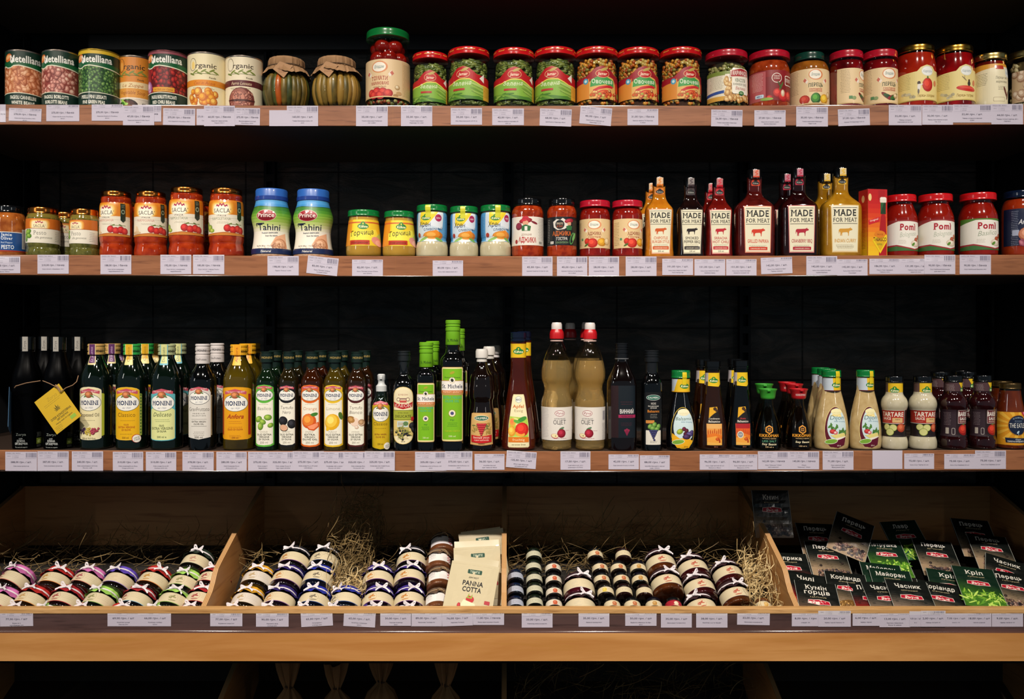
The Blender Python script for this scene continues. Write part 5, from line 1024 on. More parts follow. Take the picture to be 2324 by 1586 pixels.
def monini(kind):
    o = prod('oil_bottle', 'bottle'); r, H = 36.5, 242
    b = Body([(r-3, 0), (r, 2), (r, 7), (r, 150), (r-0.5, 163), (r-4, 176), (r-10, 190), (r-17, 203), (r-20.5, 212), (r-20.5, 220)], n=2.5, ry=0.98, it=2, seg=56)
    oil = kind == 'anfora'; b.make('bottle_body', pm('4a3c08', 0.04, 0, 1.0, c2='2c2204', nscale=9) if oil else OILGL, o)
    W = 31 if not oil else 34; A = Art(); bg, sb = {'grape': ('e6dcae', 'a8b030'), 'classico': ('e0ac10', '8aa03c'), 'delicato': ('d8dc98', '5cb0b8'), 'anfora': ('e09c10', '9c2814')}[kind]
    top = 141; ys = 27
    def shape(w_, y0, y1, dip=5, ar=9): return [(-w_, y0)]+[(w_*math.sin(t), y0-dip*math.cos(t)) for t in (-1.0, -.5, 0, .5, 1.0)]+[(w_, y0), (w_, y1)]+[(w_*math.cos(t), y1+ar*math.sin(t)) for t in (.3, .7, 1.1, 1.57, 2.04, 2.44, 2.84)]+[(-w_, y1)]
    A.p(shape(W+(7 if kind != 'delicato' else 1), ys+6, top-14, 4, 4), sb)
    if kind == 'classico':
        for q in range(26): A.e(W+3.5, ys+8+q*3.6, 1.5, 1.2, '3c5a2c' if q % 2 else 'c8c060')
    if kind == 'anfora': A.p(shape(W+7, ys+2, top-3, 5, 7), 'e09c10'); A.r(-W-5, ys+8, -W+3, top-12, 'a82c18'); A.r(W-3, ys+8, W+5, top-12, 'a82c18'); A.r(-W+3, ys-2, W-3, top-4, 'e09c10')
    elif kind == 'delicato': A.p(shape(W+1.5, ys-1, 92), '4cacc0'); A.p(shape(W, ys, 90, 4.4), bg)
    else: A.p(shape(W, ys, top-6), mix(bg, 'ffffff', 0.25)); A.p(shape(W-1.2, ys+1, top-7), bg)
    logo(A, 0, 108, 29.5, 18.5, 1.05)
    if kind == 'grape':
        A.t(0, 76, 8.5, 'Grapeseed Oil', '4c4030', wid=50, b=0.0); A.bars(0, 67, 38, 1, '8c8468')
        for cx_, cc in ((-14, ('6c4c6c', '2c1830')), (0, ('d8c460', '9c8428')), (14, ('c85c6c', '7c1c30'))):
            for _ in range(22): A.g(cx_+R.gauss(0, 4.6), 43+R.gauss(0, 3.2), 2.7, 2.7, cc[0], cc[1], 0, 8)
        A.t(0, 24.5, 4.2, '500 ml 16.9 fl.oz', '8c8468', wid=34)
    elif kind == 'classico':
        A.t(0, 76, 9.5, 'Classico', '6c4c0c', wid=42, b=-0.006, sf=True); A.bars(0, 67, 40, 1, '9c741c'); A.t(0, 56, 4, 'OLIO', 'a8541c', wid=12); A.t(0, 50, 4.4, 'EXTRA VERGINE', 'a8441c', wid=40, b=0.01); A.t(0, 44, 4.4, 'DI OLIVA', 'a8441c', wid=22, b=0.01); A.bars(0, 36, 34, 1, '9c741c')
        A.t(-2, 26, 4.4, '500 ml', '8c641c', wid=16); A.e(24, 26, 11, 9.5, 'b83428'); A.e(24.6, 25.6, 10, 8.6, 'ece8dc'); A.t(24, 26, 3.4, '100% IN', '3c5c3c', wid=13, rot=14); A.t(25, 21.6, 3.6, 'ITALIA', '3c3c5c', wid=14, rot=14)
    elif kind == 'delicato':
        A.t(0, 77, 9.5, 'Delicato', '2c3c2c', wid=44, b=-0.004, i=0.35, sf=True); A.bars(0, 69, 40, 2, '7c8c64', 3.6); A.t(0, 54, 4.2, 'OLIO', '2c3828', wid=12); A.t(0, 47, 5.6, 'EXTRA VERGINE', '2c3828', wid=52, b=0.0, sf=True); A.t(0, 41, 4.4, 'DI OLIVA', '2c3828', wid=22); A.t(0, 28, 4.4, '500 ml e', '5c6c4c', wid=22)
    else:
        A.t(0, 73, 10, 'Anfora', 'a02c14', wid=40, b=0.02, i=0.35); A.bars(0, 66, 32, 2, 'b8681c', 4.4); A.bars(0, 53, 38, 1, 'a8541c'); A.t(0, 46, 4.6, 'OLIO DI OLIVA', '9c3c14', wid=36, b=0.01); A.bars(0, 34, 30, 3, 'b8741c', 2.8); A.t(0, 27, 4.4, '500 ml', '9c5c14', wid=15)
    A.build('label', lambda u, v, q: b.pt(u, v, q, b.rad(v)), o, None, us=4)
    cm, cc = {'grape': ('c09a58', '5c2c60'), 'classico': ('2c9c44', 'dca81c'), 'delicato': ('a8b084', 'd0d08c'), 'anfora': ('dca018', 'e8a01c')}[kind]
    bcap(o, 21, H-25, H, pm(cm, 0.4, 0, 0.3), (0.3, 0.72))
    N_ = Body([(16.6, H-27), (20.6, H-25), (21.2, H-24.4), (21.2, H-1)], it=0); S = Art(); ed = {'grape': 'd8c890', 'classico': 'e8d890', 'delicato': '6cb0c0', 'anfora': 'f0b83c'}[kind]
    S.r(-9.5, H-48, 9.5, H-0.5, ed); S.r(-7.6, H-44 if kind in ('grape', 'delicato') else H-36, 7.6, H-0.5, cc)
    S.t(2.4, H-24, 6.4, {'grape': 'D Punto', 'classico': 'Classico', 'delicato': 'Delicato', 'anfora': 'Anfora'}[kind], {'grape': 'c8a8c8', 'classico': '7c5c0c', 'delicato': '3c5c4c', 'anfora': '9c3c14'}[kind], wid=34, rot=90, b=0)
    S.t(17.5, H-19, 6, 'MONINI', mix(cm, '000000', 0.65), wid=16, b=0.03)
    def nb(u, v, q):
        rr = 21.2 if v > H-25 else max(16.2+(H-25-v)*0.36, b.rad(v)+0.2); a = u/21.0; return ((rr+q)*math.sin(a), -(rr+q)*math.cos(a), v)
    S.build('neck_seal', nb, o, None, us=3, vs=3); o['H'] = H; return o
mg, mc_, md, ma = (monini(k) for k in ('grape', 'classico', 'delicato', 'anfora'))
for o, cx, y, rot, lb in ((mg, 219, 0.055, -4, 'dark oil bottle with a cream label picturing grapes'), (mc_, 300, 0.055, 2, 'dark oil bottle with a deep yellow label and green cap'), (md, 379, 0.055, 2, 'dark oil bottle with a pale yellow and turquoise label'), (ma, 543, 0.055, 2, 'golden oil bottle with an orange-yellow label and yellow cap')):
    put(o, 3, cx, 781.5, 242, y, rot, wx=1.02); setup(o, lb, 'half-litre olive oil bottles')
for src, cx, y, rot, lb in ((mg, 255, 0.135, 20, 'gold-capped oil bottle behind the grape-label bottle'), (mg, 276, 0.215, 16, 'gold-capped oil bottle farthest back between the cream and yellow labels'), (mc_, 330, 0.135, 20, 'green-capped oil bottle behind the deep yellow label bottle'), (mc_, 356, 0.215, 10, 'green-capped oil bottle farthest back beside the pale turquoise one'), (md, 404, 0.135, 20, 'pale-capped oil bottle behind the turquoise-edged one'), (ma, 562, 0.135, 20, 'yellow-capped oil bottle behind the orange label bottle'), (ma, 572, 0.215, 15, 'yellow-capped oil bottle farthest back in its file')):
    o = copy_tree(src); s_ = src.scale; o.location = ((cx-CX)*depth_scale(y), y, SH[3]+0.001); o.rotation_euler = (0, 0, math.radians(rot)); o.scale = (s_[0], s_[1], s_[2]*1.0); setup(o, lb, 'half-litre olive oil bottles')
def granf():
    o = prod('oil_bottle', 'bottle'); r, H = 33, 243; b = Body([(r-3, 0), (r, 2), (r, 150), (r-1, 162), (r-7, 176), (r-15, 188), (r-19, 198), (r-19.5, 210)], n=2.5, it=2, seg=56); b.make('bottle_body', BLKGL, o); A = Art()
    A.p([(-33, 34), (33, 34), (33, 126), (-33, 126)], 'b8a880')
    for q in range(28):
        for sx_ in (-31.4, 31.4): A.e(sx_, 36+q*3.2, 1.3, 1.1, '5c4c3c')
    sh = [(-28, 30), (0, 25), (28, 30), (28, 132), (24, 139), (12, 143), (-12, 143), (-24, 139), (-28, 132)]; A.p(sh, 'd8d4cc'); logo(A, 0, 120, 24.5, 14.5, 0.86, '1c2c3c')
    A.t(0, 90, 9, 'GranFruttato', '6a6660', wid=48, b=-0.008); A.t(0, 83, 2.8, 'P R E M I U M', '6a6660', wid=28); A.t(0, 78, 2.8, 'S E L E C T I O N', '6a6660', wid=32); A.r(-18, 71, 18, 71.5, '8a8680'); A.t(0, 64, 3.6, 'EXTRA VIRGIN', '4a4640', wid=33, b=0.01); A.t(0, 58.6, 3.6, 'OLIVE OIL', '4a4640', wid=24, b=0.01); A.r(-18, 55, 18, 55.5, '8a8680'); A.bars(0, 42, 28, 3, 'a09a90', 3.6); A.t(0, 28, 4.6, '500 ml', '6a6660', wid=19)
    A.build('label', lambda u, v, q: b.pt(u, v, q, b.rad(v)), o, None, us=4); c = bcap(o, 17.6, H-46, H, pm('cfc8c6', 0.4, 0, 0.3), (0.45, 0.62, 0.86)); S = Art(); nb = Body([(17.6, H-46), (17.6, H)], it=0); S.t(0, H-38, 5, 'GranFruttato', '4a4648', wid=28, b=0); S.t(2, H-17, 4.6, 'MONINI', '4a4648', wid=22, b=0.02); S.wrap('cap_print', nb, c, us=3); o['H'] = H; return o
o = granf(); put(o, 3, 460, 780.5, 243, 0.05, 4); setup(o, 'black oil bottle with a white label and white cap', 'white-capped black oil bottles'); s_ = o.scale
o = copy_tree(o); o.location = ((493-CX)*depth_scale(0.125), 0.125, SH[3]+0.001); setup(o, 'white-capped black oil bottle just behind another one', 'white-capped black oil bottles')
def slim(kind):
    o = prod('flavoured_oil_bottle', 'bottle'); r, H = 25.5, 226; b = Body([(r-2, 0), (r, 2), (r, 148), (r-0.6, 158), (r-4, 168), (r-9, 176), (r-13, 184), (r-14, 192), (r-14, 204)], n=2.6, it=2, seg=48)
    fr, col, tcol = {'bas': ('5cb03c', '0a1a0c', '7c8470'), 'nero': ('141418', '1c1606', '4c4844'), 'ora': ('d8641c', '2c1004', 'd0885c'), 'lim': ('e0b828', '3c3008', 'a8986c'), 'bia': ('4c1c1c', '241206', '6c5c54')}[kind]
    b.make('bottle_body', pm(col, 0.04, 0, 1.0), o); A = Art(); w_ = 24
    def sh(w_, y0, y1): return [(-w_, y0), (-w_*0.6, y0-3.2), (0, y0-4.5), (w_*0.6, y0-3.2), (w_, y0), (w_, y1-14), (w_-1.5, y1-12), (w_-1.5, y1-3), (w_*0.6, y1+2), (0, y1+4), (-w_*0.6, y1+2), (-w_+1.5, y1-3), (-w_+1.5, y1-12), (-w_, y1-14)]
    A.p(sh(w_, 13, 147), fr); A.p([(-w_+3, 17), (-w_*0.6, 13.6), (0, 12.4), (w_*0.6, 13.6), (w_-3, 17), (w_-3, 116), (-w_+3, 116)], 'ece8d8'); A.e(0, 125, 22, 16.5, fr); logo(A, 0, 127, 20.5, 12.5, 0.74, mix(fr, '1c2c3c', 0.5))
    nm = {'bas': ['Basilico'], 'nero': ['Tartufo', 'Nero'], 'ora': ['Orange'], 'lim': ['Limone'], 'bia': ['Tartufo', 'Bianco']}[kind]; yy = 95
    for q, t_ in enumerate(nm): A.t(0, yy-q*10.5-(0 if len(nm) > 1 else 2), 7.6, t_, tcol, wid=31 if len(t_) > 5 else 20, b=-0.012, i=0.1)
    A.bars(0, 106, 24, 1, 'b0a890')
    if kind == 'bas':
        for x, y, a, s_ in ((-13, 72, 30, 9), (9, 76, 0, 9), (-3, 66, -20, 8), (-8, 56, 80, 9), (15, 58, 20, 7)): A.g(x, y, s_, s_*0.75, 'a8c850', '5c8424', a)
    elif kind == 'nero': A.g(-9, 68, 12, 10.5, '2c2c34', '08080a'); A.g(13, 61, 11, 10.5, '34343c', '0a0a0c'); A.e(-7, 52, 11, 8, '1c1414', -10); A.e(-7, 52.5, 10, 7, 'd8a888', -10)
    elif kind == 'ora': A.g(-2, 68, 17, 17, 'f0a040', 'd0581c'); A.e(10, 83, 9, 4, '3c7c2c', 15); A.p([(-8, 56), (20, 66), (22, 56), (10, 46), (-2, 48)], 'd05018'); A.p([(-5, 55.6), (18, 64), (19, 57), (9, 49), (0, 50)], 'f0946c')
    elif kind == 'lim': A.g(-2, 66, 17, 19, 'f8e070', 'e0a818', -30); A.e(-12, 50, 5, 4, 'e8b820', 40); A.e(18, 80, 5, 9, '4c6c24', 20)
    else: A.g(-10, 70, 13, 9, 'c89858', '8c5c24', -20); A.e(-2, 66, 11, 10, 'e8ccb8'); A.g(15, 64, 9, 8, 'c8a078', '8c6444'); A.e(14, 64, 7.5, 6.5, 'ecd4c4'); A.g(3, 54, 5, 4, 'ecdcd0', 'c8a890')
    A.bars(0, 44, 22, 2, 'a8a08c', 3)
    for q, t_ in enumerate((('EXTRA', 'VIRGIN', 'OLIVE OIL') if kind == 'ora' else ('OLIO EXTRA', 'VERGINE', 'DI OLIVA'))): A.t(0, 35-q*5.4, 4, t_, '5c5a50', wid=34 if len(t_) > 8 else 24, b=0.012)
    A.t(0, 16.8, 4.6, '250 ml', '7a766a', wid=18, b=-0.01); A.build('label', lambda u, v, q: b.pt(u, v, q, b.rad(v)), o, None, us=4)
    DG = pm('0c1f1a', 0.35, 0, 0.3); Body([(12.6, H-50), (12.8, H-24), (14.5, H-23.5)], it=0).make('neck_sleeve', DG, o); bcap(o, 16, H-25, H, DG, (0.84,)); S = Art(); S.t(4, H-16, 5, 'MONINI', 'a89050', wid=26, b=0.02); S.wrap('cap_print', Body([(16, 0), (16, H)], it=0), o, us=3); o['H'] = H; return o
sl = {k: slim(k) for k in ('bas', 'nero', 'ora', 'lim', 'bia')}
for k, cx, rot, lb in (('bas', 606, 0, 'slim oil bottle with a green-framed basil label'), ('nero', 656, 0, 'slim oil bottle with black truffles on its label'), ('ora', 708.5, 0, 'slim oil bottle with an orange-framed label picturing oranges'), ('lim', 760.5, 0, 'slim oil bottle with a yellow-framed lemon label'), ('bia', 811, 0, 'slim oil bottle with pale truffles on its brown-framed label')):
    put(sl[k], 3, cx, 797.5, 226, 0.043, rot, wx=1.04 if k in ('ora', 'lim', 'bas') else 0.96); setup(sl[k], lb, 'slim flavoured oil bottles')
for k, cx in (('bas', 625), ('nero', 674), ('ora', 728), ('lim', 776), ('bia', 828)):
    o = copy_tree(sl[k]); o.location = ((cx-CX)*depth_scale(0.105), 0.105, SH[3]+0.001); setup(o, {'bas': 'slim oil bottle hidden behind the basil one', 'nero': 'slim oil bottle hidden behind the black truffle one', 'ora': 'slim oil bottle hidden behind the orange one', 'lim': 'slim oil bottle hidden behind the lemon one', 'bia': 'slim oil bottle hidden behind the pale truffle one'}[k], 'slim flavoured oil bottles')
def spray():
    o = prod('oil_spray_bottle', 'bottle'); r, H = 21.5, 180; b = Body([(r-2, 0), (r, 2), (r, 98), (r-1, 108), (r-6, 117), (r-9, 124), (r-10, 134)], it=2); b.make('bottle_body', pm('0a1408', 0.05, 0, 1), o)
    A = Art(); W = 28; A.p([(-W, 9), (0, 5), (W, 9), (W, 100), (18, 107), (0, 111), (-18, 107), (-W, 100)], '8c9c34'); W = 24; A.p([(-W, 8), (0, 4), (W, 8), (W, 102), (16, 109), (0, 112), (-16, 109), (-W, 102)], 'c8a818'); logo(A, 0, 84, 22, 17, 0.9); A.t(0, 58, 7.5, 'Classico', '5c440c', wid=34, b=-0.006, sf=True); A.bars(0, 51, 30, 1, '8c7018'); A.t(0, 36, 3.6, 'EXTRA VIRGIN', '8c441c', wid=28); A.t(0, 30, 3.6, 'OLIVE OIL', '8c441c', wid=22); A.t(0, 14, 4, '250 ml', '6c5410', wid=13); A.e(17, 11, 9, 8, 'ece8dc'); A.t(17, 11, 3, '100% IN', '3c5c3c', wid=11, rot=12); A.t(17.5, 7.4, 3, 'ITALIA', '3c3c5c', wid=11, rot=12)
    A.wrap('label', b, o); WH = pm('d8d4cc', 0.4, 0, 0.2); Body([(12.5, 134), (12.5, 146), (10, 148), (7.6, 152), (7.6, 158), (9, 160), (9, 171), (7, 173), (0.5, 173)], it=0, seg=36).make('pump_head', WH, o)
    MB().box(-3*K, -12*K, 162*K, 3*K, -6*K, 168*K, bev=0.0006).build('nozzle', WH, o, smooth=False); Body([(21.4, 112), (21.6, 130), (21.2, 165), (20, 174), (16, 179), (8, 180), (0.5, 180)], it=1).make('clear_overcap', glass('f6faff', 1.35, 0.04), o); o['H'] = H; return o
o = spray(); put(o, 3, 865.5, 841, 180, 0.036, 2); setup(o, 'small oil spray bottle under a clear plastic cap')
def eleon():
    o = prod('oil_bottle', 'bottle'); r, H = 26.5, 227; b = Body([(r-2, 0), (r, 2), (r, 142), (r-1, 152), (r-6, 162), (r-12, 170), (r-14.5, 178), (r-15, 196)], n=2.5, it=2); b.make('bottle_body', BLKGL, o); A = Art(); w_ = 25.5
    def el(w_, y0, y1): return [(w_*math.cos(t), y0+22*math.sin(t)) for t in [PI+PI*k/10 for k in range(11)]]+[(w_*math.cos(t), y1+22*math.sin(t)) for t in [PI*k/10 for k in range(11)]]
    A.p(el(w_, 37, 124), 'd8bc74'); A.p(el(w_-1.5, 38, 123), 'ece0b8'); A.e(0, 118, 20, 22, 'e6dab4'); A.t(0, 126, 3.6, 'ЕЛЕОН', 'a86c5c', wid=22); A.r(-12, 117, 12, 120, '8c6c64'); A.e(-11, 117, 4.6, 4.6, '8c6c64'); A.e(-11, 117, 3, 3, 'ece0b8'); A.e(11, 117, 4.6, 4.6, '8c6c64'); A.e(11, 117, 3, 3, 'ece0b8'); A.r(-8, 110, 8, 115, 'c05048')
    A.p([(-24, 112), (-22, 100), (0, 95), (22, 100), (24, 112), (12, 107), (-12, 107)], 'b0141c'); A.t(0, 99.5, 7, 'ΕΛΕΟΝ', 'efe4d4', wid=38, b=0.0); A.r(-w_, 70, w_, 96-3, '6c7424'); A.r(-w_, 71.5, w_, 91.5, 'a0a838'); A.t(0, 85, 3, 'EXTRA VIRGIN', '4c4c14', wid=24); A.t(0, 76, 5.8, 'DELICATE', '3c3c10', wid=38, b=0.02, sf=True)
    A.r(-w_+1, 34, w_-1, 70, 'd8c078'); A.r(-14, 50, 12, 68, 'c0ccc8'); A.r(-14, 44, 14, 54, 'b8a860')
    for k in range(4): A.r(-11+k*3, 58, -9.6+k*3, 65, 'a88c5c')
    A.e(6, 62, 6, 5, '5c7c4c')
    for _ in range(26): A.g(R.gauss(0, 7), 42+R.gauss(0, 5), 3, 2.4, '3c3c44', '0c0c10', R.uniform(0, 180), 8)
    for _ in range(18): A.e(R.gauss(0, 10), 44+R.gauss(0, 7), 5, 1.2, '8c8c44', R.uniform(-60, 60))
    A.g(21, 58, 8, 7, '34343c', '08080c', 30); A.g(24, 48, 5, 8, '34343c', '08080c', 30); A.e(22, 73, 4.4, 5, 'b01c24'); A.bars(0, 31, 26, 2, '8c7838', 3); A.t(0, 21, 3, '250 ml', '6c5c2c', wid=9)
    A.build('label', lambda u, v, q: b.pt(u, v, q, b.rad(v)), o, None, us=4); DG = pm('11161a', 0.4, 0, 0.2); Body([(12, H-56), (12.4, H-22), (14, H-21)], it=0).make('neck_sleeve', DG, o); bcap(o, 15, H-23, H, DG, (0.5, 0.8)); o['H'] = H; return o
o = eleon(); put(o, 3, 917, 795.5, 227, 0.044, 2); setup(o, 'black bottle of delicate olive oil with an oval-ended cream label')
def michele(big):
    o = prod('oil_bottle', 'bottle'); r, H = (29.5, 298) if big else (24.5, 248); hb = 212 if big else 178
    b = Body([(r-2, 0), (r, 2), (r, hb-14), (r-0.4, hb-6), (r-4, hb+2), (r-10, hb+7), (r-13, hb+14), (r-13.5, hb+30)], n=2.5, it=2); b.make('bottle_body', BLKGL, o); A = Art(); w_ = r-2.5; y0, y1 = (22, 191) if big else (20, 155); k = 1 if big else 0.82
    A.rr(-w_, y0, w_, y1, 4, 'b88c50'); A.rr(-w_+1, y0+1, w_-1, y1-1, 3.4, 'e6dc9c'); A.rr(-w_+3, y0+4, w_-3, y1-4, 2, '76b41c')
    yb = y1-52*k; A.p([(-w_-1.6, yb-6), (-w_, yb-12), (w_, yb-12), (w_+1.6, yb-6), (w_+1.6, yb+18*k), (w_, yb+22*k), (-w_, yb+22*k), (-w_-1.6, yb+18*k)], 'b88c50'); A.r(-w_-0.8, yb-6, w_+0.8, yb+20*k, 'ece8e0'); A.r(-w_-0.8, yb-7, w_+0.8, yb-1, 'c8703c'); A.t(0, yb-6, 3.4, 'PREMIUM QUALITY', 'ecd8b0', wid=w_*1.7); A.e(0, yb+22*k, 7*k, 7*k, 'd8c49c'); A.e(0, yb+22*k, 5.8*k, 5.8*k, 'ece8e0'); A.e(0, yb+22*k, 3.4*k, 4*k, '2c2c20', 30)
    A.t(0, yb+4*k, 9*k, 'St. Michele', '1c2448', wid=w_*1.84, b=0.016, sf=True); A.e(0, y1-13*k, 6*k, 3*k, 'a8a030', 20); A.t(0, y1-25*k, 3.2*k, 'Product of Greece', '3c6c1c', wid=w_*1.35, i=0.15); A.t(0, yb-20*k, 5.6*k, 'EXTRA VIRGIN', '4cb48c', wid=w_*1.6, b=0.01, sf=True); A.t(0, yb-28*k, 5.6*k, 'OLIVE OIL', '4cb48c', wid=w_*1.2, b=0.01, sf=True)
    ym = y0+56*k; A.e(0, ym+8, 8.6*k, 8.6*k, '8c8c34'); A.e(0, ym+8, 7.4*k, 7.4*k, 'e8e4c8'); A.e(0, ym+8, 4*k, 4*k, '4c4c7c'); A.t(0, ym-9*k, 4*k, 'PGI', '4c8c2c', wid=9*k); A.bars(0, ym-14*k, 24*k, 3, '4c8c2c', 3.6*k)
    if big: A.t(0, y0+22, 3.6, 'XANIA CRETA', 'b8c828', wid=36)
    A.t(0, y0+10*k, 4, '500 ml' if big else '250 ml', 'e0ecb0', wid=16*k, b=0.01); A.build('label', lambda u, v, q: b.pt(u, v, q, b.rad(v)), o, None, us=4)
    GC = pm('6aa81c', 0.4, 0, 0.3); rc = 17.6 if big else 16.6; Body([(rc-0.6, H-57), (rc, H-56), (rc-1, H-26), (rc-2, H-25)], it=0).make('neck_sleeve', GC, o); bcap(o, rc, H-25, H, GC, (0.35, 0.6)); S = Art(); S.t(0, H-49, 6.4, 'St. Michele', '1c3818', wid=27, b=0.0, sf=True); S.wrap('sleeve_print', Body([(rc, 0), (rc, H)], it=0), o, us=3); o['H'] = H; return o
ms = michele(0); put(ms, 3, 967.5, 775.5, 248, 0.042, 2); setup(ms, 'shorter green-capped oil bottle with a lime green label', 'green-capped lime-labelled oil bottles')
o = copy_tree(ms); o.location = ((982-CX)*depth_scale(0.105), 0.105, SH[3]+0.001); setup(o, 'shorter green-capped oil bottle standing behind its twin', 'green-capped lime-labelled oil bottles')
mb_ = michele(1); put(mb_, 3, 1028, 725.5, 298, 0.044, 0); setup(mb_, 'tallest bottle on the lowest shelf, lime green label and green cap', 'green-capped lime-labelled oil bottles')
o = copy_tree(mb_); o.scale = tuple(v*0.93 for v in mb_.scale); o.location = ((1040-CX)*depth_scale(0.115), 0.115, SH[3]+0.001); setup(o, 'tall green-capped oil bottle hidden behind the tallest one', 'green-capped lime-labelled oil bottles')
def kalimera():
    o = prod('vinegar_bottle', 'bottle'); r, H = 32.5, 230; b = Body([(r-3, 0), (r, 2), (r, 8), (r-1, 20), (r-0.5, 50), (r-2, 84), (r-6, 100), (r-6, 112), (r-3, 118), (r-3, 140), (r-5, 152), (r-5, 160), (r-7, 170), (r-13, 178), (r-19, 190), (r-22, 200), (r-22, 206)], it=2); b.make('bottle_body', pm('100806', 0.05, 0, 1), o); A = Art(); A.p([(-30, 14), (0, 12), (30, 14), (27, 84), (22, 86), (-22, 86), (-27, 84)], 'b88c54'); A.p([(-28.6, 15.4), (28.6, 15.4), (25.6, 84.6), (-25.6, 84.6)], 'd0a868')
    A.e(0, 74, 18, 6.4, 'e8e0c8'); A.e(0, 74, 17, 5.4, '1c5c44'); A.t(0, 71.6, 5, 'KALIMERA', 'e8e8d8', wid=28, b=0.015)
    for _ in range(26): A.e(R.uniform(-23, 23), R.uniform(40, 62), 5, 1.4, R.choice(('8c8444', '6c7438', 'a8843c')), R.uniform(0, 180))
    for k in range(6):
        for j in range(6-k): A.g((j-(5-k)/2)*3.6, 60-k*4.6, 2.6, 2.6, 'd84a4c', '8c1420', 0, 8)
    A.p([(-25, 20), (-25, 36), (0, 33), (25, 36), (25, 20), (0, 17)], 'c01820'); A.t(0, 28, 4.6, 'Винный уксус', 'f0dcc8', wid=38, b=0.01, sf=True); A.t(0, 23, 3, 'из красных сортов винограда', 'f0dcc8', wid=34); A.t(0, 15.2, 2.6, 'GREECE', '5c4424', wid=14); A.wrap('label', b, o)
    WH = pm('d0ccc6', 0.4, 0, 0.2); Body([(11, 206), (11, 209), (14.5, 210), (14.5, 225), (12.5, 230), (0.5, 230)], it=0, seg=24).make('flip_cap', WH, o); Body([(10.6, 200), (12.2, 201), (12.2, 205.5), (10.6, 206.5)], it=0).make('cap_collar', WH, o); o['H'] = H; return o
kb = kalimera(); put(kb, 3, 1093.5, 791, 230, 0.05, 0, wx=1.0); setup(kb, 'dark wine vinegar bottle with a white cap and grape label', 'white-capped wine vinegar bottles')
for cx, y, lb in ((1110, 0.125, 'white-capped wine vinegar bottle second in its file'), (1123, 0.20, 'white-capped wine vinegar bottle farthest back in its file')):
    o = copy_tree(kb); o.location = ((cx-CX)*depth_scale(y), y, SH[3]+0.001); o.scale = tuple(v*(1+y*0.1) for v in kb.scale); setup(o, lb, 'white-capped wine vinegar bottles')
def apfel():
    o = prod('cider_vinegar_bottle', 'bottle'); r, H = 40, 271; b = Body([(r-4, 0), (r, 3), (r, 22), (r-3, 52), (r-8, 90), (r-12, 120), (r-17, 150), (r-21, 176), (r-22, 210), (r-22, 240), (r-21, 250)], n=2.2, ry=0.8, it=2); b.make('bottle_body', pm('3c1006', 0.05, 0, 1, c2='521808', nscale=8), o); A = Art()
    A.p([(-26, 10), (-23, 7), (23, 7), (26, 10), (24, 60), (14, 122), (12, 128), (-12, 128), (-14, 122), (-24, 60)], 'd8cc9c'); A.p([(-24.6, 10), (-22, 8.4), (22, 8.4), (24.6, 10), (22.8, 60), (13, 122), (11, 126.6), (-11, 126.6), (-13, 122), (-22.8, 60)], 'e8e0b4')
    A.p([(8*math.cos(t), 116+8*math.sin(t)) for t in [PI/6+k*PI/3 for k in range(6)]], '6c8c8c'); A.p([(7.2*math.cos(t), 116+7.2*math.sin(t)) for t in [PI/6+k*PI/3 for k in range(6)]], 'e8e8dc'); A.t(0, 113.6, 4.6, 'BIO', '3c4c5c', wid=11, b=0.02)
    A.t(0, 97, 7.6, 'Apfel', 'c8641c', wid=26, b=0.02); A.t(0, 88, 6.4, 'Essig', 'a8946c', wid=20, b=0.0); A.p([(-22.6, 20), (22.6, 20), (22.8, 62), (20.6, 74), (-20.8, 78), (-22.8, 62)], 'a8c848'); A.e(-10, 66, 12, 9, 'd8dc88'); A.g(-14, 64, 8, 10, 'e87c44', 'd8b03c'); A.g(-16, 44, 9, 12, 'f0d058', 'd89028')
    A.g(8, 48, 16, 16, 'f0402c', 'b8140c'); A.e(4, 38, 11, 6, 'e8a03c', -10); A.e(8, 71, 12, 5, '3c8c34', 25); A.e(-4, 66, 8, 3.6, '5ca83c', -20); A.e(-6, 28, 12, 6, 'b8d868'); A.e(14, 28, 9, 5, '8cb83c')
    A.r(-24.2, 19, 24.2, 31, 'd8741c'); A.t(0, 22.4, 5.6, 'fruchtig', 'f0dca8', wid=28, b=0.0); A.t(0, 12.6, 3, 'aus erster Ernte', '8c8458', wid=32, i=0.15)
    A.build('label', lambda u, v, q: b.pt(u, v, q, b.rad(v)), o, None, us=4, vs=6)
    S = Art(); S.r(-30, 212, 30, 244, 'e0b81c'); kuhne(S, 0, 226, 1.0); S.wrap('neck_label', b, o, us=3); bcap(o, 19, 249, 271, pm('0c1428', 0.2, 0, 0.6), (0.3,)); o['H'] = H; return o
ap = apfel(); put(ap, 3, 1176.5, 752.5, 271, 0.055, 0); setup(ap, 'amber cider vinegar bottle with an apple on its label', 'cider vinegar bottles with yellow neck bands')
o = copy_tree(ap); o.location = ((1188.5-CX)*depth_scale(0.14), 0.14, SH[3]+0.001); setup(o, 'cider vinegar bottle hidden behind the front amber one', 'cider vinegar bottles with yellow neck bands')
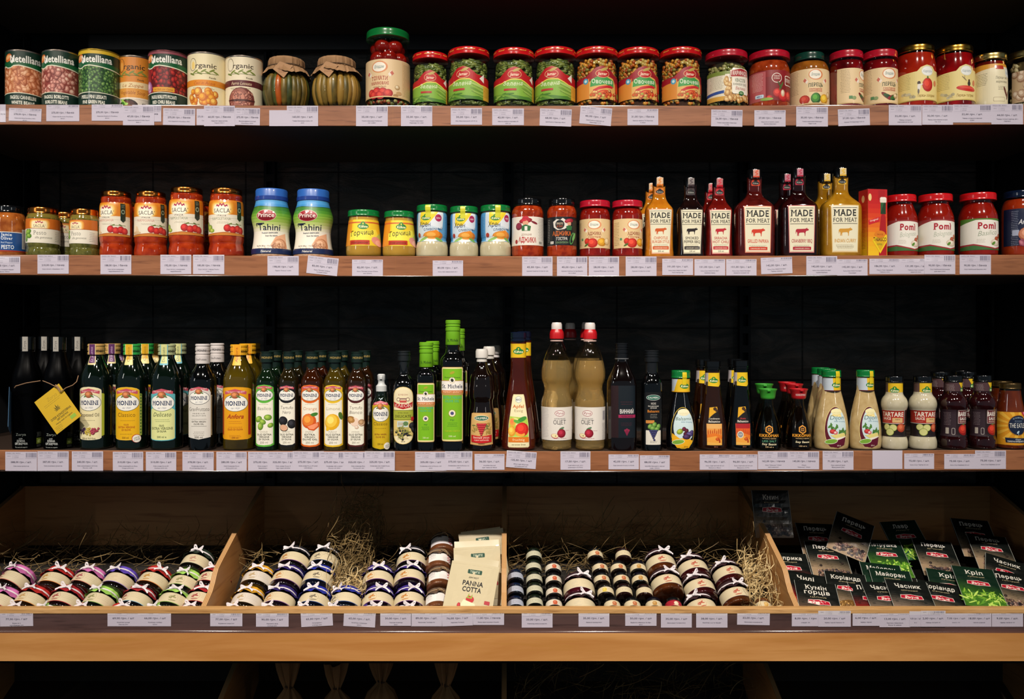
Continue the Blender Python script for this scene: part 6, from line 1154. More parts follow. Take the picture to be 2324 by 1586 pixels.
def ocet():
    o = prod('clear_vinegar_bottle', 'bottle'); r, H = 37, 295
    pts = [(r-8, 0), (r-3, 1), (r-1.5, 6), (r-2, 14), (r-1, 20), (r-1.5, 24), (r-1, 30), (r-0.5, 98), (r, 106), (r-1.4, 116), (r-6, 130), (r-7.5, 142), (r-5, 152), (r-1.4, 160), (r, 172), (r-0.5, 186), (r-5, 206), (r-13, 228), (r-21, 244), (r-23.5, 250), (r-23.5, 256)]
    b = Body(pts, it=2, seg=56); tw = lambda a, z: (0.02*math.sin(14*a+z*0.16)*math.exp(-((z-134)/18)**2)+(0.02*math.cos(5*a) if z < 8 else 0))
    lq = Body([(max(p[0]-1.2, 1), p[1]+1) for p in pts if p[1] < 215], it=2, seg=56); lq.make('vinegar', liquid('f2d490'), o, twist=tw); b.make('plastic_bottle', glass('f6f4f0', 1.4, 0.03), o, twist=tw)
    A = Art(); W = 62; A.r(-W, 24, W, 100, 'e0dad2'); A.bars(-34, 96, 22, 20, '8a8690', 3.4); A.e(4, 86, 12, 7, '9c2c44'); A.e(4, 86, 11, 6, 'ece6e0'); A.t(4, 83.6, 5.4, 'Руна', '9c2c44', wid=17, b=0.01, i=0.2); A.t(4, 72, 3, 'НАТУРАЛЬНИЙ', '5c5860', wid=26); A.t(4, 61, 9.6, 'ОЦЕТ', '2c2830', wid=30, b=0.0)
    A.e(8, 51, 7, 2.6, '5c7c5c', 25); A.g(8, 40, 10.5, 10, 'c03048', '7c0c20'); A.e(-8, 34, 9, 5.6, 'b84858', -10); A.e(-8, 34.6, 8, 4.6, 'ece0b0', -10); A.e(-6, 34, 1.6, 1.2, '8c6c3c'); A.bars(22, 46, 12, 1, 'b8788c'); A.bars(4, 28, 34, 1, 'b8485c'); A.r(44, 70, 56, 92, 'c8c4c8'); A.barcode(45, 71, 55, 91, '3c3a44'); A.bars(50, 62, 14, 12, '6c6870', 3.2)
    A.wrap('label', b, o); RC = pm('b8141c', 0.35, 0, 0.3); Body([(13.5, 256), (16.6, 257), (16.8, 268), (15.6, 274), (13.6, 277), (13, 279)], it=0, seg=48).make('cap_base', RC, o, twist=lambda a, z: 0.012*math.cos(30*a) if z < 270 else 0)
    Body([(14.8, 250.5), (15.4, 251), (15.4, 253), (14.8, 253.6)], it=0).make('neck_ring', pm('c8a8a0', 0.2), o); Body([(12.6, 276), (13, 278), (12.6, 290), (10.6, 294.6), (0.5, 295)], it=0, seg=20).make('sport_cap', pm('d8d0cc', 0.35, 0, 0.3, alpha=1), o); o['H'] = H; return o
oc = ocet(); put(oc, 3, 1263.5, 730.5, 295, 0.054, 2); setup(oc, 'clear vinegar bottle with a red and white cap beside the amber cider vinegar', 'clear vinegar bottles with red caps')
o = copy_tree(oc); put(o, 3, 1339, 731, 295, 0.054, -22); setup(o, 'clear vinegar bottle with a red and white cap beside the black red wine vinegar', 'clear vinegar bottles with red caps')
for cx, lb in ((1294, 'clear vinegar bottle in the gap between and behind the two front ones'), (1332, 'clear vinegar bottle directly behind the one near the black bottle')):
    o = copy_tree(oc); y = 0.25 if cx == 1294 else 0.145; o.location = ((cx-CX)*depth_scale(y), y, SH[3]+0.001); setup(o, lb, 'clear vinegar bottles with red caps')
def vinnyi():
    o = prod('wine_vinegar_bottle', 'bottle'); r, H = 35, 248; b = Body([(r-3, 0), (r, 2), (r, 148), (r-1, 160), (r-6, 172), (r-12, 184), (r-18, 198), (r-20.5, 208), (r-21, 214)], n=3, ry=0.9, it=2, seg=56); b.make('bottle_body', pm('090707', 0.05, 0, 1.0, c2='100505', nscale=6), o); A = Art(); A.r(-30, 30, 30, 150, '0f1820'); A.r(-30, 30, -12, 150, '241014'); A.r(-12, 30, 30, 150, '0f1820'); A.bars(8, 112, 30, 2, '5c2430', 5)
    A.t(8, 86, 9.4, 'ВИННИЙ', 'e8e4e0', wid=33, b=0.02); A.r(-12, 76, 30, 83, '9c2450'); A.t(8, 77, 4.6, 'ЧЕРВОНИЙ', '3c0c1c', wid=28, b=0.01); A.bars(8, 64, 28, 3, '4c2030', 3); A.p([(2, 46), (14, 46), (8, 34)], '7c1c3c'); A.e(4, 47, 2.6, 2.6, '8c2444'); A.e(8, 49, 2.6, 2.6, '8c2444'); A.e(12, 47, 2.6, 2.6, '8c2444')
    A.build('label', lambda u, v, q: b.pt(u, v, q, b.rad(v)), o, None, us=4); bcap(o, 16, H-36, H, pm('0c0e12', 0.3, 0, 0.4), (0.3, 0.55, 0.7, 0.85)); Body([(15, H-38), (16.6, H-37.4), (16.6, H-35.6), (15, H-35)], it=0).make('cap_ring', pm('8a8c90', 0.3, 0.5), o); o['H'] = H; return o
o = vinnyi(); put(o, 3, 1411, 777.5, 248, 0.05, 0); setup(o, 'black red wine vinegar bottle with a pink stripe on its dark label')
def kalbals():
    o = prod('balsamic_vinegar_bottle', 'bottle'); r, H = 25, 230; b = Body([(r-2, 0), (r, 2), (r, 146), (r-0.6, 154), (r-4, 163), (r-9, 171), (r-12, 179), (r-12, 196)], n=2.6, it=2); b.make('bottle_body', BLKGL, o); A = Art(); A.rr(-22, 14, 22, 134, 3, '0b0d10'); A.e(0, 122, 17, 6.4, 'c8d0cc'); A.e(0, 122, 16, 5.5, '1c5c4c'); A.t(0, 119.8, 4.4, 'KALIMERA', 'd8e0d8', wid=25, b=0.015)
    A.t(0, 106, 4.4, 'УКСУС', 'd8d4cc', wid=12, b=0.01); A.t(0, 101, 3, 'бальзамический', 'd8d4cc', wid=25); A.t(0, 97, 3, 'греческий', 'd8d4cc', wid=15); A.t(0, 88, 6, 'Balsamic', 'd8842c', wid=28, b=0.01); A.bars(0, 83, 18, 3, 'b8b4ac', 3.6); A.rr(-18, 63, 2, 70, 1, 'c8843c'); A.rr(-18, 14, 18, 47, 1, 'dcd8cc')
    for x, y in ((-8, 56), (2, 60), (12, 56), (-2, 52), (8, 50)): A.g(x, y, 6.4, 5, '8cb45c', '4c7c2c', R.uniform(0, 90))
    for k in range(6):
        for j in range(5-k if k < 5 else 1): A.g((j-(4-k)/2)*4, 46-k*4.2, 2.6, 2.6, '4c4c84', '1c1c3c', 0, 8)
    A.bars(0, 22, 18, 2, '5c5a54', 3.4); A.build('label', lambda u, v, q: b.pt(u, v, q, b.rad(v)), o, None, us=4); DG = pm('121519', 0.35, 0, 0.3); Body([(14.5, H-54), (15, H-26), (17, H-25)], it=0).make('neck_sleeve', DG, o); bcap(o, 17.6, H-27, H, DG, (0.4, 0.62, 0.82)); o['H'] = H; return o
o = kalbals(); put(o, 3, 1479, 794, 230, 0.042, 0); setup(o, 'black balsamic vinegar bottle with a small oval badge and blue grapes')
def dressing(kind):
    dj = kind == 'dijon'; o = prod('dressing_bottle', 'bottle'); r, H = (40.5, 183) if dj else (35, 185)
    b = Body([(r-6, 0), (r-1.5, 2), (r, 14), (r, 40), (r-2, 66), (r-7, 92), (r-13, 116), (r-17.5, 132), (r-19.5, 142), (r-20, 170)], n=2.15, ry=0.72, it=2, seg=56)
    b.make('bottle_body', sauce('c0a878', 'b09664', 60, 0.08) if dj else pm('060608', 0.05, 0, 1), o); A = Art(); ex, ey = (26, 47) if dj else (28, 47); cy = 52
    def egg(sx, sy, cy, k=1): return [(sx*math.cos(t)*(1-0.16*math.sin(t)), cy+sy*math.sin(t)) for t in [2*PI*q/30 for q in range(30)]]
    A.p(egg(ex+1, ey+1, cy), 'e8d88c' if dj else 'e8c434'); A.p(egg(ex, ey, cy), '5c1424' if dj else '0c0c14'); A.p([(x+2.5, y+6) for x, y in egg(ex-3, ey-9, cy)], 'c8dce0')
    if dj: A.p([(-14, 78), (10, 92), (14, 76)], 'ecd890'); A.e(2, 88, 13, 7, 'ece4b0')
    else: A.p([(-ex+2, 40), (-ex+1, 22), (-14, 6), (14, 6), (ex-4, 22), (10, 30), (-8, 28)], 'e8ac1c'); A.e(2, 88, 14, 8, 'ece4c0')
    A.bars(2, 86, 24, 2, 'a89858', 3.6); A.t(2, 70, 10 if dj else 8, 'Dijon' if dj else 'Balsamic', '2c5c5c' if dj else '3c5c44', wid=34 if dj else 40, b=-0.004, i=0.2); A.t(9, 64.5, 3.6, 'salad dressing', '7c9cac', wid=28, rot=-2)
    if dj:
        for x, y, a in ((-14, 55, 40), (-10, 49, 100), (0, 52, 60), (14, 44, 20), (20, 40, -20), (8, 40, 80)): A.e(x, y, 6.6, 2.6, R.choice(('3c6c2c', '4c8434')), a); A.e(x+2, y+3, 5, 2, '4c7c34', a+50)
        A.g(-8, 43, 7.6, 5.4, 'd84c44', 'a01c24'); A.g(-2, 40, 5, 4, 'ecdcd4', 'c8444c'); A.p([(-14, 34), (20, 40), (24, 30), (0, 26)], 'e0d480'); A.p([(-24, 20), (-6, 22), (10, 26), (24, 30), (20, 12), (4, 5), (-14, 8)], '5c1028'); A.e(0, 25, 24, 2.4, 'ece4d8', 14)
    else:
        A.g(-8, 44, 8, 6, 'b8c848', '6c8424', 30); A.g(2, 50, 5, 5, '7c2c44', '3c0c20'); A.g(8, 46, 5, 5, '6c2438', '300a18'); A.g(6, 38, 6, 6, '5c1c34', '280814'); A.g(16, 38, 10, 6, '6c5c94', '342c5c'); A.g(22, 42, 6, 5, '5c4c84', '2c2450'); A.g(8, 32, 10, 6, '5c3c6c', '281434')
    A.e(-12, 20, 15, 6, 'e8ecd0', 8); A.e(-12, 20, 14, 5, '7cac3c', 8); A.bars(-12, 21, 18, 2, '4c7c1c', 3); A.t(6, 9 if dj else 8, 3, '250 ml', 'e8d8c8' if dj else '7c5c10', wid=9)
    fn = lambda u, v, q: b.pt(u, v, q, b.rad(v))
    A.build('label', fn, o, None, us=3.5, vs=5)
    NB = Body([(21.2, 134), (20.8, 140), (20.6, 168)], it=0); S = Art(); S.r(-58, 135, 58, 165, 'c0ccd8'); S.r(-58, 135, 58, 137, '5c1424' if dj else 'e0a41c'); S.p([(-3 if dj else -22, 137), (34, 137), (34, 165), (-5 if dj else -12, 165)], 'e0b81c'); S.r(34, 137, 58, 165, 'c0ccd8'); kuhne(S, 5, 149, 0.92); S.wrap('neck_label', NB, o, us=3)
    l = lid(o, 22.5, 167, H-167, GREENLID, top=0.92); T = Art(); T.r(-5.5, 152, 5.5, H-0.4, 'd8c01c'); T.wrap('seal_strip', Body([(21.4, 150), (21.4, 166), (22.9, 168.6), (22.7, 176), (21.8, 181), (19, H)], it=0), o, us=3, vs=2, rot=18 if dj else 10, base=0.5); o['H'] = H; return o
o = dressing('bals'); put(o, 3, 1545, 839.5, 185, 0.045, 2, wx=1.02); setup(o, 'black balsamic dressing bottle with a green lid and yellow egg-shaped label')
dj = dressing('dijon'); put(dj, 3, 1886.5, 840, 183, 0.05, 2, wx=1.06); setup(dj, 'pale dijon dressing bottle with a green lid next to the soy sauce', 'green-lidded pale dressing bottles')
o = copy_tree(dj); put(o, 3, 1963.5, 840, 183, 0.05, 2, wx=0.99); setup(o, 'pale dijon dressing bottle with a green lid next to the tartare sauce', 'green-lidded pale dressing bottles')
for cx, y, lb in ((1876, 0.115, 'pale dressing bottle second in the file behind the soy sauce side'), (1862, 0.18, 'pale dressing bottle farthest back behind the red-capped soy sauce')):
    o = copy_tree(dj); o.location = ((cx-CX)*depth_scale(y), y, SH[3]+0.001); o.rotation_euler = (0, 0, 0.5); setup(o, lb, 'green-lidded pale dressing bottles')
def bals_kuhne(kind):
    co = kind == 'cond'; o = prod('balsamic_vinegar_bottle', 'bottle'); r, H = 35, 206; b = Body([(r-4, 0), (r, 3), (r, 28), (r-3, 56), (r-8, 88), (r-12, 118), (r-16, 146), (r-17.5, 166), (r-18, 188)], n=2.2, ry=0.8, it=2); b.make('bottle_body', pm('2a1206', 0.05, 0, 1, c2='1c0a04', nscale=8) if co else BLKGL, o); A = Art()
    A.p([(-17, 12), (19, 12), (20, 60), (12, 86), (10, 92), (6, 100), (-6, 100), (-10, 98), (-14, 70), (-19, 60)], '120c0c'); A.p([(-12, 74), (-10, 98), (8, 100), (10, 90), (0, 84)], 'dca41c'); A.e(3, 95, 4.4, 4, '3c2410'); A.e(7, 91, 3.6, 3, '3c2410'); A.t(1, 71, 4, 'Condimento' if co else 'Aceto', 'd8d0c0' if co else 'c83c44', wid=26 if co else 14, b=0.01, i=0.1); A.t(1, 64, 5, 'Balsamico', 'e4dcd0', wid=28, b=0.02, i=0.1, sf=True)
    A.p([(-17, 12), (19, 12), (20, 61), (-18, 61)], 'e09440' if co else 'd8541c'); A.r(-17, 50, 19, 61, 'e0a860' if co else 'a81c24')
    for k in range(7): A.e(-14+k*5, 40+R.uniform(-1, 3), 1.3, 7+R.uniform(-2, 2), 'b84c14')
    A.p([(-17.4, 36), (0, 40), (19.6, 34), (19, 26), (-17, 28)], 'dc7420'); A.p([(-17, 29), (4, 33), (19, 24), (19, 16), (-17, 18)], 'e8a040'); A.g(8, 26, 5, 4, 'd86420', 'a83c14'); A.e(13, 20, 2, 6, 'a83c14'); A.p([(-17, 12), (19, 12), (19, 17), (-17, 19)], 'e8b050')
    if not co: A.e(-6, 36, 8, 8, 'e4dcc0'); A.e(-6, 36, 6.4, 6.4, '8c8c94'); A.t(-6, 34.6, 3, 'IGP', 'e4dcc0', wid=7)
    A.t(4, 7, 2.8, '250 ml', 'b8745c', wid=9)
    fn = lambda u, v, q: b.pt(u, v, q, b.rad(v))
    A.build('label', fn, o, None, us=3.5, vs=5); S = Art(); S.p([(-46, 150), (-12, 150), (-12, 178), (-46, 178)], 'b0a8ac'); S.e(-15, 153, 4, 5, '3c3430'); S.p([(-12, 148), (12, 146), (19, 152), (19, 178), (-12, 178)], 'e0bc1c'); kuhne(S, 1, 160, 0.85); S.wrap('neck_label', b, o, us=3, rref=17.6)
    bcap(o, 20, H-20, H, BLACKLID, (0.2,)); o['H'] = H; return o
bc, ba = bals_kuhne('cond'), bals_kuhne('aceto')
put(bc, 3, 1616.5, 818, 206, 0.05, -4); setup(bc, 'dark balsamic bottle with an orange landscape label and cream title', 'black-capped balsamic bottles with yellow neck bands'); put(ba, 3, 1681, 817, 206, 0.05, -4, wx=0.94); setup(ba, 'dark balsamic bottle with a red-orange label and round seal', 'black-capped balsamic bottles with yellow neck bands')
for src, cx, y, rot, lb in ((bc, 1596, 0.125, 0, 'balsamic bottle behind the orange landscape label, its cap showing'), (ba, 1668, 0.125, 0, 'balsamic bottle behind the red-orange label, its cap showing')):
    o = copy_tree(src); o.location = ((cx-CX)*depth_scale(y), y, SH[3]+0.001); setup(o, lb, 'black-capped balsamic bottles with yellow neck bands')
def soy(kind):
    g = kind == 'green'; o = prod('soy_sauce_bottle', 'bottle'); r, H = 31.5, 143; pts = [(r-4, 0), (r, 2), (r, 14), (r-0.5, 36), (r-4, 58), (r-11, 82), (r-16, 96), (r-19, 106), (r-19.5, 122)]
    Body([(max(q-1.2, 1), z+1) for q, z in pts if z < 97], it=2).make('soy_sauce', pm('0a0504', 0.1), o); b = Body(pts, it=2, seg=48); b.make('glass_bottle', glass('d8e4da' if g else 'ecdfcc', 1.5, 0.02), o)
    A = Art(); A.p([(10.5*math.cos(t), 49+10.5*math.sin(t)) for t in [PI/6+k*PI/3 for k in range(6)]], 'd89030'); A.p([(7.6*math.cos(t), 49+7.6*math.sin(t)) for t in [PI/6+k*PI/3 for k in range(6)]], '1c1008'); A.p([(4.4*math.cos(t), 49+4.4*math.sin(t)) for t in [PI/6+k*PI/3 for k in range(6)]], 'd89030'); A.r(-0.8, 42, 0.8, 56, '1c1008'); A.r(-6, 48.2, 6, 49.8, '1c1008')
    A.t(0, 32, 6.6, 'KIKKOMAN', 'e0982c', wid=48, b=0.03); A.t(0, 27, 2.6, 'NATURALLY BREWED', 'c8a878', wid=32)
    if g: A.t(0, 20, 4.6, 'LESS SALT', '5c9c7c', wid=32)
    A.t(0, 13 if g else 18, 4.8, 'Soy Sauce', 'e8dcb8', wid=33, b=0.025, i=0.1); A.t(0, 7 if g else 9, 3.4, '150 ml e', 'd8b888', wid=18); A.wrap('label', b, o)
    CM = pm('3c9c34' if g else 'b81c24', 0.3, 0, 0.5); c = Body([(15.5, 119), (17.5, 121), (18, 124), (20.5, 138), (22.6, 141), (22.6, 143), (20.4, 142), (17, 132), (0.5, 131)], it=0, seg=40).make('pouring_cap', CM, o); MB().box(-4*K, -24.5*K, 138*K, 4*K, -20*K, 142*K, bev=0.0008).build('spout', CM, c, smooth=False)
    if not g: S = Art(); S.t(0, 127, 5, 'KIKKOMAN', 'e8c8c4', wid=26, b=0.02); S.wrap('cap_print', Body([(18, 124), (20.5, 138)], it=0), o, us=3, base=0.3)
    o['H'] = H; return o
sg, sr = soy('green'), soy('red')
put(sg, 3, 1742.5, 882, 143, 0.044, -10); setup(sg, 'small soy sauce bottle with a light green cap, front one of its file', 'small soy sauce bottles'); put(sr, 3, 1812.5, 882, 143, 0.044, 0); setup(sr, 'small soy sauce bottle with a red cap, front one of its file', 'small soy sauce bottles')
for src, cx, y, lb in ((sg, 1734, 0.115, 'green-capped soy sauce bottle behind the front green-capped one'), (sr, 1802, 0.115, 'red-capped soy sauce bottle second in its file'), (sr, 1786, 0.19, 'red-capped soy sauce bottle farthest back in its file')):
    o = copy_tree(src); o.location = ((cx-CX)*depth_scale(y), y, SH[3]+0.001); o.scale = tuple(v*1.04 for v in src.scale); setup(o, lb, 'small soy sauce bottles')
def kjar(kind):
    ta = kind == 'tartare'; o = prod('sauce_bottle', 'bottle'); r, H = 33, 170; b = Body([(r-5, 0), (r-1, 2), (r, 12), (r-1, 22), (r-4, 30), (r-5, 36), (r-5, 84), (r-3, 92), (r, 100), (r-0.5, 110), (r-4, 119), (r-10, 125), (r-12.5, 132), (r-13, 156)], it=2, seg=48)
    b.make('bottle_body', sauce('c4bca4', 'b8b094', 50, 0.1) if ta else sauce('1c0608', '2a0a0c', 30, 0.06), o); A = Art(); W = 52; A.r(-W, 30, W, 92, '1c1014' if ta else '241418')
    if ta:
        A.p([(-W, 60), (26, 60), (26, 92), (-W, 92)], 'c8c4b8'); A.p([(-W, 61.4), (24.6, 61.4), (24.6, 90.6), (-W, 90.6)], 'a8281c'); A.t(-6, 77, 10.5, 'TARTARE', 'ece4d4', wid=56, b=0.03); A.t(-20, 69, 6, 'SAUCE', 'ece0d0', wid=22, b=0.03); A.bars(-20, 65, 20, 1, 'd8a08c'); A.rr(-6, 63, 20, 74, 1, 'd8b078'); A.t(7, 69, 2.6, 'NEW', '3c2c1c', wid=12)
        for x, y, s_ in ((-20, 52, 9), (-4, 51, 9.6), (-12, 41, 10)): A.e(x, y, s_, s_*0.85, '7c8c34'); A.e(x, y, s_*0.88, s_*0.74, 'd0d088')
        A.g(16, 51, 11, 10, 'd8744c', '9c3418'); A.e(26, 55, 4, 1.6, 'a85c34', 40)
    else:
        A.r(-W, 30, -6, 92, '33242c'); A.p([(-2, 60), (W, 60), (W, 91), (-2, 91)], 'b8a4a0'); A.p([(-0.8, 61.2), (W, 61.2), (W, 89.8), (-0.8, 89.8)], '5c0c18'); A.t(22, 77, 10.5, 'BARBECUE', 'e4dcd4', wid=46, b=0.03); A.t(16, 68, 6.6, 'SAUCE', 'e4dcd4', wid=28, b=0.03); A.t(14, 63, 3.4, 'RAUCHIG-SÜSS', 'e4c8b8', wid=24); A.bars(-26, 84, 18, 9, '9c8c90', 3.4)
        A.g(14, 46, 15, 13, 'e0442c', '8c100c'); A.e(12, 57, 5, 1.8, '4c6c2c', 10); A.e(13, 58, 1.4, 3, '5c7c34'); A.rr(-30, 36, -22, 50, 1, 'b8b0a4'); A.rr(-16, 34, -8, 50, 3, '9c9490'); A.rr(-14.6, 35.4, -9.4, 48.6, 2, '33242c')
    A.wrap('label', b, o, rref=28); S = Art(); NB = Body([(20.6, 124), (20.4, 130), (20.2, 156)], it=0)
    if ta: S.r(-58, 123, 58, 154, '5c4440'); S.p([(-17, 123), (20, 123), (30, 140), (32, 154), (-17, 154)], 'e0b81c'); kuhne(S, 0, 137, 0.9)
    else: S.r(-58, 125, 58, 154, '4c3438'); S.bars(-16, 148, 22, 8, 'b8a8a8', 3); S.p([(6, 125), (20, 125), (34, 125), (36, 154), (4, 154), (12, 140)], 'e0b81c'); kuhne(S, 19, 137, 0.85)
    S.wrap('neck_label', NB, o, us=3, base=0.4); lid(o, 22.5, 155, H-155, BLACKLID, top=0.92); o['H'] = H; return o
kt, kb2 = kjar('tartare'), kjar('bbq')
put(kt, 3, 2029.5, 854, 170, 0.046, -22, wx=1.0); setup(kt, 'white tartare sauce bottle next to the pale dijon dressing', 'tartare sauce bottles'); o = copy_tree(kt); put(o, 3, 2094, 854, 170, 0.046, 2, wx=1.06); setup(o, 'white tartare sauce bottle next to the dark barbecue sauce', 'tartare sauce bottles')
put(kb2, 3, 2163, 853, 170, 0.046, -2, wx=1.08); setup(kb2, 'dark barbecue sauce bottle next to the tartare sauce', 'dark barbecue sauce bottles'); o = copy_tree(kb2); put(o, 3, 2229.5, 853, 170, 0.046, -4, wx=1.06); setup(o, 'dark barbecue sauce bottle next to the orange sauce bottle', 'dark barbecue sauce bottles')
for cx, y, rot, lb in ((2133, 0.125, -26, 'barbecue sauce bottle behind, between the tartare and the front barbecue bottle'), (2194, 0.125, -30, 'barbecue sauce bottle behind, between the two front barbecue bottles'), (2180, 0.2, -20, 'barbecue sauce bottle farthest back, mostly hidden')):
    o = copy_tree(kb2); o.location = ((cx-CX)*depth_scale(y), y, SH[3]+0.001); o.rotation_euler = (0, 0, math.radians(rot)); o.scale = tuple(v*1.03 for v in kb2.scale); setup(o, lb, 'dark barbecue sauce bottles')
def eatles():
    o = prod('orange_sauce_bottle', 'bottle'); r, H = 33, 152; b = Body([(r-5, 0), (r-1, 2), (r, 8), (r, 80), (r-2, 94), (r-6, 112), (r-8, 124), (r-9, 134), (r-9, 142)], it=2, seg=48); b.make('glass_bottle', [sauce('6c2c0c', '4c1806', 18), NECKSHADE], o, zmat=[134]); A = Art(); W = 54; A.r(-W, 10, W, 86, 'd8941c')
    for k in range(14):
        a = 2*PI*k/14; A.p([(0, 56), (60*math.cos(a), 56+40*math.sin(a)), (60*math.cos(a+0.2), 56+40*math.sin(a+0.2))], 'e8b43c')
    A.r(-W, 86, W, 100, '241008'); A.r(-W, -10, W, 10, '241008'); A.p([(8, 86), (W, 86), (W, 62), (30, 62)], 'b8203c'); A.p([(14, 86), (22, 86), (34, 66), (28, 64)], 'e88cb0'); A.e(0, 56, 24, 24, 'b87c1c'); A.e(0, 56, 22.6, 22.6, '12203c'); A.t(0, 72, 3, 'ALL YOU NEED IS FOOD', 'a8bccc', wid=26, arc=3); A.bars(0, 66, 22, 2, '8ca0b4', 2.6)
    A.t(0, 50, 11, 'THE EATLES', 'e4e4dc', wid=40, b=0.0); A.e(-1, 40, 4, 2, 'b8d4e4', 50); A.r(-0.4, 33, 0.4, 38, 'b8d4e4'); A.p([(-28, 16), (-30, 27), (28, 26), (27, 15)], '12203c'); A.t(0, 22, 2.8, 'Соус', 'd8dce0', wid=14); A.t(-1, 17, 4.4, 'томатно-імбирний соус', 'e4e4dc', wid=48, b=0.01); A.wrap('label', b, o, lim=(-W, 10, W, 86)); lid(o, 25, 138, 14, pm('5c4a2c', 0.3, 0.8), top=0.9); o['H'] = H; return o
ea = eatles(); put(ea, 3, 2292.5, 871, 152, 0.046, 2, wx=1.08); setup(ea, 'orange-labelled sauce bottle with a round navy badge', 'orange-labelled sauce bottles'); o = copy_tree(ea); put(o, 3, 2357, 868, 152, 0.05, 0); setup(o, 'orange-labelled sauce bottle cut off by the frame', 'orange-labelled sauce bottles')
o = copy_tree(ea); o.location = ((2274-CX)*depth_scale(0.14), 0.14, SH[3]+0.001); setup(o, 'orange-labelled sauce bottle standing behind, beside the barbecue sauce', 'orange-labelled sauce bottles')

# black organic oil bottles with hanging tags
def zorya():
    o = prod('organic_oil_bottle', 'bottle'); r, H = 35, 258; b = Body([(r-3, 0), (r, 2), (r, 156), (r-1, 168), (r-5, 182), (r-12, 200), (r-17, 216), (r-18, 232), (r-18, 240)], n=2.5, it=2, seg=48); b.make('bottle_body', pm('020203', 0.3, 0, 0.0, spec=0.08), o); bcap(o, 18.5, H-36, H, pm('06080a', 0.25, 0, 0.4), (0.1,))
    A = Art(); A.t(0, 31, 6, 'Zorya', 'a8b0a8', wid=25, b=-0.01); A.t(0, 23, 3, 'олія', 'c8ccc8', wid=9, b=0.01); A.t(0, 16.5, 5, 'ЛЛЯНА', 'd0d4d0', wid=21, b=0.02); A.t(0, 10, 5, 'ОРГАНІЧНА', 'd0d4d0', wid=33, b=0.02); A.t(0, 3.5, 2.6, 'Flax seed oil organic', 'a8aca8', wid=32, b=0.01)
    A.r(38, 10, 56, 24, '6c7c2c'); A.e(47, 17, 6, 4, 'a8b868', 20); A.bars(47, 36, 18, 4, '8a8e8a', 2.8); A.bars(47, 7, 18, 2, '8a8e8a', 2.8); A.build('label', lambda u, v, q: ((lambda a: ((b.rad(v)*1.04+q)*math.sin(a), -(b.rad(v)*1.04+q)*math.cos(a), v))(u/35)), o, None, us=3)
    S = Art(); S.r(-7, H-34, 7, H-0.5, 'a8a49c'); S.t(2, H-20, 6, 'Zorya', '4c4a48', wid=20, rot=90, b=0); S.wrap('neck_seal', Body([(18.7, 0), (18.7, H)], it=0), o, us=3, rot=8); o['H'] = H; return o
zo = zorya(); put(zo, 3, 62, 765.5, 258, 0.055, 4); setup(zo, 'black organic oil bottle with a blue tag hanging from it', 'black organic oil bottles')
z2 = copy_tree(zo); put(z2, 3, 133, 765.5, 258, 0.055, -2); setup(z2, 'black organic oil bottle with a yellow tag hanging from it', 'black organic oil bottles')
for cx, lb in ((103, 'black organic oil bottle behind, between the two tagged ones'), (178, 'black organic oil bottle behind, beside the grape-label oil')):
    o = copy_tree(zo); put(o, 3, cx, 764, 258, 0.14, 10); o.scale = tuple(v for v in z2.scale); setup(o, lb, 'black organic oil bottles')
def hangtag(label, name, M, art, back, string):
    o = prod(name, 'tag'); o['label'] = label; MB().box(-34*K, 0.0002, -45*K, 34*K, 0.0011, 45*K, bev=0.0003, M=M).build('card', back, o, smooth=False)
    art.flat('tag_print', o, M, base=0.05) if 0 else art.build('tag_print', lambda u, v, q: tuple((M @ Vector((u*K, (-q*0.5+0.15)*K, v*K)))/K), o, MATTE, us=None, base=0.15)
    MB().tube(string, 0.0011, 5).build('string', pm('8c6c50', 0.9), o); return o
A = Art(); A.rr(-33.6, -44.6, 33.6, 44.6, 4, 'c8a41c'); A.t(4, 26, 9, 'Zorya', 'a08420', wid=26, b=-0.01, i=0.1); A.bars(0, 22, 46, 2, '7c681c', 4)
for k in range(7):
    a = math.radians(90+(k-3)*30); L_ = 15-abs(k-3)*2.6; A.p([(0, -2), (L_*0.5*math.cos(a+.16), -2+L_*0.5*math.sin(a+.16)), (L_*math.cos(a), -2+L_*math.sin(a)), (L_*0.5*math.cos(a-.16), -2+L_*0.5*math.sin(a-.16))], '1c2818')
A.t(0, -15, 5, 'ОЛІЯ КОНОПЛЯНА', '2c2c18', wid=54, b=0.02); A.t(0, -21.5, 4.4, 'ОРГАНІЧНА', '2c2c18', wid=30, b=0.02); A.t(0, -27.5, 3.4, 'Hemp seed oil organic', '3c3818', wid=44); A.bars(-20, -32, 18, 3, '7c681c', 3); A.r(12, -38, 26, -30, '8cb03c'); A.bars(-20, -42, 12, 1, '5c501c')
T = Matrix.Translation(at(131, 928, -0.009)) @ Matrix.Rotation(math.radians(-27), 4, 'Y') @ Matrix.Rotation(math.radians(-6), 4, 'X') @ Matrix.Rotation(math.radians(-11), 4, 'Y')
sp = [at(138, 889, -0.009), at(150, 880, -0.007), at(165, 874, -0.006), at(174, 866, 0.003), at(178, 852, 0.007)]; sp2 = [at(97, 864, 0.001), at(112, 870, -0.005), at(128, 878, -0.008), at(136, 888, -0.009)]
o = hangtag('yellow square tag with a leaf emblem hanging on string from a black bottle', 'hanging_tag', T, A, pm('c8a41c', 0.7), sp)
MB().tube(sp2, 0.0011, 5).build('string', pm('8c6c50', 0.9), o); MB().tube([at(136, 889, -0.010), at(133, 880, -0.010), at(126, 873, -0.009)], 0.0016, 5).build('string_knot', pm('9c7c58', 0.9), o)
A = Art(); A.rr(-33.6, -44.6, 33.6, 44.6, 4, '2c4a68'); A.t(0, 24, 8, 'Zorya', '16283c', wid=26, b=-0.01); A.bars(0, 10, 48, 8, '1c3450', 5); A.rr(10, -36, 28, -26, 1, '1c3450')
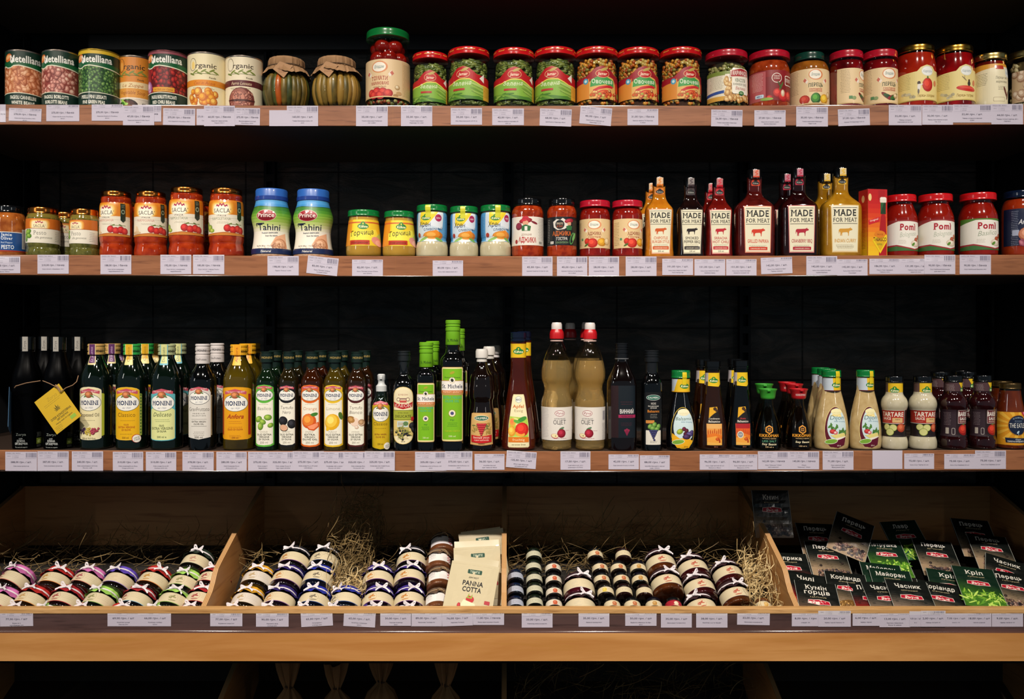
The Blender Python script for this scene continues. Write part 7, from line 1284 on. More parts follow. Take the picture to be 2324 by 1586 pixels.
T = Matrix.Translation(at(22, 932, -0.001)) @ Matrix.Rotation(math.radians(-64), 4, 'Z') @ Matrix.Rotation(math.radians(-20), 4, 'Y')
hangtag('blue tag seen edge-on hanging beside the black bottle at the far end', 'hanging_tag', T, A, pm('3c6890', 0.7), [at(33, 880, -0.007), at(36, 876, -0.009), at(60, 869, -0.009), at(92, 864, -0.005)])
# ------------------------------------------------------------------ jam jars lying in the bins
AX = Vector((0, math.cos(math.radians(33)), math.sin(math.radians(33)))); NRM = Vector((0, -AX.z, AX.y))
def ray_plane(px, py, z0, tb=TB):
    """point on the sloping plane z = z0 + tb*y seen at photo pixel px, py"""
    b = (HY-py)/F; y = (b*D0-z0)/(tb-b); s = (D0+y)/F; return Vector(((px-CX)*s, y, ZC+(HY-py)*s))
def lay(o, px, py, r, href, z0=-0.62, roll=0, yaw=0, s=1.0, lean=57):
    P = ray_plane(px, py, z0); a = Vector((0, math.sin(math.radians(lean)), math.cos(math.radians(lean)))); n = Vector((0, -a.z, a.y))
    Rm = Matrix.Rotation(math.radians(yaw), 3, n); a = Rm @ a
    o.location = P-n*r*K*s-a*href*K*s; M = Rm @ Matrix.Rotation(-math.radians(lean), 3, 'X') @ Matrix.Rotation(math.radians(roll), 3, 'Z')
    o.rotation_euler = M.to_euler(); o.scale = (s, s, s); return o
RIB = pm('d9d2d6', 0.5, 0, 0, sheen=0); 
def cloth(o, r, z0, z1, col, seed, skirt=4.5):
    """cloth cap gathered round the neck with a frilled edge"""
    rr_ = random.Random(seed); n = 60; v = []; f = []; rings = [(0.5, z1), (r*0.6, z1+0.3), (r*0.86, z1-1.4), (r*0.93, z1-4.5), (r*0.92, z1-9), (r*0.90, z1-11), (r*0.97, z1-14.5), (r+skirt*0.5, z1-19), (r+skirt, z1-23.5)]
    ph = rr_.uniform(0, 6)
    for i, (q, z) in enumerate(rings):
        wv = (0, 0.2, 0.5, 0.7, 0.9, 1.1, 1.2, 2.0, 2.6)[i]
        for k in range(n):
            a = 2*PI*k/n; d = wv*(math.sin(11*a+ph)*0.6+math.sin(17*a+2*ph)*0.5); v.append(((q+d)*math.sin(a)*K, -(q+d)*math.cos(a)*K, (z+(0.8*wv*math.sin(7*a+ph) if i > 6 else 0))*K))
    for i in range(len(rings)-1):
        for k in range(n): f.append((i*n+k, (i+1)*n+k, (i+1)*n+(k+1) % n, i*n+(k+1) % n))
    f.append(tuple(range(n))); return mesh('cloth_cap', v, f, pm(col, 0.75, c2=mix(col, '000000', 0.12), nscale=60, bump=0.25, bscale=120), o, True, ang=60)
def ribbon(o, r, z, seed, size=1.0, ang=0.0, mat=None):
    rr_ = random.Random(seed); mb = MB(); q = r*0.93+0.9
    mb.strip([((q*math.sin(a)*K, -q*math.cos(a)*K, (z+0.4*math.sin(3*a))*K), (0, 0, 1)) for a in [2*PI*k/36 for k in range(37)]], 3.2*K)
    ex, eo, ez = Vector((math.cos(ang), math.sin(ang), 0)), Vector((math.sin(ang), -math.cos(ang), 0)), Vector((0, 0, 1)); c0 = eo*(q+1.5)+ez*z
    def P(u, w, h): return (c0+ex*u+eo*w+ez*h)*K
    for sg in (-1, 1):
        L = 15*size*rr_.uniform(0.85, 1.15); th = rr_.uniform(0.1, 0.6)*(1 if sg > 0 else rr_.choice((1, -0.2))); hw = 3.4*size; pts = []; cs, sn = math.cos(th), math.sin(th)
        for k in range(13):
            t = k/12; x, h = L*math.sin(PI*t)**0.7*(1-0.05*t), hw*math.sin(2*PI*t)*(0.5+0.5*math.sin(PI*t))
            pts.append((P(sg*(x*cs-h*sn), 1+5*math.sin(PI*t), x*sn+h*cs), ex*sg*-0.25*math.cos(2*PI*t)+ez*0.8*(1 if t < .5 else 1)+eo*0.55))
        mb.strip(pts, 4.2*K)
        L = 17*size*rr_.uniform(0.8, 1.2); dn = -rr_.uniform(4, 13)*size; pts = [(P(sg*L*t, 1.5+2.5*math.sin(2.4*t), dn*t+1.5*math.sin(4*t)), ez*0.9+ex*sg*0.35+eo*0.2) for t in [k/7 for k in range(8)]]
        mb.strip(pts, 3.9*K)
    mb.ball(P(0, 1.8, 0), (2.6*K, 2.2*K, 2.4*K), None, 1); return mb.build('ribbon_bow', mat or RIB, o, True, 60)
def jam(cap, jamc, edge, emb, seed, kind='cloth', lab='cfc1a0', r=36.5, rot=0):
    o = prod('jam_jar', 'jar'); b = Body([(r-6, 0), (r-1.5, 1.2), (r, 5), (r, 35), (r-1.5, 39), (r-4, 42), (r-4, 46)], it=2, seg=44); b.make('glass_jar', pm(jamc, 0.06, 0, 1.0, c2=mix(jamc, '000000', 0.4), nscale=30), o)
    A = Art(); W = 1.7*r; A.r(-W, 11.5, W, 38, edge); A.r(-W, 12.9, W, 38, lab); A.bars(16, 31, 30, 3, mix(lab, '7a6a54', 0.35), 4); A.e(-10, 25, 10.5, 10.5, mix(lab, emb, 0.22)); A.e(-10, 25, 9.4, 9.4, lab)
    for k in range(6): A.e(-12+4*math.cos(k)*1.2, 26+3*math.sin(k*1.7), 3.8, 1.4, mix(lab, emb, 0.8), k*50)
    A.e(-10, 17.6, 8, 1.0, emb, 6);
    A.wrap('label', b, o, rot=rot, us=4)
    if kind == 'cloth': cloth(o, r-1, 43, 63.5, cap, seed); ribbon(o, r-1, 51.5, seed, 1.0, random.Random(seed).uniform(-0.5, 0.3))
    o['H'] = 61; return o
CREAM = 'dcd0b4'
B1 = {'pink': jam('cc6cac', '120806', 'c07060', '8c2a3c', 1, rot=-14), 'red': jam('b81c14', '1a0c06', 'c87838', 'b07828', 2), 'purple': jam('5c44b8', '0c0808', '8c78b4', 'c8b898', 3, rot=20), 'green': jam('a0d45c', '0c100c', '8cac5c', '7c7c4c', 4), 'crimson': jam('a8121e', '140608', 'a8242c', '8c1c28', 5), 'blue': jam('a01420', '0c0c12', '8cb4c8', '8c2430', 6, rot=-20), 'orange': jam('b41a14', '241206', 'd08c48', 'b0884c', 7)}
used = set()
def take(lib, k):
    if k in used: return copy_tree(lib[k])
    used.add(k); return lib[k]
def place(lib, rows, group, prefix=''):
    for k, px, py, roll, yaw, lb in rows:
        o = take(lib, k); lay(o, px, py, 36.5, 25, roll=roll, yaw=yaw); setup(o, lb, group)
G1 = 'jam jars with cloth caps in the first compartment'
place(B1, (('pink', 20, 1304, 0, -14, 'jam jar with a pink cloth cap cut off by the frame, back row'), ('red', 113, 1307, 0, -4, 'jam jar with bright red cap and tall white bow, back row beside pink'), ('pink', 187, 1307, 20, -12, 'jam jar with a pink cloth cap between bright red and purple caps'),
    ('purple', 259, 1308, 0, -8, 'jam jar with a purple cloth cap and white ribbon'), ('red', 338, 1307, 10, -10, 'jam jar with a bright red cap and bow between purple and green caps'), ('green', 409, 1314, 16, -8, 'jam jar with a light green cap, upper of two in its column'), ('crimson', 474, 1306, 0, -8, 'jam jar with a crimson cap half hidden by the plywood divider, upper'),
    ('pink', -8, 1356, 8, -12, 'jam jar with a pink cloth cap at the lower frame edge'), ('orange', 57, 1352, 6, -8, 'jam jar with an orange-edged label and red cap, front row'), ('crimson', 134, 1352, 4, -4, 'jam jar with a crimson cap and red-edged label, front row'), ('green', 214, 1354, 6, -8, 'jam jar with a light green cap in the front row between two red caps'),
    ('blue', 300, 1352, 6, -6, 'jam jar with a light blue edged label and crimson cap, front row'), ('green', 384, 1354, 30, -6, 'jam jar with a light green cap, lower of two in its column'), ('crimson', 447, 1352, 10, -6, 'jam jar with a crimson cap half hidden by the plywood divider, lower')), G1)
used = set()
B1b = {'dgreen': jam('16281a', '0a0806', 'b8b498', 'a87868', 8)}
place(B1b, (('dgreen', 437, 1266, 20, -8, 'jam jar with a dark cap alone on top of the green-capped column'),), G1)
def peek(src, px, lb, group, py=1368, roll=0):
    o = copy_tree(src); lay(o, px, py, 36.5, 56, roll=roll); setup(o, lb, group)
for k, px, lb in (('crimson', 38, 'red-capped jam jar at the lip under the orange-edged one'), ('green', 111, 'green-capped jam jar peeking over the lip'), ('crimson', 188, 'crimson-capped jam jar with white bow peeking over the lip'), ('red', 273, 'bright red capped jam jar peeking over the lip'), ('green', 361, 'green-capped jam jar peeking over the lip beside the divider column'), ('crimson', 434, 'red-capped jam jar peeking over the lip by the divider')):
    peek(B1[k], px, lb, G1)
B2 = {'yellow': jam('dca01c', '140c04', 'c8bca8', 'a88c5c', 11, lab='cfc6ba'), 'dark': jam('2a166a', '100610', '6c3c80', 'b86c28', 12), 'navy': jam('13249a', '060a18', '3c5490', '5c5448', 13, rot=14), 'navy2': jam('13249a', '060a18', '3c5490', '5c5448', 14, rot=-16), 'purple': jam('321a7c', '120610', '6c3c80', 'b06820', 15)}
G2 = 'jam jars with cloth caps in the second compartment'; used = set()
place(B2, (('yellow', 577, 1304, 10, -4, 'jam jar with a yellow cap, upper of two beside the divider'), ('dark', 645, 1303, -4, -5, 'jam jar with a dark purple cap in the second column, middle one'), ('navy', 717, 1303, 6, -5, 'jam jar with a navy cap, middle of the third column'), ('purple', 855, 1303, -8, 3, 'purple-capped jam jar with a large upright bow beside the straw'), ('purple', 927, 1300, 0, 3, 'purple-capped jam jar, middle one beside the caramel jars'),
    ('yellow', 553, 1354, 6, -4, 'jam jar with a yellow cap, lower of two beside the divider'), ('dark', 628, 1352, -14, -4, 'jam jar with a dark purple cap in the front row beside the yellow cap'), ('navy', 707, 1353, 10, -3, 'jam jar with a navy cap in the front row, third column'), ('navy2', 781, 1353, -8, 0, 'jam jar with a navy cap alone in front of the pale straw'), ('purple', 855, 1352, 0, 2, 'purple-capped jam jar with a white bow, front row beside the straw'), ('purple', 927, 1352, 4, 2, 'purple-capped jam jar in the front row beside the caramel jars')), G2)
used = set()
BT = {'top1': jam('0a0814', '0a0608', '6c3c80', 'b06820', 16), 'top2': jam('080c18', '06080c', '4c5c80', '6c6454', 17), 'top3': jam('0a0814', '0a0608', '5c3c70', 'b06820', 18)}
place(BT, (('top1', 662, 1260, -10, -5, 'black-capped jam jar topping the second column'), ('top2', 731, 1260, 0, -5, 'black-capped jam jar topping the third column'), ('top3', 932, 1261, 0, 3, 'black-capped jam jar with ribbon topping the column beside the caramel jars')), G2)
for k, px, lb in (('yellow', 536, 'yellow-capped jam jar peeking over the lip beside the divider'), ('yellow', 615, 'yellow-capped jam jar peeking over the lip under the dark purple cap'), ('navy', 700, 'navy-capped jam jar peeking over the lip, third column'), ('navy2', 772, 'navy-capped jam jar peeking over the lip in front of the straw'), ('purple', 846, 'purple-capped jam jar with bow peeking over the lip'), ('purple', 921, 'purple-capped jam jar peeking over the lip beside the caramel column')):
    peek(B2[k], px, lb, G2)
# caramel jars with brown paper caps
def caramel():
    r = 33; o = prod('caramel_jar', 'jar'); b = Body([(r-5, 0), (r-1.5, 1.2), (r, 5), (r, 36), (r-1.5, 41), (r-4, 44), (r-4, 47)], it=2); b.make('glass_jar', pm('6c4026', 0.08, 0, 1, c2='54301c', nscale=30), o)
    A = Art(); A.r(-34, 12, 30, 38, 'e0dcd8'); A.t(-14, 32, 3.6, 'КАРАМЕЛЬ', '4c4848', wid=28, b=0.01); A.t(-22, 27, 3, 'СОЛОНА', '6c6868', wid=16); A.bars(-20, 23, 14, 2, '8c8888', 3)
    for y in range(6):
        for x in range(3):
            if (x+y) % 2: A.r(17+x*4, 14+y*3.8, 21+x*4, 17+y*3.8, 'b8282c')
    A.wrap('label', b, o, us=4); cloth(o, r-1, 42, 58, '5c4838', 31, 5); MB().tube([((r-3)*math.sin(a)*K, -(r-3)*math.cos(a)*K, 47.5*K) for a in [2*PI*k/30 for k in range(31)]]+[((r+6*math.sin(t*3))*math.sin(t*0.5)*K, -(r+8*math.sin(t*3))*K*math.cos(t*.5), (47-12*t)*K) for t in [k/8 for k in range(9)]], 1.0*K, 5).build('twine', pm('a88c68', 0.9), o); o['H'] = 58; return o
ca = caramel(); GC_ = 'caramel jars under brown paper'
for q, (px, py, roll, lb) in enumerate(((993, 1353, 0, 'caramel jar with a white and red label, lowest of its column'), (997, 1303, 6, 'caramel jar with a white and red label, second from the bottom of its column'), (994, 1262, 14, 'caramel jar with a white and red label, third from the bottom of its column'), (1003, 1224, 0, 'caramel jar in shadow at the top of its column'))):
    o = ca if q == 0 else copy_tree(ca); lay(o, px, py, 33, 25, roll=roll, yaw=3, s=0.95); setup(o, lb, GC_)
# third compartment: tiny jars in columns
def tiny(lidm, c, lab, emb, side=0, seed=0):
    r = 19; o = prod('tiny_jam_jar', 'jar'); b = Body([(r-4, 0), (r-1, 1), (r, 3), (r, 18), (r-1.5, 21), (r-2, 23)], it=1, seg=32); b.make('glass_jar', pm(c, 0.06, 0, 1), o); A = Art(); W = 1.6*r; A.r(-W, 4, W, 19, lab); A.bars(8, 14.5, 14, 3, mix(lab, '6a5a44', 0.4), 3, 0.5)
    if emb: A.g(side, 11, 5.4, 5.4, mix(emb, 'ffffff', 0.25), emb); A.e(side, 5.6, 7, 0.9, emb)
    else: A.e(-2, 11, 4, 4, mix(lab, '6a5a44', 0.25)); A.e(-2, 11, 3.2, 3.2, lab)
    A.wrap('label', b, o, us=4); lid_body(r-1, 22, 8, 0.86, 36, 0.6).make('lid', lidm, o); o['H'] = 30; return o
TL = {'a': tiny(NAVYLID, '0a0c14', 'aab0c0', '', 0), 'b': tiny(pm('10180f', 0.2, 0, 0.6), '0a0c08', 'bab8a0', '', 0), 'c': tiny(pm('0c0a0c', 0.2, 0, 0.6), '0c0808', 'cfc6b4', 'b04420', 2), 'd': tiny(BLACKLID, '120a06', 'cfc1a0', 'a8582c', 4), 'e': tiny(pm('0c0a14', 0.2, 0, 0.6), '0a0806', 'cfc1a0', 'a87830', 0), 'f': tiny(pm('14100c', 0.2, 0, 0.6), '100a06', 'cfc1a0', 'c8b040', -4), 'g': tiny(pm('1c0c0c', 0.2, 0, 0.6), '1c0808', 'cfc1a0', '', 0), 'h': tiny(BLACKLID, '2c0a0c', 'a02030', 'cfc1a0', 4), 'k': tiny(pm('5c3418', 0.25, 0, 0.6), '3c1c08', 'cfc1a0', 'c89c4c', 3)}
TL['h2'] = TL['h']; used = set(); G3 = 'tiny jam jars in columns in the third compartment'
TROWS = (('a', 1170, 1303, 'first column from the centre divider, upper jar'), ('a', 1170, 1334, 'first column from the centre divider, middle jar'), ('a', 1170, 1364, 'first column from the centre divider, lowest jar'),
 ('b', 1212, 1254, 'dim jar on top of the second column'), ('b', 1211, 1281, 'second column, uppermost lit jar'), ('b', 1213, 1307, 'second column, second lit jar from the top'), ('b', 1214, 1333, 'second column, second jar from the lip'), ('b', 1214, 1361, 'second column, jar at the lip'),
 ('c', 1256, 1283, 'third column, uppermost jar'), ('c', 1257, 1310, 'third column, second jar down with an orange fruit'), ('c', 1258, 1338, 'third column, third jar down with an orange fruit'), ('c', 1258, 1365, 'third column, jar at the lip'),
 ('d', 1352, 1253, 'dim jar topping the column right of the lone maroon caps'), ('d', 1363, 1283, 'fourth column, uppermost lit jar'), ('d', 1367, 1309, 'fourth column, second lit jar'), ('f', 1376, 1336, 'fourth column, yellowish label, third lit jar'), ('d', 1391, 1367, 'fourth column, jar at the lip'),
 ('g', 1416, 1253, 'dim jar on top of the fifth column'), ('d', 1405, 1283, 'fifth column, uppermost lit jar'), ('d', 1412, 1309, 'fifth column, second lit jar'), ('g', 1418, 1336, 'fifth column, third lit jar, plain label'), ('d', 1437, 1367, 'fifth column, jar at the lip'),
 ('e', 1450, 1283, 'sixth column, uppermost jar'), ('e', 1454, 1309, 'sixth column, second jar down'), ('g', 1464, 1337, 'sixth column, third jar down'), ('e', 1486, 1367, 'sixth column, jar at the lip'), ('h', 1531, 1367, 'red label, at the lip'), ('k', 1736, 1369, 'brown lid, alone in the corner by the pale straw'))
for k, px, py, lb in TROWS:
    o = take(TL, k); lay(o, px, py, 19, 12, z0=-0.632, yaw=(px-1200)/60*-0.9+2, roll=0); setup(o, 'tiny jam jar, '+lb, G3)
used = set(); B3 = {'m': jam('2c0812', '380c0e', '3c2430', 'a83c2c', 21, rot=16), 'b': jam('2c0812', '54280f', '3c2430', 'a83c2c', 22, rot=14), 'n': jam('2c0812', '400c18', 'c8c0ac', 'c8bca0', 23, rot=0)}
G4 = 'maroon-capped jam jars in the third compartment'
place(B3, (('n', 1316, 1321, 0, 0, 'maroon-capped jam jar alone between the tiny jar columns, upper'), ('n', 1319, 1366, 6, 0, 'maroon-capped jam jar alone between the tiny jar columns, at the lip'), ('b', 1504, 1266, 0, 4, 'maroon-capped jam jar of brown jam topping its column beside the sixth tiny jar column'), ('b', 1517, 1312, 0, 4, 'maroon-capped jam jar of brown jam above the red tiny label'),
   ('m', 1578, 1278, 0, 5, 'maroon-capped jam jar with a bow topping the middle column of big jars'), ('m', 1593, 1322, 0, 5, 'maroon-capped jam jar in the middle of its column, left of the end column'), ('m', 1597, 1368, -6, 5, 'maroon-capped jam jar at the lip beside the red-labelled tiny jar'), ('m', 1658, 1292, 0, 7, 'maroon-capped jam jar, upper one beside the pale straw'), ('b', 1675, 1341, 0, 7, 'maroon-capped jam jar of brown jam, lower one beside the pale straw')), G4)

# ------------------------------------------------------------------ flat packets
def packet(name, cat, w_, h_, art, edge, px, py, z0, roll, lb, group=None, lean=57, t=5.0, mat=None, curve=0):
    o = prod(name, cat); nx, ny = 12, 14
    def P(u, v, q):
        a = max(0, 1-abs(u/(w_/2))**4)*max(0, 1-abs(v/(h_/2))**4); wv = 0.5*math.sin(u*0.21+v*0.13)*a+0.4*math.sin(v*0.3)*a; return (u, -(t/2*a+wv+0.25+q)+curve*(v/h_)**2, v)
    v = []; f = []
    for sd in (1, -1):
        for j in range(ny+1):
            for i in range(nx+1):
                u, vv = -w_/2+w_*i/nx, -h_/2+h_*j/ny; x, y, z = P(u, vv, 0); v.append((x*K, (y if sd > 0 else -y*0.6+0.3)*K, z*K))
    N = (nx+1)*(ny+1)
    for sd in (0, 1):
        for j in range(ny):
            for i in range(nx):
                a = sd*N+j*(nx+1)+i; q = (a, a+1, a+nx+2, a+nx+1); f.append(q if sd == 0 else q[::-1])
    ring = [i for i in range(nx+1)]+[j*(nx+1)+nx for j in range(1, ny+1)]+[ny*(nx+1)+i for i in range(nx-1, -1, -1)]+[j*(nx+1) for j in range(ny-1, 0, -1)]
    for a, b in zip(ring, ring[1:]+ring[:1]): f.append((b, a, a+N, b+N))
    mesh('pouch', v, f, pm(edge, 0.4, 0, 0.2), o, True, ang=60); art.build('front_print', P, o, mat or printed(0.32, 0.3), us=w_/nx*1.001, vs=h_/ny*1.001, base=0.8, lim=None)
    Pc = ray_plane(px, py, z0); o.location = Pc; M = Matrix.Rotation(-math.radians(lean), 3, 'X') @ Matrix.Rotation(math.radians(roll), 3, 'Y'); o.rotation_euler = M.to_euler(); setup(o, lb, group); return o
def spice(title, sub, kind):
    A = Art(); A.dz = 0.05; w_, h_ = 46, 58; gr = kind in ('dill', 'parsley', 'marjoram'); top = '0c2418' if gr else '0e1210'; A.r(-w_, -h_, w_, h_, top); base = {'dill': '3c6c1c', 'parsley': '4c7c24', 'marjoram': '1c4c2c', 'garlic': '9c8470', 'coriander': '8c7458', 'pepper': '9c8468', 'paprika': 'a81c18', 'cumin': '6c5444'}[kind]
    for k in range(8): A.p([(-w_, -h_), (w_, -h_), (w_, 2-k*6), (12, 10-k*6), (-w_, 20-k*6)], mix(top, base, (k+1)/8))
    if gr:
        zz = A.z
        for k in range(80):
            A.z = zz+(k % 9)*0.04
            A.e(R.uniform(-44, 44), R.uniform(-50, -14), R.uniform(5, 12), R.uniform(1, 2.6), R.choice(('8cb83c', '5c9428', '3c6c1c', 'b8d860')), R.uniform(0, 180), 10)
    elif kind == 'paprika': A.g(-10, -30, 22, 17, 'e8643c', '9c1810'); A.g(18, -24, 14, 16, 'e05030', 'a01c10'); A.p([(-w_, -h_), (w_, -h_), (w_, -46), (-w_, -44)], 'e0d4c4')
    elif kind == 'garlic': A.g(-6, -34, 22, 16, 'efe4d4', 'b8a48c'); A.g(20, -40, 14, 11, 'efe4d4', 'b09a80')
    elif kind == 'coriander': A.e(2, -40, 32, 17, '6c4c24'); A.fill(-26, -52, 30, -30, 90, 3, 2.6, [('c8a060', '6c4820'), ('b08848', '5c3c18')])
    elif kind == 'pepper': A.fill(-30, -52, 40, -28, 70, 4, 3.8, [('8c7464', '3c2c28'), ('6c5c5c', '201c20'), ('b8a08c', '6c4c44')]); A.g(-22, -18, 3.4, 3.4, '3c302c', '1c1614'); A.g(30, -8, 3, 3, '3c302c', '1c1614')
    else: A.fill(-38, -52, 30, -30, 90, 4, 1.2, [('b89868', '6c5028')])
    ts = title.split('|')
    for q, t_ in enumerate(ts): A.t(0, 35-q*14, 11.5, t_, 'dcd8cc', wid=min(66, 8.8*len(t_)+4), b=0.02, sf=True)
    A.t(0, 26-15*(len(ts)-1), 3.8, sub, 'a89c7c', wid=36, i=0.1, sf=False); yy = 8-11*(len(ts)-1)
    A.p([(-23, yy+7), (0, yy+9), (23, yy+6), (25, yy-4), (0, yy-6), (-25, yy-3)], 'ecdcd0'); A.p([(-22, yy+6), (0, yy+8), (22, yy+5), (24, yy-3.2), (0, yy-5), (-24, yy-2.2)], 'b0142c'); A.t(0, yy-2, 6.6, 'Ямуна', 'efe0d8', wid=30, b=0.03, i=0.15)
    A.r(-w_, -h_, -w_+0.8, h_, 'a8aca4'); A.r(w_-0.8, -h_, w_, h_, 'a8aca4'); return A
G5 = 'spice sachets in the fourth compartment'
SP = (('Кмин', 'мелений', 'pepper', 1752, 1166, -0.56, 0, 'dark sachet standing upright in shadow at the back by the divider', 20), ('Перець', 'чорний', 'pepper', 1858, 1232, -0.625, 3, 'shadowed pepper sachet at the back behind the peppercorn one', 50), ('Перець', 'червоний', 'pepper', 1930, 1218, -0.60, 28, 'dark sachet sticking up highest with one corner raised', 45), ('Лавр', 'лист', 'marjoram', 2058, 1226, -0.63, -4, 'shadowed sachet at the back, between two pepper sachets', 50), ('Перець', 'білий', 'pepper', 2215, 1222, -0.63, 6, 'shadowed sachet at the back near the end panel', 50),
 ('Петрушка', 'сушена', 'parsley', 2014, 1262, -0.617, 4, 'dark green parsley sachet with bright leaves, behind the marjoram', 57), ('Перець', 'чорний горошок', 'pepper', 1880, 1268, -0.614, 5, 'black peppercorn sachet with a red badge beside the red paprika', 57), ('Перець', 'духмяний', 'pepper', 2128, 1263, -0.612, 8, 'allspice sachet with a red badge right of the parsley one', 57), ('Перець', 'запашний', 'pepper', 2252, 1250, -0.613, 10, 'pepper sachet with pinkish peppercorns near the end panel', 57),
 ('Паприка', 'солодка', 'paprika', 1796, 1293, -0.608, 4, 'red paprika sachet against the plywood divider', 57), ('Майоран', 'сушений', 'marjoram', 2008, 1318, -0.607, 8, 'green marjoram sachet under the second marjoram', 57), ('Майоран', 'сушений', 'marjoram', 2030, 1332, -0.600, 8, 'green marjoram sachet lying over another marjoram', 57), ('Чилі', 'мелений', 'paprika', 1830, 1340, -0.603, 14, 'red chili sachet beneath the caraway sachet', 57),
 ('Коріандр', 'мелений', 'coriander', 1926, 1340, -0.597, 9, 'coriander sachet with brown seeds beside the caraway sachet', 57), ('Кумін|горців', 'цілий', 'cumin', 1858, 1366, -0.594, 8, 'sachet with a two-line title at the lip beside the divider', 57), ('Перець', 'мелений', 'paprika', 1985, 1376, -0.594, 3, 'red-cornered sachet at the lip beside the garlic', 57), ('Часник', 'сушений', 'garlic', 2018, 1366, -0.588, 2, 'garlic sachet partly covered by another garlic sachet', 57), ('Часник', 'сушений гранульований', 'garlic', 2071, 1360, -0.580, 6, 'garlic sachet on top at the lip in the middle', 57),
 ('Кріп', 'сушений', 'dill', 2160, 1335, -0.597, 12, 'dill sachet under the front coriander', 57), ('Коріандр', 'мелений', 'coriander', 2140, 1373, -0.588, 12, 'coriander sachet at the lip between garlic and dill', 57), ('Часник', 'сушений', 'garlic', 2285, 1303, -0.603, 26, 'white-cornered sachet near the end panel above the dill', 57), ('Перець', 'гострий', 'pepper', 2300, 1338, -0.594, 12, 'pepper sachet cut off by the frame beside the dill', 57), ('Кріп', 'сушений', 'dill', 2222, 1328, -0.582, 9, 'bright dill sachet on top of the pile', 57),)
for ti, su, kd, px, py, z0, roll, lb, lean in SP:
    packet('spice_sachet', 'sachet', 92, 116, spice(ti, su, kd), '0c100e' if kd not in ('paprika',) else '7c1414', px, min(py+5, 1368) if lean == 57 else py, z0-0.028, roll, lb, G5, lean=lean, t=4)
def panna():
    A = Art(); A.dz = 0.06; A.r(-54, -60, 54, 60, 'beb291'); A.r(-54, 54, 54, 55, 'b8ac8c'); A.rr(-14, 34, 18, 44, 2, '1c4434'); A.t(2, 36.6, 5, 'ТРИПІ', 'c8d0b8', wid=22, b=0.01); A.t(2, 24, 4, 'десерт', '4c4838', wid=22, b=0.02); A.t(2, 7, 11, 'PANNA', '1c1c1c', wid=46, b=0.03); A.t(2, -7, 11, 'COTTA', '1c1c1c', wid=42, b=0.03)
    A.e(2, -24, 9, 8, 'b0242c'); A.p([(-6, -22), (-2, -10), (1, -20), (6, -12), (6, -22)], '8c9c3c'); A.p([(-22, -50), (-12, -26), (14, -32), (20, -50)], 'ded2b0'); A.g(-20, -40, 4, 6, 'c0343c', '8c141c'); A.rr(34, -30, 46, -22, 1, 'a8343c'); return A
G6 = 'cream dessert pouches beside the centre divider'
packet('dessert_pouch', 'pouch', 96, 128, panna(), 'b4a886', 1098, 1262, -0.625, -8, 'cream dessert pouch in shadow at the back of the corner', G6, lean=25, t=6, mat=MATTE)
packet('dessert_pouch', 'pouch', 104, 150, panna(), 'beb291', 1084, 1300, -0.595, -3, 'cream dessert pouch standing behind the front one', G6, lean=30, t=7, mat=MATTE)
packet('dessert_pouch', 'pouch', 102, 150, panna(), 'beb291', 1069, 1338, -0.566, 9, 'cream dessert pouch leaning in front with a strawberry on it', G6, lean=38, t=9, mat=MATTE)

# ------------------------------------------------------------------ tied paper bags below
def paper_bag(seed, lb, px, y, pneck, s=1.0, fan=1.0, lean=0):
    rr_ = random.Random(seed); o = prod('paper_bag', 'bag'); n = 48; prof = [(26, 0), (40, 6), (46, 40), (45, 90), (40, 130), (30, 155), (14, 172), (7, 180), (8, 184), (15, 200), (22, 222), (27, 246)]; v = []; f = []; ph = rr_.uniform(0, 6)
    for i, (q, z) in enumerate(prof):
        wv = 0.5+i*0.42 if i > 3 else 0.8
        for k in range(n):
            a = 2*PI*k/n; fl = 0.45 if i > 8 else 1-0.02*i; d = wv*(math.sin(5*a+ph+z*0.01)+0.6*math.sin(9*a+2*ph)); v.append(((q+d)*math.sin(a)*K*(fan if i > 8 else 1), -(q*fl+d)*math.cos(a)*K, (z+(4*math.sin(3*a+ph) if i == len(prof)-1 else 0))*K))
    for i in range(len(prof)-1):
        for k in range(n): f.append((i*n+k, i*n+(k+1) % n, (i+1)*n+(k+1) % n, (i+1)*n+k))
    f.append(tuple(range(n))[::-1]); mesh('bag_body', v, f, pm('9c7448', 0.85, c2='83603a', nscale=14, bump=0.4, bscale=60), o, True, ang=30)
    MB().tube([(8.8*math.sin(a)*K, -8.8*math.cos(a)*K, (181+0.8*a/2)*K) for a in [2*PI*k/16 for k in range(33)]], 1.1*K, 5).build('twine', pm('4c3826', 0.9), o)
    A = Art(); A.e(0, 120, 17, 22, '2a2420'); A.bars(0, 126, 18, 3, '8c7c5c', 4); A.build('label', lambda u, v_, q: (u, -(math.sqrt(max(1, (np.interp(v_, [p[1] for p in prof[:9]], [p[0] for p in prof[:9]]))**2-u*u))+2.4+q), v_), o, MATTE, us=4, vs=6)
    zn = zf(pneck, y); z0 = 0.34+0.49*(y+0.02)+0.012; sc_ = (zn-z0)/(180*K); o.location = ((px-CX)*depth_scale(y), y, z0); o.scale = (s, s, sc_); o.rotation_euler = (0, 0, rr_.uniform(-0.4, 0.4)); setup(o, lb, 'tied paper bags in the lower bin'); return o
paper_bag(1, 'tied kraft paper bag nearest the lower divider', 656, 0.10, 1561); paper_bag(2, 'tied kraft paper bag with its top leaning, second from the lower divider', 763, 0.12, 1564); paper_bag(3, 'tied kraft paper bag darkest of the four, third from the lower divider', 866, 0.15, 1548); paper_bag(4, 'tied kraft paper bag standing apart, nearest the middle of the bin', 1012, 0.10, 1556)
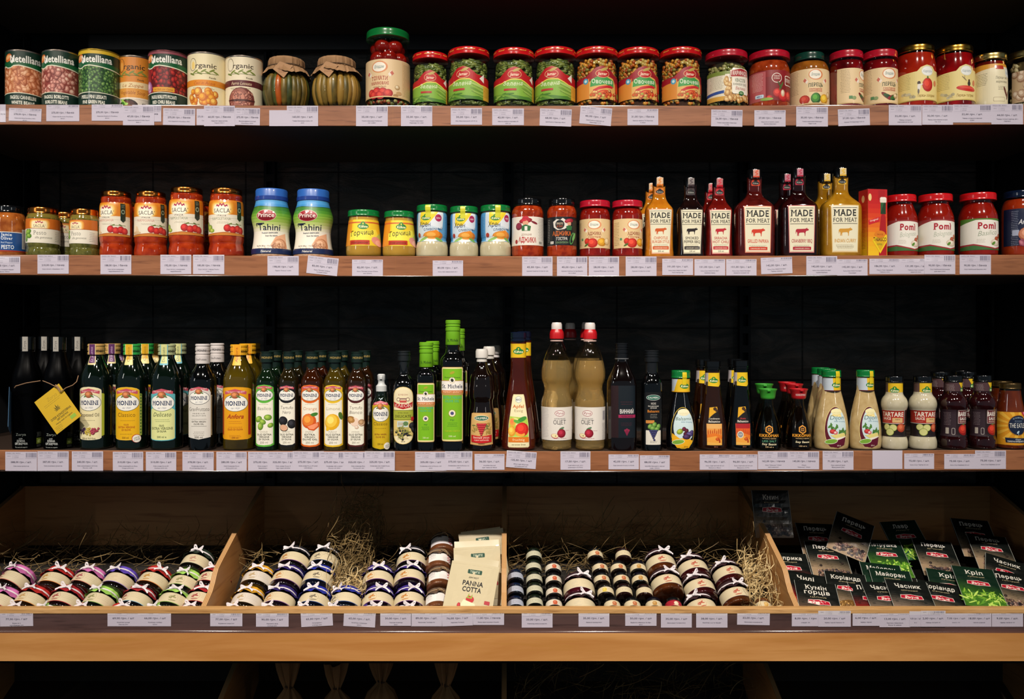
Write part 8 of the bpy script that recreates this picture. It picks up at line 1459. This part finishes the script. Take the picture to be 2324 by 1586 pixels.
# ------------------------------------------------------------------ price tickets in the rails
def ticket(x0, y0, x1, y1, price, unit, desc, label, yw, tilt=0, blank=False, scale=None, lean=0):
    o = prod('price_tag', 'price tag'); s = depth_scale(yw); w_, h_ = (x1-x0)*s*1000, (y1-y0)*s*1000; k = 0.001/K
    c = Vector(((x0+x1)/2-CX, 0, HY-(y0+y1)/2))*s; o.location = (c.x, yw, ZC+c.z); o.rotation_euler = (math.radians(lean), math.radians(tilt), 0)
    MB().box(-w_/2000, 0, -h_/2000, w_/2000, 0.00035, h_/2000).build('paper', pm('c9c4cc', 0.7), o, smooth=False); A = Art(); A.dz = 0.02; wf = 70 if w_ > 50 else w_
    if not blank:
        full = h_ > 37.5; top = h_/2; L = -w_/2; ink = '4a4856'
        if w_ > 50:
            if full: A.t(L+19, top-4.6, 2.2, 'PIAZZO DEL GRANO', '5c5a68', wid=32, res=1, b=0.01); A.r(L+2, top-6.4, L+42, top-6.1, '8c8a98'); A.barcode(w_/2-25, top-13, w_/2-2, top-2.5); A.t(w_/2-14, top-16, 1.7, '2100000015500', '6c6a78', wid=24, res=1, b=0); yo = top-11
            else: A.barcode(w_/2-25, top-4.5, w_/2-2, top-1.2); A.t(w_/2-15, top-7.4, 1.7, '2100000015500', '6c6a78', wid=24, res=1, b=0); yo = top-4
            A.t(L+8, yo, 1.9, '15500', '6c6a78', wid=7, res=1, b=0); A.r(L+17, yo-4, L+17.3, yo+3, '8c8a98'); A.t(L+25, yo+0.6, 1.7, '10.08.2019', '6c6a78', wid=11, res=1, b=0); A.t(L+25, yo-3, 1.7, '13:06:40', '6c6a78', wid=10, res=1, b=0); A.r(L+2, yo-5, L+42, yo-4.8, 'a8a6b4')
        yp = -h_*0.09 if full else -1.0
        A.t(0, yp, 4.0, '%s грн. / %s' % (price, unit), ink, wid=min(w_*0.86, 47+(4 if len(unit) > 3 else 0)), b=0.012)
        ds = desc.split('|')
        for q, d in enumerate(ds): A.t(0, yp-8.2-q*4.6, 2.3, d, '5a5866', wid=min(w_*0.92, 1.55*len(d)+4), res=1, b=0.008)
        A.build('ticket_print', lambda u, v, q: (u*k, -q, v*k), o, MATTE, us=None, base=0.06)
    setup(o, label, 'price tags in the shelf edge rails'); return o
T1 = '''0 237 13 277|278,00|банка||white price tag cut off by the frame at the top shelf edge|0
20 246 94 275|278,00|банка|Квасоля біла Metelliana 400г;400г|white tilted price tag under the orange-tan bean tin|2
105 238 180 275|275,00|банка|Квасоля Borlotti Metelliana;400г|white price tag under the pink borlotti bean tin|0
208 237 279 274|275,00|банка|Квасоля борлотті Metelliana;400г|white price tag under the green-pea tin|0
300 238 366 276|52,00|банка|Суп овочевий;400г|white price tag mostly covered by the 47,00 tag|0
279 240 350 284|47,00|банка|Квасоля борлотті Bella Napoli;400 г|white price tag reading 47,00 under the small orange tin|0
370 246 443 284|275,00|банка|Чілі борлотті Metelliana 400г|white price tag under the red chili bean tin|1
446 247 480 284|275,00|б|Соус|white price tag mostly covered by the 60,00 tag|0
533 245 590 284|275,00|банка|Фасоля варена полуниця;Metelliana 400г|white price tag under the bowl-of-grain tin|1
463 240 533 286|60,00|банка|Квасоля червона Bella;Napoli 400 г|white price tag reading 60,00 under the chickpea tin|0
611 250 654 286||||blank white ticket with a barcode under the first brown paper jar|0
651 240 722 286|160,00|шт.|Товари Баклажани гриль, 360;мл|white price tag reading 160,00 between the brown paper jars|0
808 240 880 286|35,00|шт|Томати мариновані Кубанські;тм 0,68кг|white price tag under the tall tomato jar|0
910 240 981 286|35,00|шт.|Томати мариновані;Маринадо тм 0,68кг|white price tag under the smaller green bean jar|0
1023 245 1094 283|30,00|шт|Мікс Мексиканський с/б 470 гр|white price tag reading 30,00 on the top shelf edge|0
1117 246 1189 284|42,00|шт.|Квасоля зелена спаржева с/б;470 м|white price tag reading 42,00 on the top shelf edge|0
1225 247 1297 286|68,00|шт.|Шампіньйони Маринадо 480мл|white tilted price tag reading 68,00 on the top shelf edge|2
1316 243 1388 283|45,00|шт|Шампіньйони маринов. шт.;Маринадо 0,314|most tilted white price tag on the top shelf edge, reading 45,00|5
1424 247 1494 284|31,00|банка|Квасоля червона ТМ Маринадо;0.420|white price tag reading 31,00 on the top shelf edge|0
1614 249 1685 287|26,00|банка|Томати мариновані Маринадо;0.72|white price tag reading 26,00 under the marinated bean jar|1
1712 250 1783 287|27,00|банка|Квасоля в томатн. соусі;Велика Маринадо|white price tag reading 27,00 on the top shelf edge|0
1807 242 1879 287|35,00|банка|Томати мариновані Маринадо;Чері 0,68|white price tag under the green-lidded sweet pepper jar|0
1902 247 1974 285|37,00|банка|Аджика ТМ Маринадо 0,45г ст|white tilted price tag reading 37,00 on the top shelf edge|-2
2017 238 2092 284|32,00|шт.|Перець солодкий;маринований тм 0,5кг|white price tag under the gold-lidded bell pepper jar|0
2093 238 2163 283|32,00|шт.|Перець маринований гострий;тм 0,5|white price tag under the gold-lidded chili jar|0
2163 237 2250 278|52,00|шт.|Перець солодкий в мариналі;225г|white price tag reading 52,00 under the pale gold lid|0
2250 236 2322 282|44,00|шт.|Перець гострий марінов. 480 г;Карпати|white price tag reading 44,00 at the end of the top shelf|0'''
T2 = '''-24 582 46 620|90,00|шт.|Песто з солодким перцем;Jamie Oliver|white price tag at the frame edge of the middle shelf|0
85 578 156 621|210,00|пачка|Соус SACLA' з базиліком 190 г|white price tag under the first green pesto jar|0
228 578 298 622|188,00|банка|Соус SACLA помідорами;черрі/базиліком 290|white price tag under the first tall tomato sauce jar|0
364 578 434 622|192,00|пачка|Соус SACLA' з помідорами;черрі/базилік.|white price tag reading 192,00 on the middle shelf|0
438 578 509 622|185,00|пачка|Соус SACLA' з перцю Piselino;190 г|white price tag reading 185,00 on the middle shelf|0
607 581 678 625|198,00|шт.|Тахіні "Prince" 0,500|white price tag under the first blue-capped tahini tub|0
697 583 767 623|83,00|шт.|Kuhne Гірчиця помірно;гострий 250мл|most tilted white price tag on the middle shelf, reading 83,00|6
799 589 869 626|82,00|шт.|Kuhne Гірчиця гостра (Сільсь;ким 250мл)|white price tag reading 82,00 under the mustard|0
982 591 1051 626|80,00|шт.|Kuhne Хрін вершковий 250 г|white price tag reading 80,00 under the horseradish|0
1185 582 1254 626|45,00|шт|Аджика томатна гостра тм 0,34|white price tag under the white-labelled relish jar|0
1264 582 1333 626|45,00|шт.|Аджика томатна гостра базилік;тм 0,34кг|white price tag under the black-labelled relish jar|0
1336 582 1405 626|28,00|шт.|Аджика Яблунька  тм 0,314кг|white price tag under the first crimson-lidded relish jar|0
1420 582 1490 626|28,00|шт.|Аджика гостра тм 0,314кг|white price tag under the second crimson-lidded relish jar|0
1503 587 1573 624|101,00|шт.|Kuhne Соус MADE FOR MEAT;Чипотле Бургер|white price tag under the small orange flat bottle|0
1576 588 1646 625|101,00|шт.|Kuhne Соус MADE FOR MEAT;Барбекю-перец|white price tag under the small black flat bottle|0
1648 588 1717 625|101,00|шт.|Kuhne Соус MADE FOR MEAT;Шрірача гострий чілі|white price tag under the small red flat bottle|0
1727 584 1798 621|142,00|шт.|Kuhne Соус MADE FOR MEAT;Перець паприка|white tilted price tag between the two large red flat bottles|-2
1830 581 1900 624|142,00|шт.|Kuhne Соус MADE FOR MEAT;журавл/барбекю|white price tag under the large cranberry flat bottle|0
1900 588 1969 625|142,00|шт.|Kuhne Соус MADE FOR MEAT;інд.карі|white price tag under the large curry flat bottle|0
1973 587 2043 622|186,00|шт.|Tabasco Соус перцевий;Табаско 60мл|white price tag reading 186,00 under the red carton|0
2043 587 2113 622|131,00|шт|Табаско Соус гострий;червоний 60мл|white price tag partly covered under the middle pasta sauce jar|0
2098 578 2168 622|90,00|банка|Соус італійський Болоньєзе;для пасті 400г|white price tag under the middle red-lidded pasta sauce jar|0
2178 578 2249 622|90,00|банка|Соус італійський Базиліко 400г|white price tag under the green-cornered pasta sauce jar|0'''
T3 = '''12 1025 84 1068|388,00|шт.|Олія лляна органічна|white price tag reading 388,00 under the black oil bottles|0
85 1024 156 1068|387,00|шт.|Олія конопляна органічна|white price tag reading 387,00 under the yellow hanging tag|0
163 1024 234 1068|240,00|шт.|Олія з виноградних кісточок;Monini, с/б|white price tag reading 240,00 under the grape-label oil|0
256 1025 325 1068|310,00|шт.|Олія оливковаMonini Extra;Vergine,500 мл.|white price tag under the deep yellow label oil|0
331 1025 400 1068|310,00|шт|Олія олива Monini EV;Delicato,500 мл.|white price tag under the pale turquoise label oil|0
414 1025 485 1068|378,00|шт.|Оливкова олія віт;MoniniГранфруттато 0.5|white price tag reading 378,00 under the white-capped oil|0
491 1025 560 1068|280,00|шт|Олія Оливкова Monini;Anfora,500 мл.|white price tag reading 280,00 under the golden oil|0
563 1025 634 1068|275,00|шт|Олія олива Moni;Базиліком,25|white price tag under the basil label oil|0
607 1025 678 1068|325,00|шт|Олія олива Monini E;чорн.трюф с/б 250м|white price tag reading 325,00 under the black truffle oil|0
664 1024 735 1068|275,00|шт.|Олія олива Monini EV апел;с/б 250мл|white price tag under the orange label oil|0
724 1025 794 1068|275,00|шт|Оливкова олія з лимон;Monini с/п 250г|white price tag under the lemon label oil|0
779 1025 849 1068|325,00|шт|Олія оливкова Білим;Monini,250 мл|white price tag under the pale truffle oil|0
828 1024 896 1068|225,00|шт.|Оливкова олія спрей Monini;с/п 200г|white price tag reading 225,00 under the spray bottle|0
942 1025 1013 1068|205,00|шт|Оливкова олія St.Michele 0,25;мл|white price tag reading 205,00 under the shorter lime label|0
1010 1024 1072 1067|375,00|шт.|Оливкова олія St.Michele 0,5;мл|white price tag reading 375,00 under the tallest lime label|0
1077 1030 1145 1066|36,00|шт.|KALIMERA Винний;оцет червоний 480мл|white price tag reading 36,00 under the wine vinegar|0
1149 1024 1217 1062|135,00|шт|Яблуч оцет яблучний;натуральний 0,5л|most tilted white price tag on the lowest shelf, reading 135,00|4
1272 1024 1340 1066|17,00|шт.|Оцет яблучний, 6% з;дозатором 0,75 РУНА|white price tag reading 17,00 under the clear bottles|0
1381 1031 1450 1065|42,00|шт|Оцет винний 6% скло 0,5 РУНА|white price tag reading 42,00 under the black wine vinegar|0
1452 1033 1520 1066|88,00|шт|KALIMERA Бальзамічн.темний;оцет, 250мл.|white price tag reading 88,00 under the balsamic vinegar|0
1588 1031 1657 1066|96,00|шт.|Kuhne Оцет винний 250 мл;Balsamico Bianc|white price tag under the orange landscape balsamic bottle|0
1655 1031 1719 1066|96,00|шт.|Kuhne Оцет винний 250 мл;Balsamico di Mo|white price tag under the red-orange balsamic bottle|0
1720 1024 1790 1065|162,00|пачка|Соус "Kikkoman" 150мл;світл.малосол|white price tag reading 162,00 under the green-capped soy sauce|0
1790 1024 1859 1065|145,00|пачка|Соус;"Kikkoman" 150мл|white price tag reading 145,00 under the red-capped soy sauce|0
1867 1023 1937 1066|71,00|шт.|Соус салатний Кюне;Французький Діжо|white price tag reading 71,00 under the first dijon bottle|0
1980 1022 2048 1064||||blank white ticket under the second dijon bottle|0
2052 1029 2120 1064|75,00|шт.|Kuhne Соус Тартар 250 мл|white price tag under the tartare sauce beside the barbecue|0
2143 1030 2213 1064|75,00|шт.|Kuhne Соус Барбекю 250 мл|white price tag under the first barbecue bottle|0
2213 1022 2283 1064|75,00|шт|Kuhne Соус Барбекю 250 мл|white price tag under the second barbecue bottle|0'''
T4 = '''0 1390 75 1421|77,00|шт|Варення з;чорнобривцем 200г|white tag at the frame end of the bin rail, reading 77,00|-1
244 1386 316 1421|69,00|шт|Конфітюр суниця;Лагуна 230г|white tag reading 69,00 on the bin rail|0
316 1386 388 1421|66,00|шт|Конфітюр з імбиру;230г|white tag reading 66,00 on the bin rail|0
477 1391 550 1421|77,00|шт|Журавлина плоди 200г|white tag reading 77,00 near the first plywood divider|0
581 1391 655 1422|90,00|шт|Карамель віша;солона 200г|white tag reading 90,00 on the bin rail|0
683 1388 755 1421|65,00|шт|Смородина з;м'ятою 230г|white tag tilted up to one side, reading 65,00, under navy caps|-3
780 1388 852 1422|65,00|шт.|Конфітюр з смородин;230г|white tag tilted downwards, reading 65,00, under the purple caps|3
863 1388 934 1420|30,00|шт.|Чорниця конфітюр;40г|white tag reading 30,00 on the bin rail|0
933 1386 1003 1421|89,00|шт.|Малинова Глотівка 50г|white tag reading 89,00 on the bin rail|0
1003 1387 1073 1420|76,00|шт|Карамель Ромашка|white tilted tag reading 76,00 under the dessert pouches|-2
1073 1388 1144 1418|11,00|пачка|Какао варе популярні Ажж40г|white tag reading 11,00 under the dessert pouches|0
1184 1389 1254 1424|33,00|шт.|Мармелад апельсиновий 40г|white tag reading 33,00 under the tiny jar columns|0
1313 1385 1383 1422|35,00|шт.|Варення провид 40мл|white tag reading 35,00 under the lone maroon caps|0
1419 1388 1490 1420|50,00|шт|Варення з абрикоси та перч;40г|white tag reading 50,00 on the bin rail|0
1500 1386 1570 1424|35,00|шт|Малиновка Глотівка 40мл|white tag reading 35,00 beside the red tiny label|0
1580 1385 1651 1424|38,00|шт.|Малібтер з цк та перцем|white tag reading 38,00 on the bin rail|0
1673 1388 1747 1418|33,00|шт.|Малиновка смородина 40г|white tag reading 33,00 under the end of the third compartment|1
1797 1387 1860 1421|8,00|грн|спеція 15г|white tag reading 8,00 under the plywood divider|0
1857 1386 1931 1422|20,00|шт|перець чорний горошок 15г|white tag reading 20,00 under the caraway sachet|0
1935 1386 1996 1420|6,00|шт.|перець чорний|white tag reading 6,00 on the bin rail|0
1996 1387 2066 1423|13,00|шт.|Прянощі універсальна;Ямуна 15г шафран|white tag with a clear barcode reading 13,00 under the garlic|0
2064 1387 2092 1422|9,00|шт|9г|narrow white tag reading 9,00 on the bin rail|0
2090 1386 2146 1422|2,00|шт.|перець гострий 15г|white tag reading 2,00 on the bin rail|0
2146 1386 2194 1422|7,00|шт|лимон 15г|white tag reading 7,00 under the bright dill|0
2194 1386 2250 1422|18,00|шт|часник сушений|white tag reading 18,00 on the bin rail|0
2251 1386 2322 1422|9,00|шт.|перець мелений 10г|white tag reading 9,00 at the end of the bin rail|0'''
for T, yw in ((T1, 0), (T2, 0), (T3, 0), (T4, FY-0.003)):
    px1, lay_ = -99, 0
    for q, line in enumerate(T.split('\n')):
        g, price, unit, desc, lb, tilt = line.split('|'); x0, y0, x1, y1 = map(float, g.split())
        lay_ = min(lay_+1, 5) if x0 < px1-1 else 0; px1 = x1
        ticket(x0, y0, x1, y1, price, unit, desc.replace(';', '|'), lb, yw-0.0008-0.0005*lay_, float(tilt), blank=not price)
